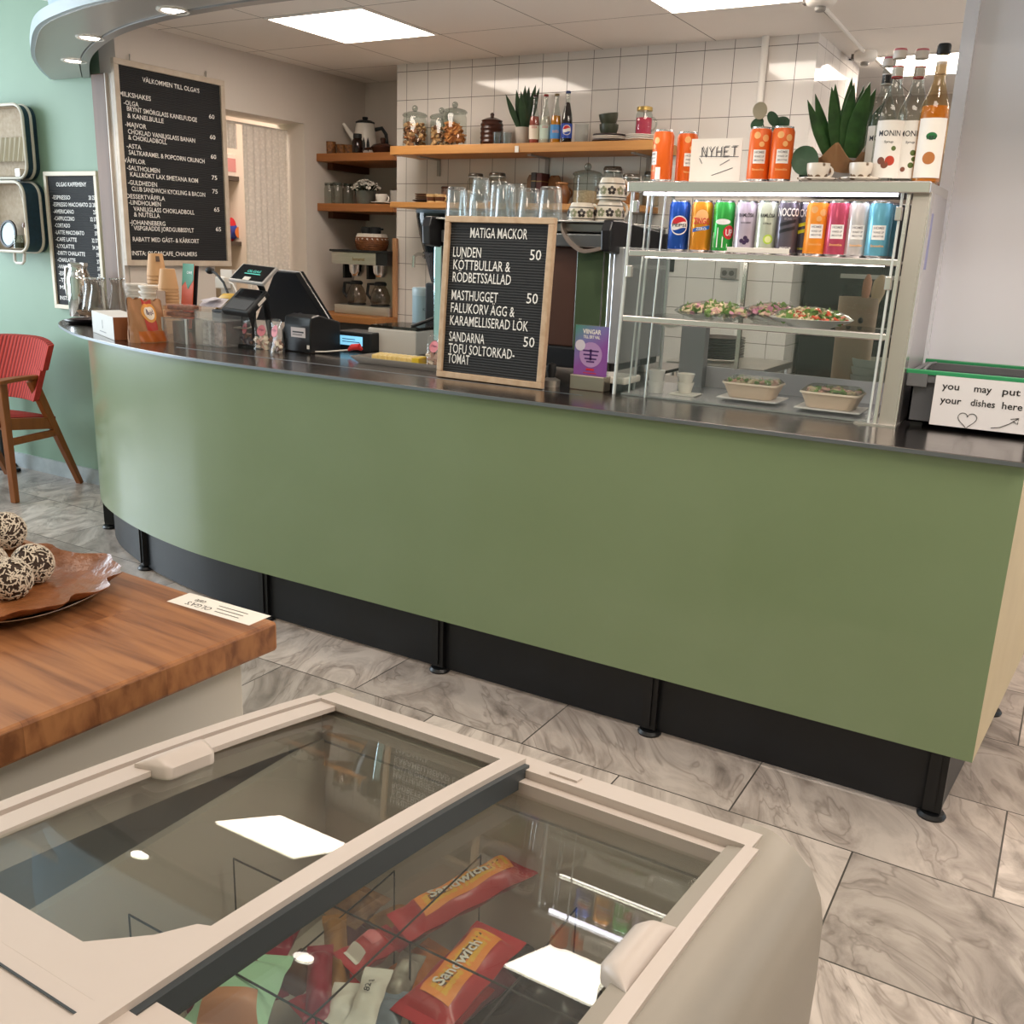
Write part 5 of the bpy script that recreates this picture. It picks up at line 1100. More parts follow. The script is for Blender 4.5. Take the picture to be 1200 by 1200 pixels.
# ---------------------------------------------------------------- drink cans
CR, CH = .0302, .148
M_CANTOP = mat('can_aluminium', '#cfcfd2', .25, 1)
def can(name, lab, loc, body, group, texts=(), extra=None, bands=None, turn=0, h=CH, r=CR):
    """texts: (string, cap height, z, width, material, a0) wrapped round the can; bands: list of (z0, z1, material)"""
    t = thing(name, lab, 'can', loc, 0, group); mats = [body, M_CANTOP]; f = h/.148
    prof = [(r*.78, 0), (r*.86, .003), (r, .012*f)]; mi = [1, 1]
    cuts = sorted(set([.0125*f, .134*f]+[z for bd in (bands or []) for z in bd[:2]]))
    zs = [.012*f]+cuts[1:]
    for z0, z1 in zip([.012*f]+cuts[1:-1], cuts[1:]):
        m = body
        for bd in bands or []:
            if bd[0]-1e-6 <= z0 and z1 <= bd[1]+1e-6: m = bd[2]
        if m not in mats: mats.append(m)
        prof.append((r, z1)); mi.append(mats.index(m))
    prof += [(r*.87, .143*f), (r*.89, .1475*f), (r*.86, .148*f), (r*.84, .145*f)]; mi += [0, 1, 1, 1]
    g = G(); g.lathe(prof, 30, mi=mi); g.build('can_body', mats, t)
    ca = math.atan2(-loc[1], -loc[0])+turn; rr = r*1.026
    byM = {}
    for (s, hh, z, wd, m, a0) in texts:
        g = byM.setdefault(m.name, (G(), m))[0]
        put_text(g, s, hh, None, 1, .02, 'c', width=wd, fn=lambda a, b, z=z, a0=a0: (rr*math.cos(ca+a0+a/rr), rr*math.sin(ca+a0+a/rr), z+b))
    for n_, (g, m) in byM.items(): g.build('lettering', m, t, False)
    if extra: extra(t, ca, r)
    return t
def patch(t, ca, r, pts, m, name, k=1.008, a0=0, nsub=8):
    """flat outline (arc length, height) laid on the can wall; x-monotone quads between two outlines"""
    lo, hi = pts; rr = r*k; g = G(); vs = []; n = len(lo)
    for (x, z), (x2, z2) in zip(lo, hi): vs += [(rr*math.cos(ca+a0+x/r), rr*math.sin(ca+a0+x/r), z), (rr*math.cos(ca+a0+x2/r), rr*math.sin(ca+a0+x2/r), z2)]
    g.add(vs, [(2*i, 2*i+2, 2*i+3, 2*i+1) for i in range(n-1)]); return g.build(name, m, t)
def rect(x0, x1, z0, z1, n=8): return ([(x0+(x1-x0)*i/n, z0) for i in range(n+1)], [(x0+(x1-x0)*i/n, z1) for i in range(n+1)])
def disc(cx, cz, R, n=16, sq=1):
    xs = [cx-R*math.cos(PI*i/n) for i in range(n+1)]; hh = [R*sq*math.sin(PI*i/n) for i in range(n+1)]
    return ([(x, cz-h) for x, h in zip(xs, hh)], [(x, cz+h) for x, h in zip(xs, hh)])
_gl = dict(rough=.22, metal=.35)
C_BLUE = mat('can_blue', '#1f4fa8', **_gl); C_ORNG = mat('can_orange_soda', '#e0912a', **_gl); C_GREEN = mat('can_green', '#3aa648', **_gl); C_LILAC = mat('can_lilac_silver', '#c3b5c4', **_gl); C_LIME = mat('can_lime_silver', '#c3c8b4', **_gl)
C_DGREY = mat('can_dark_grey', '#67616c', **_gl); C_OR2 = mat('can_bright_orange', '#e2641e', .3, .1); C_PINK = mat('can_pink_red', '#c4506a', **_gl); C_PINK2 = mat('can_pink', '#d86a92', **_gl); C_SILV = mat('can_silver', '#d6cfcd', **_gl); C_AQUA = mat('can_aqua', '#6fb4cc', **_gl)
C_ORT = mat('can_amber', '#f0922e', .3, .1); K_WHITE = mat('can_print_white', '#f1ece8', .4); K_BLACK = mat('can_print_black', '#26242a', .4); K_RED = mat('can_print_red', '#cf2a34', .35); K_YEL = mat('can_print_yellow', '#e6dc2e', .4); K_GREY = mat('can_print_grey', '#8a8488', .4)
K_PEACH = mat('can_print_peach', '#f5b878', .4); K_BLUE = mat('can_print_blue', '#2a63b8', .4); K_LIME = mat('can_print_lime', '#a9c63a', .4); K_DGRN = mat('can_print_green', '#1f6a38', .4); K_BERRY = mat('can_print_berry', '#3a2748', .4)
CYR = 2.744
def cpos(px, Y=CYR): p = at(px, 262, Y=Y); return (p.x, Y, zs1+.0005)
GC = 'drink cans on the middle shelf of the display case'
def x_cola(t, ca, r):
    g = emblem(t, t.location, r, .078, .0235); g.build('emblem', [K_WHITE, K_RED, C_BLUE], t)
can('drink_can', 'blue cola can with round red, white and blue emblem in the case', cpos(796), C_BLUE, GC, [('PEPSI', .0085, .0745, .043, K_BLACK, 0)], x_cola)
def x_zingo(t, ca, r):
    patch(t, ca, r, disc(0, .103, .019), K_PEACH, 'fruit_print')
    patch(t, ca, r, ([(-.026+.052*i/8, .060+.010*i/8) for i in range(9)], [(-.026+.052*i/8, .070+.010*i/8) for i in range(9)]), K_BLUE, 'blue_stripe', 1.009)
can('drink_can', 'orange soda can with red slanted lettering next to the blue cola can', cpos(822), C_ORNG, GC, [('ZINGO', .017, .083, .050, K_RED, 0), ('ZERO', .008, .066, .03, K_WHITE, 0)], x_zingo)
def x_seven(t, ca, r):
    patch(t, ca, r, disc(.018, .062, .017, sq=1.1), K_RED, 'red_spot', 1.010); patch(t, ca, r, disc(-.002, .09, .022, sq=.35), K_WHITE, 'white_loop', 1.008)
    patch(t, ca, r, ([(-.03, .02), (-.015, .02), (0, .02), (.015, .02)], [(-.03, .06), (-.015, .075), (0, .05), (.015, .03)]), K_WHITE, 'white_ray', 1.007); patch(t, ca, r, ([(-.03, .013), (-.01, .013), (.01, .013)], [(-.03, .045), (-.01, .03), (.01, .02)]), K_DGRN, 'dark_ray', 1.009)
can('drink_can', 'green lemon soda can with a red spot', cpos(848), C_GREEN, GC, [('UP', .018, .053, .022, K_WHITE, .018/CR)], x_seven)
def x_berry(t, ca, r):
    for dx, dz in ((-.008, .040), (0, .036), (.008, .041), (.002, .048)): patch(t, ca, r, disc(dx, dz, .006), K_BERRY, 'berry', 1.008)
can('drink_can', 'pale lilac sparkling water can with dark berries', cpos(874), C_LILAC, GC, [('RAMLÖSA', .010, .104, .042, K_BLACK, 0), ('BLACK CURRANT', .004, .087, .028, K_BLACK, 0)], x_berry, [(.0125, .028, mat('can_berry_foot', '#c48ba8', **_gl))])
def x_lime(t, ca, r):
    patch(t, ca, r, disc(.006, .046, .013), K_LIME, 'lime_slice', 1.008); patch(t, ca, r, disc(.006, .046, .009), mat('can_print_pale', '#dfe3a0', .4), 'lime_core', 1.010)
can('drink_can', 'pale sparkling water can with a lime slice', cpos(899), C_LIME, GC, [('RAMLÖSA', .010, .104, .042, K_BLACK, 0), ('CITRUS', .005, .085, .022, K_BLACK, 0)], x_lime, [(.0125, .030, mat('can_lime_foot', '#b5c858', **_gl))])
def x_noc(c):
    def f(t, ca, r):
        for z in (.062, .080): patch(t, ca, r, ([(-.022+.044*i/8, z+.012*i/8) for i in range(9)], [(-.022+.044*i/8, z+.009+.012*i/8) for i in range(9)]), c, 'slanted_bar', 1.008)
    return f
can('drink_can', 'dark grey energy drink can with black slanted bars', cpos(923), C_DGREY, GC, [('NOCCO', .022, .108, .062, K_WHITE, 0), ('BCAA', .006, .098, .02, K_GREY, 0), ('FOCUS', .005, .022, .03, K_WHITE, 0)], x_noc(K_BLACK))
can('drink_can', 'dark grey energy drink can with yellow bars, set back from its neighbours', cpos(944, 2.787), C_DGREY, GC, [('NOCCO', .022, .108, .062, K_WHITE, 0), ('CARIBBEAN', .005, .022, .03, K_YEL, 0)], x_noc(K_YEL))
def x_home(t, ca, r):
    patch(t, ca, r, rect(-.017, .017, .052, .088), K_WHITE, 'white_label', 1.008)
    for (x, z, q) in ((-.010, .125, .009), (.014, .118, .009), (.004, .102, .007)): patch(t, ca, r, disc(x, z, q), K_PEACH, 'fruit_print', 1.007)
def x_home2(t, ca, r): patch(t, ca, r, rect(-.017, .017, .052, .088), K_WHITE, 'white_label', 1.008)
TH = lambda c: [('HOMIE', .0062, .0785, .026, K_GREY, 0), ('WAKE UP', .0052, .068, .027, K_GREY, 0), ('SMOOTHIE', .0045, .0585, .027, K_GREY, 0), ('Smoothie', .006, .034, .034, K_PEACH, 0)]
can('drink_can', 'bright orange juice drink can with white square label in the case', cpos(957.5, 2.732), C_ORT, GC, TH(0), x_home)
can('drink_can', 'red pink juice drink can with white square label', cpos(982, 2.732), C_PINK, GC, TH(0), x_home2)
can('drink_can', 'pink can standing behind the red pink juice drink can', cpos(995, 2.807), C_PINK2, GC)
can('drink_can', 'silver white juice drink can with white square label', cpos(1006, 2.737), C_SILV, GC, TH(0), x_home2)
can('drink_can', 'aqua blue juice drink can with white square label', cpos(1031, 2.727), C_AQUA, GC, TH(0), x_home2)
can('drink_can', 'plain aqua can behind the labelled aqua blue can', cpos(1040, 2.807), C_AQUA, GC)
for px, lab in ((828, 'second row can seen between the orange soda and the green lemon soda'), (885, 'second row can seen between the two sparkling water cans'), (935, 'second row can behind the two dark grey energy drink cans')):
    can('drink_can', lab, cpos(px, 2.847), C_LILAC if px > 900 else C_SILV, GC)
# cans standing on the case
def tpos(px, py, Y=2.792): p = at(px, py, Y=Y); return (p.x, Y, CZT+.0125)
GT = 'bright orange cans on top of the display case'
def x_bar(t, ca, r):
    x_home(t, ca, r)
for px, lab, turn, Y in ((776, 'bright orange can nearest the shelf, standing on the case with its barcode outward', -1.15, 2.772), (804, 'bright orange can partly behind the handwritten sign on the case', .35, 2.832),
                   (889, 'bright orange can between the handwritten sign and its twin can', 0, 2.772), (915, 'bright orange can beside the big leaf on the case', .1, 2.772)):
    t = can('orange_can', lab, tpos(px, 190, Y), C_OR2, GT, TH(0), x_bar, turn=turn)
    if px == 776: patch(t, math.atan2(-t.location.y, -t.location.x), CR, rect(-.020, -.004, .012, .045), K_WHITE, 'barcode_label', 1.012)
# handwritten sign
p0 = at(807, 213, Y=2.787); p1 = at(866, 213, Y=2.787); zt_ = at(807, 163, Y=2.787).z
sg = thing('handwritten_sign', 'white paper sign with handwritten word standing on the display case', 'sign', (p0.x, 2.787, CZT+.0125)); sw = p1.x-p0.x; sh = zt_-CZT-.0125
g = G(); g.box(0, sw, 0, .0012, 0, sh); g.build('paper', mat('sign_paper', '#ece6df', .7), sg, False)
def pen(g, pts, r=.0009, M=None): g.tube([Vector(p) for p in pts], r, 5, M=M)
M_PEN = mat('pen_grey', '#55525a', .6); M_PENB = mat('pen_black', '#1d1b1c', .6)
MS = Matrix.Translation((0, -.0006, 0)) @ Matrix.Rotation(PI/2, 4, 'X')
L_ = {'N': [[(0, 0), (0, 1), (.7, 0), (.7, 1)]], 'Y': [[(0, 1), (.35, .5), (.7, 1)], [(.35, .5), (.35, 0)]], 'H': [[(0, 0), (0, 1)], [(0, .5), (.7, .5)], [(.7, 0), (.7, 1)]], 'E': [[(.7, 1), (0, 1), (0, 0), (.7, 0)], [(0, .5), (.5, .5)]], 'T': [[(0, 1), (.8, 1)], [(.4, 1), (.4, 0)]]}
g = G(); x = sw*.22
for c in 'NYHET':
    for st in L_[c]:
        for (a, b), (a2, b2) in zip(st, st[1:]):
            pen(g, [(x+a*.020, sh*.60+b*.026, 0), (x+a2*.020, sh*.60+b2*.026, 0)], .0011, MS); pen(g, [(x+a*.020+.003, sh*.60+b*.026+.003, 0), (x+a2*.020+.003, sh*.60+b2*.026+.003, 0)], .0006, MS)
    x += sw*.145
for (ax, az, bx, bz_) in ((.60, .42, .78, .54), (.45, .20, .85, .36), (.18, .58, .24, .46), (.18, .62, .95, .60)): pen(g, [(sw*ax, sh*az, 0), (sw*bx, sh*bz_, 0)], .0009, MS)
g.build('lettering', M_PEN, sg)
# plants on the case
rp = at(985, 200, Y=2.902)
t = thing('potted_snake_plant', 'big dark snake plant wrapped in brown paper on the display case', 'plant', (rp.x, 2.902, CZT+.0125))
g = G(); g.lathe([(.040, 0), (.043, .004), (.052, .075), (.046, .075), (.044, .066), (.0001, .064)], 26); g.build('pot', mat('pale_pot', '#b8b4b4', .4), t)
snake_plant(t, 0, [(-.03, 0, -.115, .225, .016), (-.022, .012, -.088, .245, .017), (-.012, -.015, -.062, .255, .019), (-.01, .02, -.03, .275, .020), (0, .0, .0, .285, .020), (.006, -.03, .030, .265, .026), (.012, .02, .022, .28, .019), (.018, .0, .070, .262, .021), (.024, .015, .110, .235, .017), (.004, -.02, -.012, .25, .022), (.016, .02, .05, .275, .017)], .062, M_LEAFL)
def wrap(u, v):
    a = 2*PI*u; r = .046+.040*v+.012*math.sin(5*a+1)*v+.008*math.sin(9*a)*v; return (r*math.cos(a), r*math.sin(a), .035+.05*v+.016*math.sin(4*a+2)*v+.012*math.sin(7*a)*v)
g = G(); g.grid(wrap, 60, 8, (.0008, 0, .0008)); g.build('paper_wrap', mat('kraft_wrap', '#b58a64', .7, bump=(30, .3)), t)
lp = at(947, 190, Y=2.792)
t = thing('round_leaf_plant', 'small plant with round green leaf between orange can and teacup on the case', 'plant', (lp.x, 2.807, CZT+.0125))
def roundleaf(c, r, tilt, turn, m, name, sq=1.15):
    M = Matrix.Translation(c) @ Matrix.Rotation(turn, 4, 'Z') @ Matrix.Rotation(tilt, 4, 'X')
    g = G(); g.grid(lambda u, v: (r*v*math.cos(2*PI*u), r*sq*v*math.sin(2*PI*u), -.10*r*v*v+.04*r*math.cos(4*PI*u)*v), 28, 5, (0, 0, -.0015), M=M); return g.build(name, m, t)
M_RL = mat('round_leaf_green', '#3f6148', .5, var=(25, '#35533c'))
g = G(); g.lathe([(.018, 0), (.022, .002), (.026, .04), (.0001, .041)], 18); g.build('pot', mat('dark_pot', '#3b3a38', .5), t)
roundleaf((-.006, -.028, .064), .036, 1.25, .3, M_RL, 'leaf'); roundleaf((.0, -.01, .03), .026, 1.0, .9, M_RL, 'leaf')
# leaves over the two orange cans
lp = at(903, 150, Y=2.872)
t = thing('trailing_plant', 'small leafy plant rising behind the two orange cans on the case', 'plant', (lp.x, 2.882, CZT+.0125))
g = G(); g.lathe([(.026, 0), (.03, .004), (.036, .06), (.0001, .061)], 20); g.build('pot', mat('dark_pot', '#3b3a38', .5), t)
for (dx, z, r, ti, tu, m) in ((-.035, .205, .020, 1.2, .3, mat('pale_leaf', '#b9b09a', .5)), (-.04, .17, .018, .9, 0, M_RL), (.005, .185, .018, 1.1, .8, M_RL), (.03, .175, .022, .8, .2, M_RL), (.02, .165, .018, 1.3, -.5, M_RL)):
    roundleaf((dx*.86, dx*.5-.01, z), r, ti, tu, m, 'leaf', 1.3)
    g = G(); g.tube([(0, 0, .06), (dx*.4, dx*.2, z*.7), (dx*.86, dx*.5-.01, z-.004)], .0018, 6); g.build('stem', M_RL, t)
# cups on the case
M_CHINA = mat('patterned_china', '#ded3c8', .25, var=(55, '#8a7a66'))
def china():
    m = bpy.data.materials.new('sprigged_china'); m.use_nodes = True; nt = m.node_tree; N = nt.nodes; L = nt.links; b = N['Principled BSDF']
    tc = N.new('ShaderNodeTexCoord'); v = N.new('ShaderNodeTexVoronoi'); v.inputs['Scale'].default_value = 45; L.new(tc.outputs['Object'], v.inputs[0])
    r = N.new('ShaderNodeValToRGB'); e = r.color_ramp.elements; e[0].position = .30; e[0].color = rgb('#6f5a48'); e[1].position = .38; e[1].color = rgb('#e2d8cd'); L.new(v.outputs['Distance'], r.inputs[0]); L.new(r.outputs[0], b.inputs['Base Color'])
    b.inputs['Roughness'].default_value = .2; return m
M_CHINA = china()
for px, lab in ((957, 'sprigged china cup on saucer below the round leaf on the case'), (1007, 'sprigged china cup on saucer beside the syrup bottles on the case')):
    p = at(px, 205, Y=2.732); teacup('china_cup', lab, 'cup', (p.x, 2.742, CZT+.0185), M_CHINA, .2, 'china cups on the display case', .030, .044)
# syrup bottles
M_SYG = thin_glass('syrup_glass', '#eef1ee', 1.55); M_AMB = mat('amber_syrup', '#c07a1c', .12, coat=.6); M_PAPL = mat('syrup_label', '#e9e3dd', .5)
def syrup(px, Y, lab, liquid, fill, letter, capm, band, fruit, lblc, hgt=.325, r=.037):
    p = at(px, 200, Y=Y); t = thing('syrup_bottle', lab, 'bottle', (p.x, Y, CZT+.0125), 0, 'syrup bottles on the display case'); h = hgt
    P = [(r*.9, 0), (r, .006), (r, h*.50), (r*.95, h*.56), (r*.62, h*.66), (r*.40, h*.74), (r*.36, h*.92), (r*.42, h*.925), (r*.42, h*.94)]
    g = G(); g.lathe([(.0001, 0)]+P, 26, cap=False); g.build('glass', M_SYG if liquid is None else thin_glass('amber_bottle_glass', '#f6e7cb', 1.55), t)
    if liquid:
        q = [(a*.94, max(z, .003)) for a, z in P if z < h*fill]; g = G(); g.lathe(q+[(.0001, q[-1][1]+.003)], 24); g.build('syrup', liquid, t)
    g = G(); g.lathe([(r*.44, h*.93), (r*.46, h*.935), (r*.46, h*.985), (r*.40, h)], 22, mi=[0, 0, 1]); g.build('cap', capm, t)
    g = G(); g.lathe([(r*.385, h*.79), (r*.375, h*.80), (r*.375, h*.865), (r*.385, h*.875)], 22, cap=False, mi=[1, 0, 1]); g.build('neck_band', band, t)
    ca = math.atan2(-p.y if False else -Y, -p.x)
    patch(t, ca, r, rect(-r*1.05, r*1.05, h*.04, h*.47, 12), lblc, 'front_label', 1.006)
    g = G(); rr = r*1.016
    for s, hh, z, w in letter: put_text(g, s, hh, None, 1, .01, 'c', width=w, fn=lambda a, b, z=z: (rr*math.cos(ca+a/rr), rr*math.sin(ca+a/rr), z+b))
    g.build('lettering', K_BLACK, t, False)
    for (x, z, R, m) in fruit: patch(t, ca, r, disc(x, z, R), m, 'fruit_print', 1.012)
    return t
M_CAPW = mat('cap_white', '#ded4cf', .4); M_CAPP = mat('cap_pink', '#d0707c', .4); M_FR1 = mat('fruit_red', '#b8402e', .4); M_FR2 = mat('fruit_brown', '#7a4a3a', .4); M_LF = mat('print_leaf', '#5a6a3a', .4)
LM = [('MONIN', .014, .115, .056), ('Syrup', .006, .098, .022)]
syrup(1026, 2.872, 'clear syrup bottle half hidden behind two others on the case', None, 0, LM, [M_CAPW, M_CAPP], [K_BLACK, M_CAPW], [], M_PAPL)
syrup(1037, 2.772, 'clear syrup bottle with red fruit label nearest the teacup', None, 0, LM, [M_CAPW, M_CAPP], [M_CAPW, M_REDP], [(.008, .055, .012, M_FR1), (-.014, .055, .009, M_FR2), (-.004, .045, .009, M_FR2), (.014, .085, .006, M_LF)], M_PAPL)
syrup(1062, 2.792, 'clear syrup bottle with plant label beside the amber bottle', None, 0, LM, [M_CAPW, M_CAPP], [M_CAPW, M_REDP], [(.010, .075, .007, M_LF), (.014, .060, .006, M_LF), (.008, .045, .007, M_LF), (-.01, .035, .006, M_FR2)], M_PAPL)
ab_ = syrup(1086, 2.772, 'amber syrup bottle with black cap at the end of the case', M_AMB, .60, [('1883', .010, .104, .022)], [M_BLACK, M_BLACK], [M_CAPW, M_CAPW], [(0, .06, .015, mat('spice_print', '#b0703e', .4))], M_PAPL, .33, .036)
patch(ab_, math.atan2(-ab_.location.y, -ab_.location.x), .036, disc(0, .112, .013, sq=.7), K_DGRN, 'green_badge', 1.010)

# ---------------------------------------------------------------- salads and boxes in the case
M_CLEARP = thin_glass('clear_plastic', '#f4f4f2', 1.5, haze=.04); M_LETT = mat('lettuce', '#7fa04a', .6, var=(40, '#5d8436')); M_CHK = mat('chicken_beige', '#d8c3a0', .6); M_ONI = mat('pickled_pink', '#cf8aa2', .5); M_TOM = mat('tomato_red', '#d8542f', .45); M_PAS = mat('pasta_cream', '#e3d3a8', .55); M_HAM = mat('ham_rose', '#d9a89a', .55)
def salad(lab, px, Y, mix, seed, rx=.118):
    p = at(px, 376, Y=Y); t = thing('salad_bowl', lab, 'bowl', (p.x, Y, zs2+.0005), 0, 'salad bowls in the display case'); rnd = random.Random(seed)
    g = G(); g.lathe([(.055, 0), (.06, .003), (rx*.9, .018), (rx, .026), (rx*.98, .027), (.06, .007), (.0001, .006)], 34, sy=.9); g.build('dish', M_CLEARP if seed != 2 else mat('foil_plate', '#d6d3d0', .3, .4), t)
    g = G()
    for i in range(210):
        a = rnd.uniform(0, 2*PI); q = rx*.82*math.sqrt(rnd.random()); z = .014+.034*(1-(q/rx)**2)*rnd.uniform(.6, 1.1)
        M = Matrix.Translation((q*math.cos(a), q*math.sin(a)*.88, z)) @ Euler((rnd.uniform(-.8, .8), rnd.uniform(-.8, .8), rnd.random()*6)).to_matrix().to_4x4()
        k = rnd.choice(mix)
        if k == 0: g.grid(lambda u, v: ((u-.5)*.030, (v-.5)*.02, .006*math.sin(u*7)+.004*math.cos(v*6)), 3, 2, (0, 0, -.001), 0, M)
        elif k in (4,): g.tube([(-.012, 0, 0), (-.004, .004, .002), (.006, .003, 0), (.012, -.002, .001)], .0022, 5, k, M)
        else: g.box(-.010, .010, -.006, .006, -.004, .004, k, M)
    o = g.build('salad', [M_LETT, M_CHK, M_ONI, M_TOM, M_PAS, M_HAM], t); o['kind'] = 'stuff'
    def dome(u, v):
        r = rx*1.0*v; a = 2*PI*u; return (r*math.cos(a), r*math.sin(a)*.9, .027+.030*(1-v*v)+.004*math.sin(6*a+v*9)*v)
    g = G(); g.grid(dome, 36, 7, (0, 0, .0006)); g.build('plastic_wrap', thin_glass('cling_film', '#ffffff', 1.12), t)
    return t
salad('salad bowl with chicken and lettuce near the glass corner post', 836, 2.772, (0, 0, 1, 1, 5, 2, 4), 1)
salad('salad bowl with pink pickled onion behind the pasta salad', 905, 2.872, (0, 2, 2, 1, 5), 3, .10)
salad('pasta salad with tomato strips on a pale plate', 950, 2.772, (0, 4, 4, 4, 3, 4, 1), 2, .115)
def takeaway(lab, px, py, Y, seed):
    p = at(px, py, Y=Y); t = thing('takeaway_box', lab, 'food box', (p.x, Y, TOPZ+.019), 0, 'takeaway salad boxes in the display case'); rnd = random.Random(seed)
    def tub(w0, d0, w1, d1, z0, z1, m, name, th=.002):
        O = rrect(2*w0, 2*d0, .02); P_ = rrect(2*w1, 2*d1, .022); n = len(O); g = G()
        vs = [(x-w0, y-d0, z0) for x, y in O]+[(x-w1, y-d1, z1) for x, y in P_]; fs = [(i, (i+1) % n, n+(i+1) % n, n+i) for i in range(n)]+[tuple(reversed(range(n)))]
        if name == 'clear_lid': fs.append(tuple(range(n, 2*n)))
        g.add(vs, fs); return g.build(name, m, t)
    tub(.062, .045, .078, .058, 0, .040, mat('pulp_cream', '#dcc3ae', .6), 'tub'); tub(.081, .061, .080, .060, .040, .045, mat('pulp_rim', '#e6d2bf', .55), 'tub_rim')
    tub(.079, .059, .066, .047, .045, .058, M_CLEARP, 'clear_lid')
    g = G()
    for i in range(90):
        M = Matrix.Translation((rnd.uniform(-.064, .064), rnd.uniform(-.046, .046), rnd.uniform(.034, .050))) @ Euler((rnd.uniform(-.6, .6), rnd.uniform(-.6, .6), rnd.random()*6)).to_matrix().to_4x4()
        g.box(-.010, .010, -.006, .006, -.003, .003, rnd.choice((0, 0, 1, 2)), M)
    g.build('salad', [M_LETT, M_CHK, M_HAM], t)['kind'] = 'stuff'
    g = G(); g.box(-.085, .085, -.065, .065, -.018, -.010); u = thing('serving_plate', 'white ribbed plate under '+('the takeaway box beside the paper cups' if seed == 4 else 'the takeaway box nearest the crate'), 'plate', (p.x, Y, TOPZ+.0255), 0, 'plates under the takeaway boxes'); 
    g = G(); g.grid(lambda a, b: (-.088+.176*a, -.066+.132*b, -.0075+.002*math.sin(60*a)*0+.006*max(0, abs(b-.5)*2-.85)+.006*max(0, abs(a-.5)*2-.88)), 40, 20, (0, 0, -.003)); g.build('tray', mat('ribbed_white', '#dcd6d6', .4), u)
    return t
takeaway('takeaway salad box with clear lid beside the paper cups', 881, 474, 2.772, 4)
takeaway('takeaway salad box with clear lid nearest the crate', 973, 486, 2.742, 5)
p = at(802, 466, Y=2.752)
for k in range(2): one('portion_cup', ('lower white portion cup on the napkins in the case', 'upper white portion cup on the napkins in the case')[k], 'cup', cup_prof(.018, .026, .032), (p.x, 2.752, TOPZ+.0125+.026*k), M_WHITE, 22, 'portion cups on napkins')
p = at(768, 462, Y=2.732); p = (p.x, 2.732)
for k in range(2): one('portion_cup', ('lower cloudy portion cup behind the corner glass of the case', 'upper cloudy portion cup behind the corner glass of the case')[k], 'cup', cup_prof(.021, .025, .035), (p[0], p[1], TOPZ+.0065+.033*k), mat('cloudy_plastic', '#c9c6c3', .4), 22, 'cloudy portion cups')
p = at(800, 470, Y=2.742); g = G()
for k in range(3): g.box(-.04+.003*k, .04+.003*k, -.03, .03, .0018*k, .0018*k+.0016)
tag(g.build('paper_napkins', M_WHITE, None, False, loc=(p.x-.0, 2.752, TOPZ+.0065)), 'white napkins under the portion cups', 'napkins')

# ---------------------------------------------------------------- crate for dishes
a = at(1055, 498, Z=TOPZ); 
KX0, KX1, KY0, KY1 = a.x, a.x+.37, a.y, a.y+.34
KH = at(1056, 432, Y=KY0).z-TOPZ
M_CRG = mat('crate_grey', '#55565b', .45); M_CRGN = mat('crate_green', '#2f8f5c', .4)
cr = thing('dish_crate', 'grey plastic crate with green rims for used dishes on the counter', 'crate', (KX0, KY0, TOPZ))
w, d = KX1-KX0, KY1-KY0
g = G(); th = .005; zb = .012; z1 = KH-.025
g.box(.012, w-.012, .012, .012+th, zb, z1).box(.012, w-.012, d-.012-th, d-.012, zb, z1).box(.012, .012+th, .012, d-.012, zb, z1).box(w-.012-th, w-.012, .012, d-.012, zb, z1).box(.012, w-.012, .012, d-.012, zb, zb+.004)
g.build('tub', M_CRG, cr, False)
g = G(); z0 = KH-.030
g.box(0, w, 0, .014, z0, KH-.006).box(0, w, d-.014, d, z0, KH-.006).box(0, .014, .014, d-.014, z0, KH-.006).box(w-.014, w, .014, d-.014, z0, KH-.006)
g.box(.0, .05, -.004, .0, KH-.042, KH-.006).box(w-.05, w, -.004, 0, KH-.042, KH-.006)
g.build('rim', mat('crate_rim_grey', '#6a6b6e', .45), cr, False, bevel=.002)
for y, nm in ((-.004, 'handle_bar'), (d-.010, 'handle_bar')):
    g = G(); g.box(-.004, w+.004, y, y+.016, KH-.010, KH+.002); g.build(nm, M_CRGN, cr, False, bevel=.002)
g = G(); g.tube([(.03, d*.15, KH-.004), (.03, d*.5, KH+.004), (.03, d*.85, KH-.004)], .004, 8); g.build('side_handle', mat('crate_rim_grey', '#6a6b6e', .45), cr)
for x in (.04, .14, .25):
    g = G(); g.box(x, x+.05, d-.0175, d-.0165, KH-.06, KH-.045); g.build('grip_slot', mat('slot_light', '#c5c3c2', .5), cr, False, bevel=.004)
g = G()
for x in (.02, w-.05):
    g = G(); g.box(x, x+.03, .02, d-.02, 0, .014); g.build('runner', M_BLACK, cr, False)
# note on the crate
n0 = at(1088, 501, Y=KY0-.006); n1 = at(1089, 432, Y=KY0-.006)
nt_ = thing('paper_note', 'white handwritten paper note taped to the front of the grey crate', 'note', (n0.x, KY0-.0075, TOPZ+.012)); nw = .225; nh = KH-.020
g = G(); g.box(0, nw, 0, .001, 0, nh); g.build('paper', mat('note_paper', '#e3dfe0', .35), nt_, False)
g = G(); MN = Matrix.Translation((0, -.0006, 0)) @ Matrix.Rotation(PI/2, 4, 'X')
put_text(g, 'you', .018, MN @ Matrix.Translation((.018, nh*.74, 0)), .95, .012, width=.040); put_text(g, 'may', .018, MN @ Matrix.Translation((.093, nh*.74, 0)), .95, .012, width=.040); put_text(g, 'put', .018, MN @ Matrix.Translation((.158, nh*.74, 0)), .95, .012, width=.040)
put_text(g, 'your', .018, MN @ Matrix.Translation((.018, nh*.46, 0)), .95, .012, width=.050); put_text(g, 'dishes', .018, MN @ Matrix.Translation((.090, nh*.46, 0)), .9, .012, width=.056); put_text(g, 'here', .018, MN @ Matrix.Translation((.162, nh*.46, 0)), .9, .012, width=.046)
g.build('lettering', M_PENB, nt_, False)
g = G(); hx, hz = .088, nh*.17
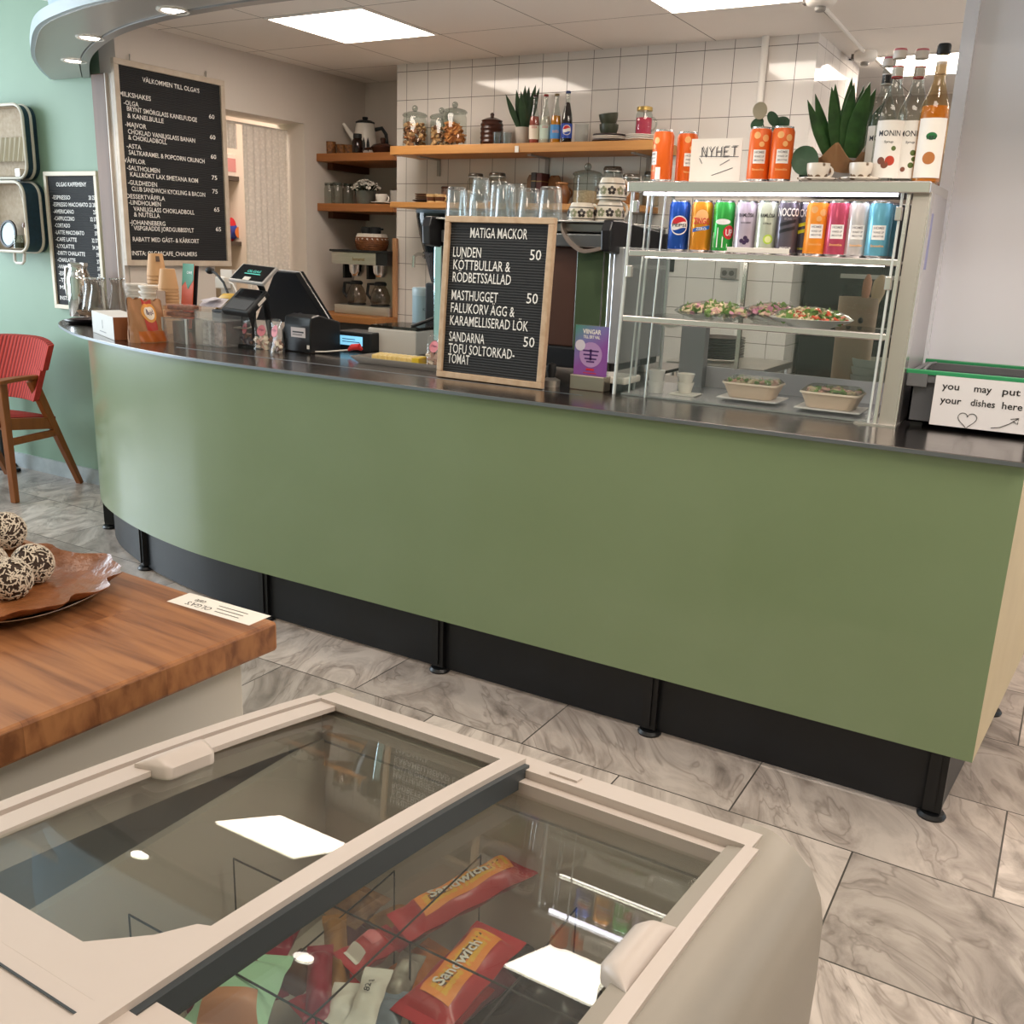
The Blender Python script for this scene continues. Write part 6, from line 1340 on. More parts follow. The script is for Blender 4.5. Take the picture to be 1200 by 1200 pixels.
pen(g, [(hx+.022*math.sin(t)**3*1.0, hz+.0014*(13*math.cos(t)-5*math.cos(2*t)-2*math.cos(3*t)-math.cos(4*t)), 0) for t in [2*PI*i/30 for i in range(31)]], .0008, MN)
g.build('heart_drawing', M_PENB, nt_)
g = G(); pen(g, [(.145, nh*.06, 0), (.165, nh*.09, 0), (.185, nh*.18, 0), (.203, nh*.30, 0)], .0009, MN); pen(g, [(.186, nh*.27, 0), (.204, nh*.31, 0), (.203, nh*.19, 0), (.192, nh*.24, 0)], .0009, MN); g.build('arrow_drawing', M_PENB, nt_)

# ---------------------------------------------------------------- what stands behind the case
M_OVEN = mat('oven_black', '#151416', .3); 
ox = at(985, 380, Y=5.6)
t = thing('oven_range', 'black kitchen range seen through the display case', 'oven', (-.55, 5.25, 0))
g = G(); g.box(-.67, .45, -.35, .3, 0, 1.62); g.build('body', M_OVEN, t, False, bevel=.006)
for z in (1.02, 1.28): g = G(); g.box(-.50, .40, -.375, -.352, z, z+.02); g.build('door_handle', M_STEEL, t, False)
g = G(); g.box(-.48, .38, -.356, -.35, 1.05, 1.25); g.build('door_window', mat('oven_glass', '#0c0c0e', .08), t, False)
# steel table with plates
sp = at(845, 425, Y=4.35)
t = thing('steel_table', 'steel prep table with black plates behind the display case', 'table', (sp.x, 4.4, 0))
tz = sp.z; g = G(); g.box(-.22, .24, -.18, .30, tz-.03, tz); g.build('top', M_STEEL, t, False, bevel=.003)
for x, y in ((-.19, -.15), (.21, -.15), (-.19, .27), (.21, .27)): g = G(); g.cyl((x, y, 0), (x, y, tz-.03), .016, n=10); g.build('leg', M_STEEL, t)
for k in range(9): plate((sp.x-.03, 4.40, tz+.012*k), .115, M_PLATED if k != 0 else M_PLATE, 'black_plate', 'black plate in the stack on the steel prep table' if 0 < k < 8 else ('white plate at the bottom of the black plate stack' if k == 0 else 'topmost black plate on the steel prep table'), 'black plates behind the display case', .016)
# socket on the tiles
p = at(854, 320, Y=4.728); g = G(); g.box(-.04, .04, -.012, 0, -.025, .025); t = thing('wall_socket', 'grey wall socket on the tiles behind the display case', 'socket', (p.x, 4.729, p.z)); g.build('plate', mat('socket_grey', '#8d8883', .5), t, False, bevel=.002)
for x in (-.018, .018): g = G(); g.lathe([(.013, 0), (.013, .002)], 16, M=Matrix.Translation((x, -.012, 0)) @ Matrix.Rotation(PI/2, 4, 'X')); g.build('outlet', mat('socket_dark', '#57524e', .5), t)
# utensil pot with spoons, bowls
p = at(1003, 392, Y=3.19)
t = thing('utensil_holder', 'beige perforated utensil pot behind the display case', 'holder', (p.x, 3.17, TOPZ)); hh = at(1003, 348, Y=3.17).z-TOPZ
g = G(); g.lathe(cup_prof(.055, .060, hh, .004), 28); g.build('pot', mat('beige_pot', '#b0957c', .5), t)
for dx in (-.022, .012):
    a = math.atan2(-3.17, -p.x)+dx/.06; g = G(); g.ball((.0595*math.cos(a), .0595*math.sin(a), hh*.78), .008, 10, sc=(1, 1, 1.2)); g.build('hole', M_BLACK, t)
for (dx, dy, lean, c, lab, hw) in ((.01, .01, .05, '#b98468', 'dark rose spoon standing in the beige utensil pot', .016), (.035, -.005, .22, '#dcbf9a', 'pale wooden spoon standing in the beige utensil pot', .024)):
    g = G(); b_ = Vector((p.x+dx*.4, 3.17+dy, TOPZ+.02)); e_ = Vector((p.x+dx+lean*.12, 3.17+dy*2, TOPZ+hh+.07)); g.tube([b_, b_.lerp(e_, .7), b_.lerp(e_, .85), e_.lerp(b_, .06), e_], [.006, .007, hw, hw, .005], 12, flat=.4); tag(g.build('spoon', mat('spoon_'+c[1:3], c, .55), None), lab, 'spoon', 'spoons in the utensil pot')
p = at(1022, 440, Y=3.12)
for k in range(4): one('white_bowl', ('lowest white bowl of the stack behind the case corner', 'second white bowl from the bottom of the stack behind the case corner', 'third white bowl from the bottom of the stack behind the case corner', 'topmost white bowl of the stack behind the case corner')[k], 'bowl', cup_prof(.04, .07, .05, .004, .008), (p.x, 3.14, TOPZ+.025*k), mat('greenish_white', '#c3c7be', .3), 28, 'white bowls behind the case')
# board and papers between case and white panel
p = at(1088, 395, Y=3.16); g = G(); g.box(-.02, .02, -.01, .01, 0, at(1088, 205, Y=3.16).z-TOPZ); tag(g.build('wooden_board', mat('rust_board', '#a5673e', .5, var=(8, '#8f5632'), stretch=(1, 1, .2)), None, False, bevel=.003, loc=(p.x-.050, 3.19, TOPZ)), 'rust brown wooden board between display case and white panel', 'board')
p = at(1093, 330, Y=3.19); g = G(); g.grid(lambda u, v: (-.02+.04*u, .004*math.sin(3*v), -.08+.16*v), 2, 8, (0, .001, 0)); tag(g.build('paper_sheet', M_WHITE, None, False, loc=(p.x-.045, 3.165, p.z)), 'white paper sheet hanging on the rust brown board', 'paper')
# ================================================================ espresso machine with glasses
EY = 2.86
e0 = at(508, 300, Y=EY); e1 = at(721, 300, Y=EY); ez = at(610, 257, Y=EY).z
EW = e1.x-e0.x; ET = ez-TOPZ
M_MIR = mat('painted_green_reflection', '#4f5d45', .12); M_EBRN = mat('espresso_brown', '#54382c', .4); M_ECH = mat('espresso_side_steel', '#c9c9cb', .25, .5)  # mirror panel's green paints in the room's reflection
es = thing('espresso_machine', 'large steel espresso machine with mirrored back standing on the counter', 'coffee machine', (e0.x, EY, TOPZ))
zu = at(690, 290, Y=EY).z-TOPZ
g = G(); g.box(.02, EW-.02, .03, .46, ET-.035, ET-.006); g.build('head_housing', mat('head_grey_steel', '#9b9a98', .3, .8), es, False, bevel=.004)
g = G(); g.box(.0, EW-.03, -.01, .50, ET-.006, ET); g.build('cup_tray', M_ALU, es, False, bevel=.002)
g = G(); g.box(.02, EW-.03, .015, .45, zu, ET-.04); g.build('head_panel', mat('head_panel', '#8d8f90', .3, .8), es, False, bevel=.004)
g = G(); g.box(.02, EW-.10, .05, .42, .10, zu); g.build('body', M_EBRN, es, False, bevel=.006)
g = G(); g.box(EW-.155, EW-.035, .040, .060, .09, zu-.005); g.build('mirror_panel', M_MIR, es, False, bevel=.002)
g = G(); g.box(EW-.058, EW-.054, .036, .041, .09, zu-.005); g.build('panel_seam', M_ALU, es, False)
for x0, x1 in ((EW-.035, EW-.022), (EW-.020, EW+.016)):
    g = G(); g.box(x0, x1, .03, .42, .06, zu+.005); g.build('side_column', M_ECH, es, False, bevel=.004)
g = G(); g.box(-.012, .02, .02, .42, .08, zu-.01); g.build('side_column', mat('pale_side_steel', '#b9cfd2', .1, 1), es, False, bevel=.004)
# black corner and the sweeping side trim
for x in (-.020, EW-.034):
    g = G(); g.prism([(-.04, zu-.01), (.52, zu-.075), (.52, ET-.03), (.04, ET+.004), (-.03, ET+.003), (-.045, ET-.03)], x, x+.034, M=Matrix(((0, 0, 1, 0), (1, 0, 0, 0), (0, 1, 0, 0), (0, 0, 0, 1)))); g.build('side_trim', mat('black_trim', '#232225', .3), es, False, bevel=.005)
# curved bracket
cp = [(p_.x, p_.y) for p_ in arc_pts([(EW-.205, ET-.012), (EW-.195, ET-.045), (EW-.165, ET-.078), (EW-.115, ET-.100), (EW-.03, zu)], 6)]
g = G(); n = len(cp); vs = []
for x, z in cp: vs += [(x, .005, z), (x+.004, .005, z+.012), (x, .03, z), (x+.004, .03, z+.012)]
fs = []
for i in range(n-1):
    a = 4*i; b = a+4; fs += [(a, b, b+1, a+1), (a+2, a+3, b+3, b+2), (a, a+2, b+2, b), (a+1, b+1, b+3, a+3)]
fs += [(0, 1, 3, 2), (4*n-4, 4*n-2, 4*n-1, 4*n-3)]
g.add(vs, fs); g.build('curved_bracket', mat('bracket_rose_steel', '#b9a79a', .3, .6), es)
g = G(); g.box(.03, EW-.01, .04, .44, .03, .10); g.build('base', M_BLACK, es, False, bevel=.006)
for x, y in ((.06, .08), (EW-.05, .08), (.06, .40), (EW-.05, .40)): g = G(); g.lathe([(.022, 0), (.024, .004), (.020, .032)], 18, (x, y, 0)); g.build('foot', M_STEEL, es)
# grinder hopper beside it
p = at(498, 270, Y=3.40); zt_ = at(498, 246, Y=3.40).z; 
t = thing('coffee_grinder', 'coffee grinder with tall smoky bean hopper behind the sandwich board', 'grinder', (p.x+.062, 3.42, TOPZ))
hz = zt_-TOPZ
g = G(); g.box(-.01, .09, -.09, .10, 0, hz-.29); g.build('body', M_BLACK, t, False, bevel=.01)
g = G(); g.lathe([(.03, hz-.30), (.04, hz-.26), (.085, hz-.10), (.098, hz-.03), (.098, hz-.012)], 28, cap=False); g.build('hopper', thin_glass('smoky_plastic', '#5d6a70', 1.5, haze=.12, hazec='#39434a'), t)
g = G(); g.lathe([(.034, hz-.29), (.06, hz-.19), (.066, hz-.17), (.0001, hz-.165)], 24); g.build('beans', mat('coffee_beans', '#22150f', .5, bump=(120, .6)), t)
g = G(); g.lathe([(.1, hz-.014), (.102, hz-.006), (.098, hz), (.0001, hz)], 28); g.build('hopper_lid', mat('hopper_lid_blue', '#4a5a66', .3), t)
# tumblers turned upside down on the cup tray
TZ = ez+.0005
def tumbler(lab, px, Y, r, h, z=0, group='drinking glasses on the espresso machine'):
    p = at(px, 240, Y=Y); P = [(r, 0), (r*.985, .004), (r*.84, h*.90), (r*.80, h*.97), (r*.70, h), (.0001, h)]+[(.0001, h-.010), (r*.68, h-.012), (r*.78, h*.88), (r*.93, .004), (r*.93, 0)]
    g = G(); g.lathe(P, 26, cap=False); 
    g.add(*_ringclose(26, 0, len(P)-1))
    return tag(g.build('drinking_glass', M_TUMB2, None, loc=(p.x, Y, TZ+z)), lab, 'glass', group)
def _ringclose(n, a, b): return ([], [])
M_TUMB2 = thin_glass('thick_tumbler_glass', '#f4f8f9', 1.75, haze=.05, hazec='#ffffff')
for lab, px, Y, r, h, z in (('upside down glass at the end of the row, above the grinder side', 535, 2.93, .040, .105, 0), ('upside down glass second from the grinder side', 561, 2.91, .038, .088, 0), ('glass stacked on the second glass from the grinder side', 563, 2.92, .034, .075, .060),
                            ('tall upside down glass in the back row of the tray', 585, 3.02, .038, .13, 0), ('upside down glass in the middle of the tray', 592, 2.91, .039, .11, 0), ('glass stacked behind the middle glass', 604, 3.00, .036, .12, 0), ('upside down glass just above the sandwich board heading', 620, 2.92, .040, .10, 0),
                            ('wide upside down glass nearest the flower cups', 645, 2.91, .043, .105, 0), ('upside down glass behind the gap of the row', 548, 3.03, .036, .10, 0)):
    tumbler(lab, px, Y, r, h, z)
# flower cups
M_FLC = mat('cup_cream', '#e2d8c8', .25); M_FLD = mat('flower_dark', '#2e2420', .35); M_FLO = mat('flower_olive', '#8a8a6a', .35)
def flower_cup(lab, px, Y, z, r=.046, h=.062, ang=.1):
    p = at(px, 240, Y=Y); t = thing('flower_cup', lab, 'cup', (p.x, Y, TZ+z), 0, 'flower cups on the espresso machine')
    g = G(); g.lathe(cup_prof(r*.72, r, h, .003, .006)[0:9]+[(r, h), (r-.003, h), (r*.72, .004), (.0001, .004)], 30, cap=False)
    # stands upside down: wide rim below
    g.v = [(x, y, h-zz) for x, y, zz in g.v]; g.f = [list(reversed(f)) for f in g.f]
    handle(g, r*.93, h*.55, h*.34, .005, ang=ang); g.build('cup', M_FLC, t)
    ca = math.atan2(-Y, -p.x)
    for k in range(-2, 3):
        a = ca+k*.62; zc = h*.40; gd = G()
        for q in range(5):
            th = PI/2+2*PI*q/5; cx, cz = .0085*math.cos(th), .0085*math.sin(th)
            rad = lambda z_: r*.72+(r-r*.72)*(1-z_/h)+.006*math.sin(PI*z_/h)
            vs = []; 
            for i in range(9):
                u = i/8*2*PI; xx = cx+.0055*math.cos(u); z2 = zc+cz+.0055*math.sin(u); R_ = rad(z2)+.0010; vs.append((R_*math.cos(a+xx/r), R_*math.sin(a+xx/r), z2))
            gd.add(vs, [tuple(range(8))])
        gd.build('flower_print', M_FLD if k % 2 == 0 else M_FLO, t, False)
    for zz in (h*.72, h*.10):
        g = G(); R_ = r*.72+r*.28*(1-zz/h)+.006*math.sin(PI*zz/h)+.0008; g.lathe([(R_, zz-.0015), (R_, zz+.0015)], 30, cap=False); g.build('band', M_FLD, t)
    return t
flower_cup('single cream flower cup between drinking glasses and the cup stack', 682, 2.90, 0, .045, .055)
flower_cup('lower cream flower cup of the stack on the espresso machine', 715, 2.93, 0, .047, .066, .9)
flower_cup('upper cream flower cup of the stack on the espresso machine', 716, 2.93, .067, .047, .066, .9)

# flyer stand
p = at(690, 458, Z=TOPZ); y0 = p.y
w = (at(710, 400, Y=y0)-at(671, 400, Y=y0)).length
t = thing('flyer_stand', 'purple flyer in a clear stand on a metal block beside the display case', 'flyer', (at(689, 445, Y=y0).x, y0, TOPZ), 0)
bh = at(686, 440, Y=y0).z-TOPZ; fh = at(690, 382, Y=y0).z-TOPZ
g = G(); g.box(-w*.56, w*.48, 0, .05, 0, bh); g.build('metal_block', mat('block_steel', '#a89f92', .3, .8), t, False, bevel=.003)
g = G(); g.box(-w/2-.002, w/2+.002, .012, .020, bh-.004, fh+.002); g.build('acrylic_holder', M_CLEARP, t, False)
def flyer():
    m = bpy.data.materials.new('purple_flyer'); m.use_nodes = True; nt = m.node_tree; N = nt.nodes; L = nt.links; b = N['Principled BSDF']
    tc = N.new('ShaderNodeTexCoord'); sp_ = N.new('ShaderNodeSeparateXYZ'); L.new(tc.outputs['Generated'], sp_.inputs[0])
    ad = N.new('ShaderNodeMath'); ad.operation = 'MULTIPLY_ADD'; ad.inputs[1].default_value = .55; L.new(sp_.outputs[0], ad.inputs[0]); 
    iv = N.new('ShaderNodeMath'); iv.operation = 'SUBTRACT'; iv.inputs[0].default_value = 1; L.new(sp_.outputs[2], iv.inputs[1]); L.new(iv.outputs[0], ad.inputs[2])
    r = N.new('ShaderNodeValToRGB'); e = r.color_ramp.elements; e[0].position = .05; e[0].color = rgb('#4f8f7f'); e[1].position = .9; e[1].color = rgb('#8a4fa0'); x = e.new(.45); x.color = rgb('#7a78b4'); L.new(ad.outputs[0], r.inputs[0]); L.new(r.outputs[0], b.inputs['Base Color']); b.inputs['Roughness'].default_value = .3; return m
g = G(); g.box(-w/2, w/2, .010, .0115, bh, fh); g.build('flyer_sheet', flyer(), t, False)
g = G(); MF = Matrix.Translation((0, .0094, bh)) @ Matrix.Rotation(PI/2, 4, 'X'); H_ = fh-bh
put_text(g, 'VIINGAR', .014, MF @ Matrix.Translation((0, H_*.84, 0)), 1, .03, 'c', width=w*.55); put_text(g, 'TILL ERT VAL', .009, MF @ Matrix.Translation((0, H_*.75, 0)), 1, .03, 'c', width=w*.5)
g.build('lettering', K_WHITE, t, False)
g = G(); g.lathe([(w*.15, 0), (w*.15, .0004), (.0001, .0004)], 20, M=MF @ Matrix.Translation((-w*.33, H_*.60, 0))); g.build('white_badge', mat('badge_lilac', '#d9d3e2', .4), t)
g = G(); g.lathe([(w*.34, 0), (w*.34, .0003), (.0001, .0003)], 26, M=MF @ Matrix.Translation((0, H_*.42, -.0001))); g.build('emblem_glow', mat('emblem_lilac', '#b48fc4', .4), t)
g = G()
for (x, z, a, b_) in ((0, .42, .03, .22), (-.12, .50, .12, .03), (.12, .50, .12, .03), (-.12, .42, .10, .03), (.12, .42, .10, .03), (0, .34, .18, .03), (0, .28, .12, .03)): g.box(w*(x-a), w*(x+a), H_*(z-b_*.5), H_*(z+b_*.5), 0, .0006, M=MF @ Matrix.Translation((0, 0, .0002)))
g.build('emblem_print', mat('emblem_dark', '#4a2a6a', .4), t, False)
g = G(); g.box(-w*.12, w*.12, H_*.10, H_*.14, 0, .0006, M=MF); g.box(-w*.2, w*.2, H_*.04, H_*.055, 0, .0006, M=MF); g.build('red_print', K_RED, t, False)
# small steel pieces behind the board foot
for px, lab in ((648, 'small steel tamper between sandwich board and flyer stand'), (725, 'white round portion tub stack behind the flyer stand')):
    p = at(px, 452, Z=TOPZ)
    if px == 648:
        t = thing('tamper', lab, 'tamper', (p.x, 2.66, TOPZ)); g = G(); g.lathe([(.028, 0), (.029, .02), (.012, .028)], 20); g.build('base', M_STEEL, t); g = G(); g.lathe([(.011, .026), (.016, .05), (.013, .07), (.0001, .075)], 16); g.build('grip', M_BLACK, t)
    else:
        g = G(); g.box(-.09, .08, -.04, .08, 0, .022); tag(g.build('white_tray', M_WHITE, None, False, bevel=.006, loc=(p.x+.0, 2.74, TOPZ+.022)), 'low white tray standing between flyer stand and display case', 'tray')
        g = G(); g.box(-.08, .07, -.03, .07, 0, .022); tag(g.build('black_stand', M_BLACK, None, False, bevel=.003, loc=(p.x, 2.74, TOPZ)), 'black low stand under the white tray', 'stand')

# ================================================================ things along the counter, from the wall end
def cp(px, py): return at(px, py, Z=TOPZ)
# dark tray under thermos
p = cp(105, 379)
t = thing('round_tray', 'dark round tray stack at the wall end of the counter', 'tray', (p.x, p.y, TOPZ))
g = G(); g.lathe([(.0001, 0), (.085, 0), (.108, .014), (.110, .016), (.085, .005), (.0001, .005)], 36); g.build('dish', mat('dark_tray', '#2f2a2b', .3, .3), t)
g = G(); g.lathe([(.07, .006), (.085, .022), (.087, .024), (.068, .01), (.0001, .01)], 36, (.01, 0, 0)); g.build('inner_dish', mat('dark_tray_b', '#4a4242', .3, .4), t)
pt = cp(92, 375)
zt_ = at(93, 308, Y=pt.y).z-TOPZ-.018
t = thing('thermos_jug', 'tall shiny steel thermos jug at the wall end of the counter', 'jug', (pt.x, pt.y+.02, TOPZ+.018))
g = G(); g.lathe([(.052, 0), (.055, .006), (.055, zt_*.70), (.048, zt_*.80), (.040, zt_*.88), (.042, zt_*.93)], 28); g.build('body', M_CHROME, t)
g = G(); g.lathe([(.043, zt_*.92), (.044, zt_*.97), (.030, zt_)], 24); g.box(-.01, .06, -.012, .012, zt_*.95, zt_*1.0); g.build('lid', M_STEEL, t)
g = G(); g.tube([(-.042, 0, zt_*.92), (-.075, -.01, zt_*.90), (-.085, -.012, zt_*.6), (-.078, -.01, zt_*.35), (-.05, 0, zt_*.28)], .008, 8); g.build('handle', M_STEEL, t)
pb_ = cp(80, 372); g = G()
t = thing('blue_cloths', 'two folded dark blue cloths hanging on a stand behind the thermos jug', 'cloth', (pb_.x+.0, pb_.y+.10, TOPZ)); 
g = G(); g.box(-.03, .03, -.03, .03, 0, .01).box(-.004, .004, -.004, .004, .01, .22); g.build('stand', M_STEEL, t, False)
for dx in (-.035, .02): g = G(); g.grid(lambda u, v: (dx+.03*u+.004*math.sin(6*v), -.008, .05+.16*v), 3, 8, (0, .016, 0)); g.build('cloth', mat('navy_cloth', '#2c3a56', .8), t)
# wooden serving board with glass carafes, on a white box
px_ = cp(124, 398); bx0 = cp(109, 389); bx1 = cp(141, 402)
zb_ = at(124, 371, Y=px_.y).z-TOPZ
t = thing('napkin_box', 'white printed box with brown side standing near the counter edge', 'box', (bx0.x, bx0.y, TOPZ), math.atan2(bx1.y-bx0.y, bx1.x-bx0.x))
bw = (bx1-bx0).length*.80
g = G(); g.box(0, bw, 0, .12, 0, zb_, [0, 0, 0, 1, 0, 0]); g.build('carton', [mat('box_white', '#d6d3cf', .5), mat('box_brown', '#8a5230', .5)], t, False, bevel=.002)
g = G(); g.box(bw*.49, bw*.51, -.0006, 0, zb_*.35, zb_*.72); g.box(bw*.35, bw*.65, -.0006, 0, zb_*.18, zb_*.22); g.build('print', K_GREY, t, False)
pc = at(115, 366, Y=bx0.y+.16)
t = thing('wooden_tray', 'oval wooden tray holding glass carafes near the wall end', 'tray', (pc.x, bx0.y+.17, pc.z-.014)); tzz = pc.z
g = G(); g.lathe([(.06, 0), (.10, .003), (.118, .018), (.112, .018), (.095, .007), (.0001, .006)], 36, sy=.75); g.build('dish', mat('tray_wood', '#8a6a4c', .45, var=(14, '#76583c')), t)
g = G(); g.box(-.03, .04, .0, .05, -(pc.z-.014-TOPZ), 0); g.build('stand', mat('stand_dark', '#3c3836', .4), t, False)
for i, (dx, dy, lab) in enumerate(((-.045, .0, 'conical glass carafe on the wooden tray beside the thermos'), (.022, -.02, 'conical glass carafe in the middle of the wooden tray'), (.068, .05, 'conical glass carafe on the wooden tray nearest the wood post'))):
    u = thing('glass_carafe', lab, 'carafe', (pc.x+dx, bx0.y+.17+dy, pc.z-.006), 0, 'glass carafes on the wooden tray')
    g = G(); g.lathe([(.0001, .001), (.050, .001), (.052, .006), (.028, .11), (.026, .135), (.034, .155)], 26, cap=False); g.build('glass_body', thin_glass('carafe_clear', '#d9d6d2', 1.8, haze=.10, hazec='#b9a797'), u)
    g = G(); g.lathe([(.034, .153), (.0355, .157), (.033, .158)], 24, cap=False); g.build('rim', M_CHROME, u)
# bread bag
p0 = cp(141, 402); p1 = cp(183, 400)
t = thing('bread_bag', 'brown paper bread bag with red and orange label on the counter edge', 'bag', ((p0.x+p1.x)/2, (p0.y+p1.y)/2+.05, TOPZ), math.atan2(p1.y-p0.y, p1.x-p0.x)); bw = (p1-p0).length*1.08; bh = at(160, 350, Y=t.location.y).z-TOPZ
rnd = random.Random(4)
def bag(s):
    def fn(u, v):
        e = (math.sin(PI*min(max(u, .0), 1)))**.4*(1-.75*v**1.6)
        return (bw*(u-.5)*(1-.12*v), s*(.055*e+.004*math.sin(17*u+9*v))+.02*v, bh*v*(1+.025*math.sin(5*u+1)*v)+.005*math.sin(23*u)*v)
    return fn
g = G(); g.grid(bag(-1), 26, 18); g.grid(bag(1), 26, 18); g.build('paper_body', mat('bag_kraft', '#b07f58', .6, var=(7, '#9c6b44'), bump=(18, .5)), t)
def bagpatch(u0, u1, v0, v1, off, m, name, disc_=False):
    f = bag(-1); g = G()
    def fn(a, b):
        if disc_:
            u = (u0+u1)/2+(u1-u0)/2*b*math.cos(2*PI*a); v = (v0+v1)/2+(v1-v0)/2*b*math.sin(2*PI*a)
        else: u = u0+(u1-u0)*a; v = v0+(v1-v0)*b
        x, y, z = f(u, v); return (x, y-off, z)
    g.grid(fn, 20, 8); return g.build(name, m, t)
bagpatch(.33, .62, .28, .98, .003, mat('label_red_band', '#b8392e', .4), 'red_band'); bagpatch(.28, .70, .48, .92, .005, mat('label_amber', '#e09a44', .4), 'amber_label', True); bagpatch(.34, .64, .55, .85, .0065, mat('label_cream2', '#e9dccb', .4), 'cream_label', True)
f_ = bag(-1); g = G(); put_text(g, 'Bröd', bh*.12, None, 1, .02, 'c', width=bw*.2, fn=lambda a, b: tuple(Vector(f_(.49+a/bw, .66+b/bh))+Vector((0, -.008, 0)))); g.build('lettering', mat('label_plum', '#5a3a58', .4), t, False)
bagpatch(.15, .95, .02, .27, .002, mat('bread_window', '#a8541f', .3, var=(14, '#c06a2a')), 'bread_window')
# stacks of paper lids and cups
M_LID = mat('paper_white_cup', '#e3dbd2', .55); M_KC = mat('kraft_cup', '#c89a6c', .6); M_KCD = mat('kraft_rim', '#b0845a', .6)
pl = (at(160, 352, Y=3.02), at(177, 358, Y=2.95))
for j, (px, Y, ytop, n) in enumerate(((160, 3.0, 332, 8), (176, 2.93, 334, 8))):
    q = at(px, ytop, Y=Y); zc = q.z; st = (zc-TOPZ)/n
    for k in range(n):
        one('paper_bowl', ('white paper bowl in the stack behind the bread bag', 'white paper bowl in the stack in front of the kraft cups')[j] if 0 < k < n-1 else (('topmost white paper bowl of the stack behind the bread bag', 'topmost white paper bowl of the stack in front of the kraft cups')[j] if k else ('lowest white paper bowl of the stack behind the bread bag', 'lowest white paper bowl of the stack in front of the kraft cups')[j]), 'bowl',
            [(.040, 0), (.046, st*.55), (.050, st*.6), (.051, st*.8), (.050, st*.97), (.046, st*.9), (.0001, st*.8)], (q.x, Y, TOPZ+st*k), M_LID, 26, ('paper bowls behind the bread bag', 'paper bowls by the kraft cups')[j])
for j, (px, Y, ytop, n, nest) in enumerate(((182, 3.05, 297, 5, .012), (196, 2.92, 315, 6, .010))):
    q = at(px, ytop, Y=Y); ch = .10 if j == 0 else .085
    z0 = q.z-ch
    nn = max(2, min(14, int((z0-TOPZ)/nest)))
    st = (z0-TOPZ)/nn
    for k in range(nn+1):
        one('kraft_cup', (('kraft paper cup at the top of the tall stack, with a printed mark', 'kraft paper cup at the top of the lower stack, by the leaflet')[j] if k == nn else ('kraft paper cup inside the tall stack below the menu board', 'kraft paper cup inside the lower stack by the leaflet')[j]), 'cup',
            [(.0415, .001), (.043, 0), (.0442, .002), (.043, .005), (.031, ch-.002), (.030, ch), (.0001, ch-.001), (.0001, ch-.003), (.0292, ch-.003), (.0418, .003)], (q.x, Y, TOPZ+st*k), M_KC, 26, ('kraft cups in the tall stack', 'kraft cups in the lower stack')[j])
    if j == 0:
        ca = math.atan2(-Y, -q.x); g = G(); g.grid(lambda u, v: ((.0325+.006*(1-v))*math.cos(ca+.5-.5*u), (.0325+.006*(1-v))*math.sin(ca+.5-.5*u), ch-.035+.024*v), 5, 2); g2 = g
        top = [o for o in COL.objects if o.name.startswith('kraft_cup')][-1]
        o = g.build('printed_mark', mat('mark_dark', '#5a463a', .5), top)
p = cp(190, 372); p.y = 2.86
g = G(); g.box(-.028, .028, -.001, .001, 0, .06); tag(g.build('kraft_card', mat('kraft_card', '#8f6a48', .6), None, False, loc=(at(189, 350, Y=2.86).x, 2.86, at(189, 356, Y=2.86).z-.005)), 'small brown kraft card in front of the kraft cups', 'card')
# leaflet holder
q0 = at(207, 350, Y=3.05); q1 = at(225, 309, Y=3.05)
t = thing('leaflet_holder', 'leaflets in green and orange in a holder by the menu board wall', 'leaflet', (at(215, 345, Y=3.05).x, 3.05, TOPZ), -.1)
lw = .082; lh = q1.z-TOPZ; M0 = Matrix.Translation((0, 0, .0)) @ Matrix.Rotation(-.12, 4, 'X')
g = G(); g.box(-lw/2, lw/2, 0, .003, .01, lh, M=M0); g.build('orange_leaflet', mat('leaflet_orange', '#d3572f', .5), t, False)
g = G(); g.prism([(-lw/2, lh*.66), (-lw*.2, lh*.74), (lw*.05, lh*.62), (lw/2, lh*.76), (lw/2, lh), (-lw/2, lh)], 0, .001, M=M0 @ Matrix.Translation((0, -.0002, 0)) @ Matrix.Rotation(PI/2, 4, 'X')); g.build('green_print', mat('leaflet_green', '#3f8a6c', .5), t, False)
g = G(); put_text(g, 'CAFE', .012, M0 @ Matrix.Translation((.01, -.0014, lh*.85)) @ Matrix.Rotation(PI/2, 4, 'X'), 1, 0, 'c'); g.build('lettering', K_WHITE, t, False)
g = G(); g.box(-lw/2-.004, lw/2+.004, -.02, -.017, 0, lh*.35, M=M0).box(-lw/2-.004, lw/2+.012, .012, .016, 0, lh*.98, M=M0).box(-lw/2-.004, lw/2+.012, -.02, .016, 0, .003, M=M0); g.build('holder', mat('holder_black', '#24252a', .3), t, False)
# acrylic box with snack bars on top
p = cp(204, 402); zb_ = at(204, 373, Y=p.y).z-TOPZ
t = thing('acrylic_box', 'clear acrylic box with a jar of dark seeds inside, on the counter', 'box', (p.x, p.y+.05, TOPZ))
w_ = .068; g = G(); 
for (a0, a1, b0, b1, c0_, c1_) in ((-w_, w_, -.045, -.042, 0, zb_), (-w_, w_, .042, .045, 0, zb_), (-w_, -w_+.003, -.045, .045, 0, zb_), (w_-.003, w_, -.045, .045, 0, zb_), (-w_, w_, -.045, .045, zb_-.003, zb_)): g.box(a0, a1, b0, b1, c0_, c1_)
g.build('acrylic_shell', thin_glass('acrylic', '#fafaf8', 1.3, haze=.10), t, False)  # white haze mixed into the acrylic lightens its clear walls
for s in (-w_, w_): g = G(); g.box(s-.003, s+.003, -.048, -.042, 0, zb_); g.build('bright_edge', M_GEDGE, t, False)
g = G(); g.lathe([(.026, .002), (.026, zb_*.82), (.024, zb_*.86)], 20, (-.022, 0, 0)); g.build('seed_jar', mat('dark_seeds', '#3a2a20', .5, bump=(150, .5)), t)
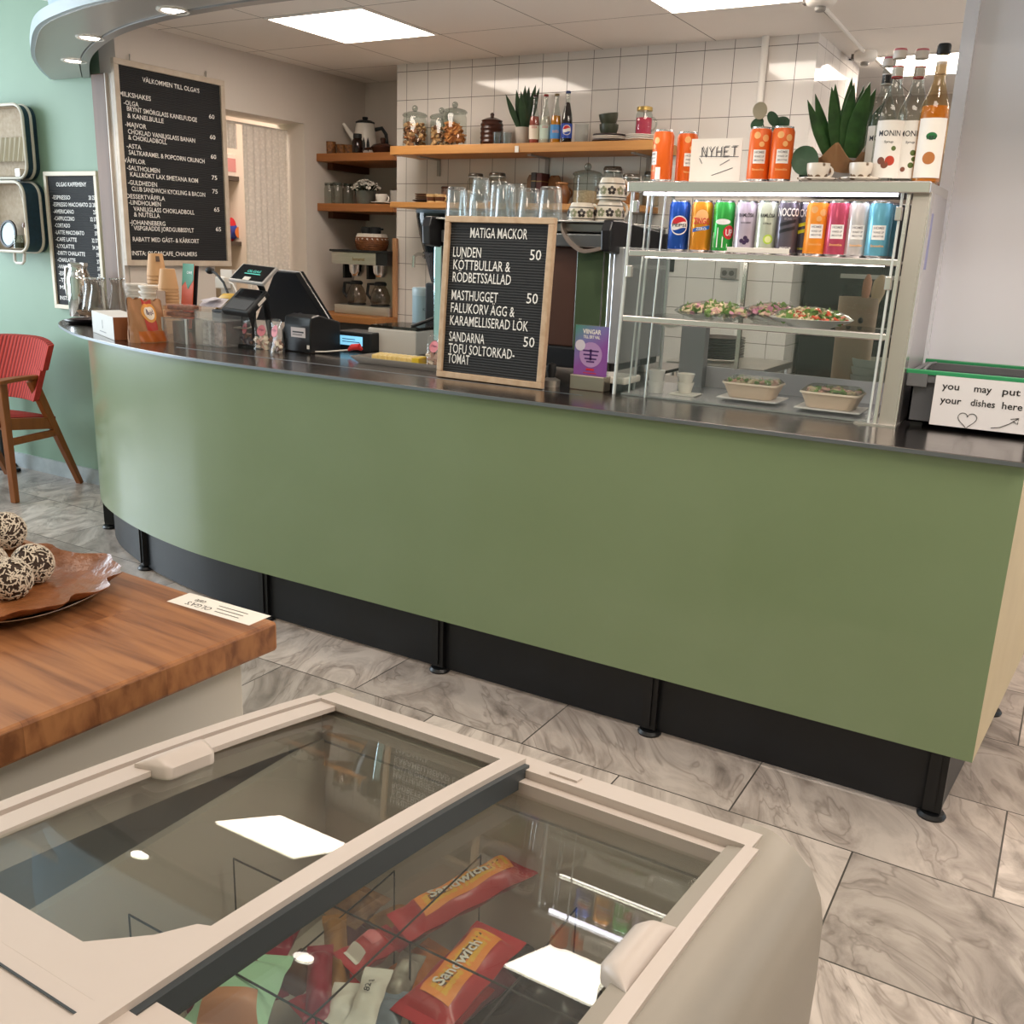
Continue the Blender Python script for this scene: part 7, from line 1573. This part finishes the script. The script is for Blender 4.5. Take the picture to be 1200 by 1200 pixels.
M_BAR = mat('nut_bar', '#8a5638', .5, var=(70, '#5d3522'), bump=(60, .6)); M_FILM = thin_glass('bar_film', '#fff2ec', 1.35, haze=.10, hazec='#f0d8d0')
for k, (dx, rz_) in enumerate(((-.004, .12), (.006, .18))):
    u = thing('snack_bar', ('lower wrapped nut bar on the acrylic box', 'upper wrapped nut bar on the acrylic box')[k], 'snack bar', (p.x+dx, p.y+.05, TOPZ+zb_+.001+.0265*k), rz_, 'wrapped nut bars')
    g = G(); g.box(-.062, .062, -.022, .022, .003, .021); o = g.build('bar', M_BAR, u, False, bevel=.005)
    g = G(); g.box(-.070, .070, -.025, .025, .0, .025); g.build('film', M_FILM, u, False, bevel=.003)
# clear stand with cards and bags
p = cp(243, 406); t = thing('card_stand', 'clear acrylic stand stuffed with printed cards and small bags', 'stand', (p.x, p.y+.06, TOPZ)); hz = at(240, 362, Y=p.y+.06).z-TOPZ
g = G()
for (a0, a1, b0, b1, c0_, c1_) in ((-.075, .075, -.05, -.047, 0, hz*.95), (-.075, -.072, -.05, .05, 0, hz), (.072, .075, -.05, .05, 0, hz), (-.075, .075, -.05, .05, 0, .003), (-.075, .075, -.05, .05, hz*.72, hz*.72+.003)): g.box(a0, a1, b0, b1, c0_, c1_)
g.build('acrylic_shell', thin_glass('acrylic', '#fafaf8', 1.3, haze=.10), t, False)
M_NEWS = mat('printed_paper', '#cfc8c4', .6, var=(70, '#8d8686')); M_COL = mat('printed_rose', '#b39a90', .6, var=(60, '#6a4a42'))
g = G(); g.grid(lambda u, v: (-.066+.055*u, -.02+.01*math.sin(5*u), .004+hz*.66*v), 6, 4, (0, .02, 0)); g.build('printed_stack', M_NEWS, t); g = G(); g.grid(lambda u, v: (-.002+.062*u, -.03+.012*math.sin(4*u+1), .004+hz*.62*v), 6, 4, (0, .025, 0)); g.build('snack_packet', M_COL, t)
for k, (dx, dz, rx) in enumerate(((-.02, .012, .35), (.02, .018, .6), (.0, .03, .2))):
    u = tag(G().box(-.042, .042, -.028, .028, -.0008, .0008, M=Matrix.Rotation(rx, 4, 'X')).build('paper_card', mat('card_grey_white', '#d9d2d4', .5, var=(40, '#b5a9b0')), None, False, loc=(p.x+dx, p.y+.05-.01*k, TOPZ+hz+.012+dz), rz=.5-.45*k), ('white printed card lowest on the acrylic stand', 'white printed card tilted on the acrylic stand', 'white printed card on top of the acrylic stand')[k], 'card', 'loose cards on the acrylic stand')
# white charger, black stalk, banana
q = at(251, 330, Y=3.0); t = thing('power_adapter', 'white power adapter with cable by the menu board wall', 'adapter', (q.x, 3.05, q.z-.03))
g = G(); g.box(-.028, .028, -.02, .02, 0, .05); g.build('plug_body', M_TRIMW, t, False, bevel=.004); g = G(); g.tube([(.028, 0, .03), (.08, -.02, .025), (.12, -.03, -.02), (.13, -.03, -.06)], .003, 6); g.build('cable', M_TRIMW, t)
g = G(); g.box(-.035, .035, .02, .045, -(q.z-.03-TOPZ), .08); g.build('wall_block', M_WHITEW, t, False)
q = at(246, 317, Y=2.95); g = G(); g.ball((0, 0, 0), .019, 14, sc=(1, 1, .8)); g.tube([(.01, 0, 0), (.05, -.01, -.012), (.10, -.02, -.045), (.14, -.03, -.10)], [.007, .005, .005, .005], 8)
t = thing('barcode_reader', 'black stalk reader with round head behind the card stand', 'reader', (q.x, 2.95, q.z)); g.build('stalk', M_BLACK, t); g = G(); g.lathe([(.03, 0), (.032, .004), (.008, .012)], 20, (.14, -.03, -(q.z-TOPZ))); g.cyl((.14, -.03, -(q.z-TOPZ)+.01), (.14, -.03, -.10), .005); g.build('base', M_BLACK, t)
q = at(266, 352, Y=2.80); g = G(); g.tube([(-.07, 0, -.035), (-.055, 0, -.012), (-.02, 0, .008), (.02, 0, .010), (.06, 0, -.006), (.085, 0, -.03)], [.006, .016, .019, .019, .015, .005], 10)
t = thing('banana', 'yellow banana lying behind the card terminal', 'banana', (q.x, 2.81, TOPZ+.172)); g.build('fruit', mat('banana_yellow', '#e0b23a', .45, var=(9, '#c99a2c')), t)
g = G(); g.tube([(-.07, 0, -.035), (-.078, 0, -.045)], [.005, .004], 8); g.build('stalk', M_NUTD, t)
g = G(); g.box(-.08, .09, -.04, .04, 0, .133); tag(g.build('black_box', M_BLACK, None, False, bevel=.004, loc=(q.x, 2.83, TOPZ)), 'black box under the banana behind the card terminal', 'box')
# customer display, till screen, card terminal, printer
q = at(288, 335, Y=2.80); qa = at(267, 327, Y=2.72); qb = at(305, 332, Y=2.72); qc = at(321, 312, Y=2.80); qd = at(283, 308, Y=2.80)
t = thing('customer_display', 'small grey tablet display tilted towards customers above the card terminal', 'display', (at(296, 380, Y=2.80).x, 2.82, TOPZ))
o_ = t.location
xax = (qb-qa); yax = (qd-qa)
MD = face_matrix(qa-o_, xax, yax); dw = xax.length*1.06; dh = (yax-xax.normalized()*yax.dot(xax.normalized())).length
g = G(); g.box(0, dw, 0, dh, -.014, 0, M=MD); g.build('tablet_shell', mat('tablet_silver', '#b9b5b2', .35, .4), t, False, bevel=.003)
g = G(); g.box(.008, dw-.008, .008, dh-.006, 0, .0012, M=MD); g.build('screen', mat('screen_black', '#14171b', .08), t, False)
g = G(); put_text(g, 'OLGAS', .014, MD @ Matrix.Translation((dw*.52, dh*.52, .0018)), 1, .01, 'c', width=dw*.38); g.box(dw*.3, dw*.75, dh*.42, dh*.46, .0012, .0018, M=MD); g.build('screen_text', mat('screen_teal', '#4fb0a0', .5, emit=.8), t, False)
g = G(); g.box(dw*.40, dw*.58, dh*.06, dh*.24, .0012, .003, M=MD); g.build('paper_tab', M_WHITE, t, False)
mid = MD @ Vector((dw*.6, dh*.4, -.014)); g = G(); g.tube([mid, mid+Vector((.0, .03, -.04)), Vector((.02, .06, .05)), Vector((.02, .06, 0))], [.012, .012, .014, .02], 10); g.build('stand_arm', M_BLACK, t)
# big till screen seen from behind
s0 = at(344, 320, Y=2.86); s1 = at(382, 379, Y=2.86)
t = thing('till_screen', 'large black till monitor seen from its back side', 'monitor', (at(345, 380, Y=3.0).x, 3.0, TOPZ)); o_ = t.location
tl_ = at(322, 318, Y=2.93); tr_ = at(345, 320, Y=2.93); br_ = at(384, 382, Y=3.05); bl_ = at(300, 375, Y=3.05)
P4 = [Vector(p_)-o_ for p_ in (tl_, tr_, br_, bl_)]
g = G(); off = Vector((.02, .03, .008)); g.add(P4+[p_+off for p_ in P4], [(0, 1, 2, 3), (7, 6, 5, 4), (0, 4, 5, 1), (1, 5, 6, 2), (2, 6, 7, 3), (3, 7, 4, 0)]); g.build('monitor_back', mat('monitor_black', '#16181d', .35), t, False, bevel=.002)
g = G(); e0_ = P4[0]; e1_ = P4[1]; e2_ = P4[2]; g.tube([e0_+off*.6, e1_+off*.6, e2_+off*.6], .0035, 8); g.build('silver_edge', M_ALU, t)
g = G(); g.box(-.07, .05, .0, .10, 0, .012).box(-.03, .02, .05, .08, .012, .16); g.build('stand', M_BLACK, t, False)
# card terminal on its arm
u0 = at(258, 362, Y=2.66); u1 = at(286, 366, Y=2.66); u2 = at(305, 346, Y=2.74)
t = thing('card_terminal', 'black card payment terminal on a stand behind the candy bags', 'card terminal', (at(285, 400, Y=2.72).x, 2.76, TOPZ)); o_ = t.location
MT = face_matrix(u0-o_, u1-u0, (u2-u1)); tw = (u1-u0).length*1.15; tl2 = (u2-u1).length*1.3
g = G(); g.box(0, tw, 0, tl2, -.028, 0, M=MT); g.build('terminal_body', M_BLACK, t, False, bevel=.006)
g = G(); g.box(tw*.12, tw*.88, tl2*.55, tl2*.92, 0, .001, M=MT); g.build('terminal_screen', mat('screen_black', '#14171b', .08), t, False)
g = G()
for i in range(3):
    for j in range(4):
        pass
g = G(); g.box(tw*.12, tw*.88, tl2*.08, tl2*.48, 0, .0015, M=MT); g.build('keypad', mat('keypad_grey', '#3a3c40', .5), t, False)
g = G(); g.box(tw*1.0, tw*1.0+.001, tl2*.45, tl2*.8, -.02, -.008, M=MT); g.build('white_sticker', M_WHITE, t, False)
m_ = MT @ Vector((tw*.5, tl2*.5, -.028)); g = G(); g.tube([m_, Vector((m_.x+.01, m_.y+.02, m_.z*.6)), Vector((.01, .03, .012))], .011, 10); g.box(-.05, .06, -.02, .09, 0, .012); g.build('stand', M_BLACK, t)
g = G(); a = Vector((-.06, -.01, .10)); g.tube([Vector((-.07, .02, .075)), Vector((-.09, .0, .07)), Vector((-.05, -.012, .072)), Vector((.0, -.012, .075)), Vector((.01, .0, .08))], .003, 6); g.build('wire_loop', M_STEEL, t)
# scanner and cables behind
q = at(322, 362, Y=2.74); t = thing('hand_scanner', 'grey black hand scanner with cables behind the receipt printer', 'scanner', (q.x-.05, 2.90, TOPZ))
g = G(); g.tube([(-.03, -.02, .06), (0, -.01, .10), (.04, .0, .115)], [.016, .022, .026], 14); g.build('head', mat('scanner_grey', '#4a4c52', .3), t); g = G(); g.tube([(-.03, -.02, .065), (-.035, -.02, .03), (-.04, -.02, 0)], [.014, .013, .018], 10); g.build('handle', M_BLACK, t)
g = G(); g.tube([(.06, 0, .10), (.10, .02, .12), (.15, .03, .10), (.17, .03, .04), (.15, .02, .003)], .004, 6); g.build('cable', M_BLACK, t)
# receipt printer
r0 = cp(330, 410); r1 = cp(362, 415); r2 = cp(393, 409)
RZ = math.atan2((r1-r0).y, (r1-r0).x); rw = .145; rd = .16; rh = at(360, 370, Y=r1.y).z-TOPZ
t = thing('receipt_printer', 'black receipt printer with white sticker behind the candy bags', 'printer', (r1.x, r1.y+.01, TOPZ), RZ+.10)
g = G(); g.prism([(0, 0), (rd, 0), (rd, rh*.80), (rd*.30, rh), (rd*.04, rh*.94), (0, rh*.72)], -rw, 0, M=Matrix(((0, 0, 1, 0), (1, 0, 0, 0), (0, 1, 0, 0), (0, 0, 0, 1)))); g.build('body', mat('printer_black', '#1a1a1c', .32), t, False, bevel=.006)
g = G(); g.box(-rw*.72, -rw*.18, -.0016, -.0004, rh*.40, rh*.66); g.build('sticker', mat('sticker_pale', '#cfc6c6', .5), t, False)
g = G(); g.box(-rw*.66, -rw*.24, -.0022, -.0016, rh*.52, rh*.56).box(-rw*.66, -rw*.3, -.0022, -.0016, rh*.46, rh*.48); g.build('sticker_print', K_BLACK, t, False)
g = G(); g.box(-rw*.12, -rw*.04, -.003, .0, rh*.12, rh*.22); g.build('port', M_WHITE, t, False)
# candy bags
M_CLR = thin_glass('bag_cellophane', '#fbfbfb', 1.4, haze=.05, hazec='#ffffff'); M_PINKL = mat('pink_label', '#d98088', .5); M_CDY = [mat('candy_rose', '#c9a08c', .5), mat('candy_cream', '#e2d2bc', .5), mat('candy_brown', '#7a5240', .5), mat('candy_dark', '#3a3040', .5)]
def candy_bag(lab, px, py, seed, cols, zz=TOPZ, group='candy bags with pink labels', sz=1.0, p=None):
    p = p or at(px, py, Z=zz); rnd = random.Random(seed); t = thing('candy_bag', lab, 'candy bag', (p.x, p.y+.02, zz), rnd.uniform(-.3, .3), group); w, h, d = .075*sz, .115*sz, .022*sz
    def fn(s):
        def f(u, v):
            e = (max(0, math.sin(PI*u)))**.5*(1-v)**.6
            return (w*(u-.5)*(1-.1*v)+.006*v, s*d*e+.010*v*math.sin(4*u), h*v)
        return f
    g = G(); g.grid(fn(-1), 10, 10); g.grid(fn(1), 10, 10); g.build('cellophane', M_CLR, t)
    g = G()
    for i in range(26):
        M = Matrix.Translation((rnd.uniform(-.7, .7)*w/2, rnd.uniform(-.5, .5)*d, rnd.uniform(.05, .42)*h)) @ Euler((rnd.random()*6, rnd.random()*6, 0)).to_matrix().to_4x4()
        g.box(-.009, .009, -.006, .006, -.005, .005, rnd.choice(cols), M)
    g.build('sweets', M_CDY, t)['kind'] = 'stuff'
    g = G(); R_ = .021*sz; f0 = fn(-1)
    g.grid(lambda a, b: tuple(Vector(f0(.5+R_*b*math.cos(2*PI*a)/w, .64+R_*b*math.sin(2*PI*a)/h))+Vector((0, -.003, 0))), 22, 3); g.build('round_label', M_PINKL, t)
    g = G(); put_text(g, 'Olgas', .0075*sz, None, 1, .01, 'c', width=.026*sz, fn=lambda a, b: tuple(Vector(f0(.5+a/w, .64+b/h))+Vector((0, -.0042, 0)))); g.build('lettering', mat('label_plum2', '#7a2f4a', .5), t, False)
    return t
candy_bag('candy bag with pink label next to the terminal wires, dark sweets', 285, 407, 1, (3, 3, 2))
candy_bag('candy bag with pink label in the middle, pale sweets', 303, 410, 2, (0, 1, 1))
candy_bag('candy bag with pink label leaning at the receipt printer', 320, 413, 3, (0, 0, 1, 2), sz=1.08)
# steel tray with packets
t0 = cp(404, 424); t1 = cp(514, 432)
trc = thing('steel_tray', 'rectangular steel tray with yellow packets behind the sandwich board', 'tray', ((t0.x+t1.x)/2+.05, (t0.y+t1.y)/2+.06, TOPZ), 0)
tw_ = (t1-t0).length*1.12
g = G(); g.grid(lambda u, v: (tw_*(u-.5), .19*(v-.5)-.01, .022*max(0, max(abs(u-.5)*2, abs(v-.5)*2)-.86)/.14+.002), 28, 28, (0, 0, -.0015)); g.build('dish', M_STEEL, trc)
for k in range(9):
    g = G(); g.box(-.009, .009, -.045, .045, 0, .024); tag(g.build('yellow_packet', mat('packet_yellow', '#ecd596', .5, var=(30, '#e0bd6a')), None, False, bevel=.003, loc=(trc.location.x-tw_*.36+.0215*k, trc.location.y-.015, TOPZ+.003+.004), rz=.35), 'pale yellow packet in the row on the steel tray', 'packet', 'row of yellow packets on the tray')
g = G(); g.box(-.014, .014, -.04, .03, 0, .03); tag(g.build('yellow_box', mat('box_yellow', '#d9b82a', .45), None, False, bevel=.003, loc=(trc.location.x+tw_*.115, trc.location.y-.02, TOPZ+.004), rz=.2), 'small bright yellow box between packets and candy bags', 'box')
q = at(419, 405, Y=trc.location.y+.07); g = G(); g.tube([(-.03, 0, .0), (-.01, -.005, .012), (.02, 0, .016), (.03, .004, .004)], [.006, .012, .013, .005], 10); t = thing('red_clip', 'red plastic clip at the edge of the steel tray', 'clip', (q.x, trc.location.y+.055, TOPZ+.022)); g.build('body', mat('clip_red', '#cf2a28', .4), t); g = G(); g.tube([(-.03, -.005, .0), (-.12, -.03, -.012), (-.21, -.05, -.018)], .003, 6); g.build('white_stick', M_WHITE, t)
cbx = trc.location.x+tw_*.24
for k, lab in enumerate(('candy bag with pink label on the tray beside the yellow box', 'candy bag with pink label in the middle of the tray', 'candy bag with pink label half hidden by the sandwich board')):
    candy_bag(lab, 0, 0, 5+k, (0, 0, 1, 2), TOPZ+.004, 'candy bags on the steel tray', .95, Vector((cbx+.055*k, trc.location.y-.025+.012*k, 0)))
# kitchen scale with blue screen, white cover box
q = at(408, 404, Y=2.95); t = thing('kitchen_scale', 'black scale with glowing blue screen beside the receipt printer', 'scale', (q.x+.01, 2.97, TOPZ)); sw_ = .11
g = G(); g.box(-sw_*.8, sw_*.8, 0, .12, 0, .075); g.build('body', M_BLACK, t, False, bevel=.005)
g = G(); g.box(-sw_*.62, sw_*.42, -.002, -.0004, .022, .058); g.build('lcd', mat('lcd_blue', '#7fc4e6', .4, emit=1.0), t, False)
g = G(); g.box(-sw_*.5, sw_*.3, -.0028, -.002, .034, .037).box(-sw_*.5, sw_*.1, -.0028, -.002, .044, .047); g.build('lcd_digits', mat('lcd_ink', '#3a6a8a', .5), t, False)
q = at(455, 400, Y=3.0); t = thing('white_cabinet_box', 'white slanted appliance with glass top behind the steel tray', 'appliance', (q.x, 3.02, TOPZ)); 
zA = at(430, 384, Y=3.0).z-TOPZ; wA = (at(482, 390, Y=3.0)-at(426, 390, Y=3.0)).length
g = G(); g.box(-wA/2, wA/2, 0, .22, 0, zA); g.build('housing', mat('appliance_white', '#cfc8bf', .4), t, False, bevel=.005)
g = G(); g.box(-wA*.46, wA*.5, .005, .21, zA+.001, zA+.012); g.build('glass_top', thin_glass('smoked_top', '#9a968f', 1.6, haze=.1, hazec='#6a645c'), t, False)
g = G(); g.tube([(wA*.25, .05, zA+.012), (wA*.6, .10, zA+.05), (wA*.95, .14, zA+.085)], .007, 8); g.build('lever', M_BLACK, t)
# ================================================================ ice creams in the freezer
FZ = .365
I_RED = mat('ice_red', '#b3202a', .3); I_CRIM = mat('ice_crimson', '#8e1a33', .3); I_MINT = mat('ice_mint', '#a9d3b0', .35); I_WHT = mat('ice_white', '#dcd5cc', .4); I_GOLD = mat('ice_gold', '#a8783e', .4, var=(25, '#8a5a2c')); I_YEL = mat('ice_yellow', '#e0a82e', .35)
I_BRN = mat('ice_brown', '#5a3426', .4); I_GRY = mat('ice_grey_blue', '#7f8a98', .4); I_SIL = mat('ice_silver', '#bdb5a8', .35, .3, var=(60, '#8f887c')); I_ORN = mat('ice_orange', '#e8862e', .35); I_DRK = mat('ice_dark_film', '#2a2a2e', .25); I_PUR = mat('ice_maroon', '#6a2034', .3); I_PINKC = mat('ice_skin_peach', '#c98a66', .4)
def pack(name, lab, a, b, wid, zc, m, group=None, th=.018, roll=0, lift=0, crimp=.014, strips=(), texts=(), tmat=None):
    """wrapped ice cream from pixel a to pixel b, lying in the freezer at height zc; crimped flat ends"""
    A_ = at(a[0], a[1], Z=zc); B_ = at(b[0], b[1], Z=zc+lift); d = B_-A_; L_ = d.length; c = (A_+B_)/2
    x = d.normalized(); y = Vector((0, 0, 1)).cross(x).normalized(); 
    if roll: y.rotate(Matrix.Rotation(roll, 3, x))
    t = thing(name, lab, 'ice cream', (0, 0, 0), 0, group); M = face_matrix(c, x, y); t.matrix_world = M
    def sh(s):
        def f(u, v):
            xx = L_*(u-.5); e = min(1, max(0, (L_/2-abs(xx)-crimp)/.02)); e = math.sin(e*PI/2)
            ed = max(0, 1-(2*abs(v-.5))**3)
            return (xx, wid*(v-.5)*(1-.06*e)+.0012*math.sin(v*40)*(1-e), s*(th*e*ed+.0005)+.0015*math.sin(19*u+5*v)*e)
        return f
    g = G(); g.grid(sh(1), 24, 10); g.grid(sh(-1), 24, 10); g.build('wrapper', m, t)
    fs = sh(1)
    for (u0, u1, v0, v1, mm, nm, sl) in strips:
        g = G(); g.grid(lambda p, q: tuple(Vector(fs(u0+(u1-u0)*p, min(1, max(0, v0+(v1-v0)*q+sl*(p-.5)))))+Vector((0, 0, .0012))), 16, 5); g.build(nm, mm, t)
    for k, (s, h, u, v, w, mm) in enumerate(texts):
        g = G(); put_text(g, s, h, None, 1, .02, 'c', width=w, fn=lambda p, q: tuple(Vector(fs(u+p/L_, v+q/wid))+Vector((0, 0, .0028)))); g.build('lettering', mm, t, False)
    return t
SW = dict(strips=((.16, .86, .22, .80, I_ORN, 'orange_panel', .10), (.20, .84, .34, .70, I_YEL, 'yellow_panel', .10), (.24, .80, .44, .62, I_BRN, 'brown_panel', .08)), texts=(('Sandwich', .016, .47, .44, .085, I_WHT),))
GS = 'red sandwich ice creams in the freezer'
pack('ice_cream', 'red and orange sandwich ice cream lying lengthwise on top of the pile', (466, 1088), (616, 1010), .056, .56, I_RED, GS, lift=.02, **SW)
pack('ice_cream', 'red and orange sandwich ice cream pointing down the middle of the pile', (488, 1200), (588, 1092), .072, .54, I_RED, GS, **SW)
pack('ice_cream', 'pale mint green ice cream wrapper with red badge', (258, 1214), (300, 1118), .088, .58, I_MINT, None, texts=(('SIA', .010, .80, .50, .02, I_RED),), strips=((.72, .86, .40, .60, mat('mint_badge', '#c8323a', .4), 'red_badge', 0), (.52, .62, .60, .78, mat('green_badge', '#3f7a4c', .4), 'green_badge', 0), (.05, .40, .15, .85, I_PINKC, 'peach_picture', .1)))
pack('ice_cream', 'dark crimson ice cream bar standing beside the mint green wrapper', (372, 1205), (376, 1108), .030, .55, I_CRIM, None)
pack('ice_cream', 'gold brown ice cream bar beside the crimson one', (398, 1190), (392, 1072), .030, .52, I_GOLD, None, th=.02)
pack('ice_cream', 'small red ice cream behind the mint green wrapper', (302, 1124), (332, 1092), .040, .55, I_RED, None, strips=((.3, .8, .3, .7, I_WHT, 'white_badge', 0),))
pack('ice_cream', 'red and white pointed ice cream next to the divider wire', (322, 1120), (344, 1078), .028, .56, I_CRIM, None, strips=((.45, .95, .2, .8, I_WHT, 'white_tip', 0),))
pack('ice_cream', 'red wrapped ice cream with pale badge under the long sandwich one', (402, 1130), (466, 1095), .045, .54, I_RED, None, strips=((.12, .30, .2, .8, I_WHT, 'white_end', 0), (.42, .62, .25, .75, mat('badge_rose', '#d06a70', .4), 'round_badge', 0)))
pack('ice_cream', 'crimson ice cream tucked under the long sandwich wrapper', (455, 1108), (520, 1060), .040, .49, I_CRIM, None)
pack('ice_cream', 'clear bag of nutty ice cream nearest the divider bar', (398, 1080), (440, 1045), .055, .50, mat('nutty_bag', '#9a7350', .45, var=(60, '#6a4630')), None)
pack('ice_cream', 'white wrapped cone tip leaning out, with fine print', (418, 1212), (445, 1135), .032, .56, I_WHT, 'white cone tips', texts=(('82 g', .007, .6, .5, .018, K_BLACK),), th=.008)
pack('ice_cream', 'white wrapped cone tip beside the gold brown bar', (392, 1212), (408, 1152), .030, .55, I_WHT, 'white cone tips', th=.008)
pack('ice_cream', 'grey blue wrapper beside the white cone tips', (440, 1215), (462, 1160), .045, .53, I_GRY, None, th=.01)
pack('ice_cream', 'silver striped ice cream wrapper between red ones', (452, 1190), (486, 1118), .030, .52, I_SIL, None)
pack('ice_cream', 'maroon ice cream at the near corner of the glass', (222, 1210), (256, 1150), .040, .55, I_PUR, None)
pack('ice_cream', 'striped tan wafer wrapper at the near corner of the glass', (188, 1212), (222, 1172), .038, .55, I_SIL, None)
pack('ice_cream', 'yellow ice cream at the near corner of the glass', (165, 1212), (195, 1180), .028, .56, I_YEL, None)
pack('ice_cream', 'red ice cream half under the second sandwich wrapper', (500, 1215), (560, 1150), .05, .49, I_RED, None)
for k, (ax, ay, bx, by, mm, lab) in enumerate(((520, 1190, 600, 1130, I_PUR, 'maroon ice cream under the second sandwich wrapper'), (350, 1190, 420, 1150, I_RED, 'red ice cream deep under the white cone tips'), (330, 1160, 372, 1120, I_BRN, 'brown ice cream deep behind the crimson bar'),
        (430, 1090, 500, 1070, I_GOLD, 'gold brown ice cream deep beside the nutty bag'), (255, 1180, 330, 1150, I_CRIM, 'crimson ice cream deep under the mint green wrapper'), (470, 1150, 520, 1110, I_ORN, 'orange ice cream deep between the two sandwich wrappers'), (395, 1110, 440, 1085, I_PUR, 'maroon ice cream deep under the nutty bag'))):
    pack('ice_cream', lab, (ax, ay), (bx, by), .055, .44, mm, None)
# dark bag in the empty bin
a = at(650, 1145, Z=.44); t = thing('plastic_bag', 'black plastic bag lying in the freezer bin near the grip', 'bag', (a.x, a.y, .362))
g = G(); rnd = random.Random(2)
def crump(u, v):
    x = .24*(u-.5); y = .24*(v-.5); e = max(0, 1-(2*abs(u-.5))**4)*max(0, 1-(2*abs(v-.5))**4)
    return (x, y, .085*e+.018*math.sin(17*u+3)*math.cos(13*v)*e+.010*math.sin(31*u*v+2)*e)
g = G(); g.grid(crump, 36, 36, (0, 0, -.002)); g.build('film', I_DRK, t)
g = G(); g.grid(lambda u, v: (-.085+.05*u, .03+.02*v, .098+.004*math.sin(9*u)), 6, 3, (0, 0, .001)); g.build('silver_label', I_SIL, t)
# wire dividers
def wire_panel(x0, y0, x1, y1, z0, z1, n):
    g = G(); a = Vector((x0, y0, 0)); b = Vector((x1, y1, 0)); r = .0013
    g.tube([a+Vector((0, 0, z0)), a+Vector((0, 0, z1)), b+Vector((0, 0, z1)), b+Vector((0, 0, z0))], r, 6)
    for k in range(1, n):
        p_ = a.lerp(b, k/n); g.tube([p_+Vector((0, 0, z0)), p_+Vector((0, 0, z1))], r, 5)
    o = g.build('wire_divider', M_WIRE, fr); o.location = (.56, -.65, 0); return o
wire_panel(-.56, .42, -.56, .92, .36, .60, 1); wire_panel(-.84, .60, -.27, .60, .36, .60, 2); wire_panel(-.42, .42, -.42, .92, .36, .58, 1); wire_panel(-.84, .76, -.27, .76, .36, .58, 2); wire_panel(-.70, .62, -.70, .92, .36, .52, 1)
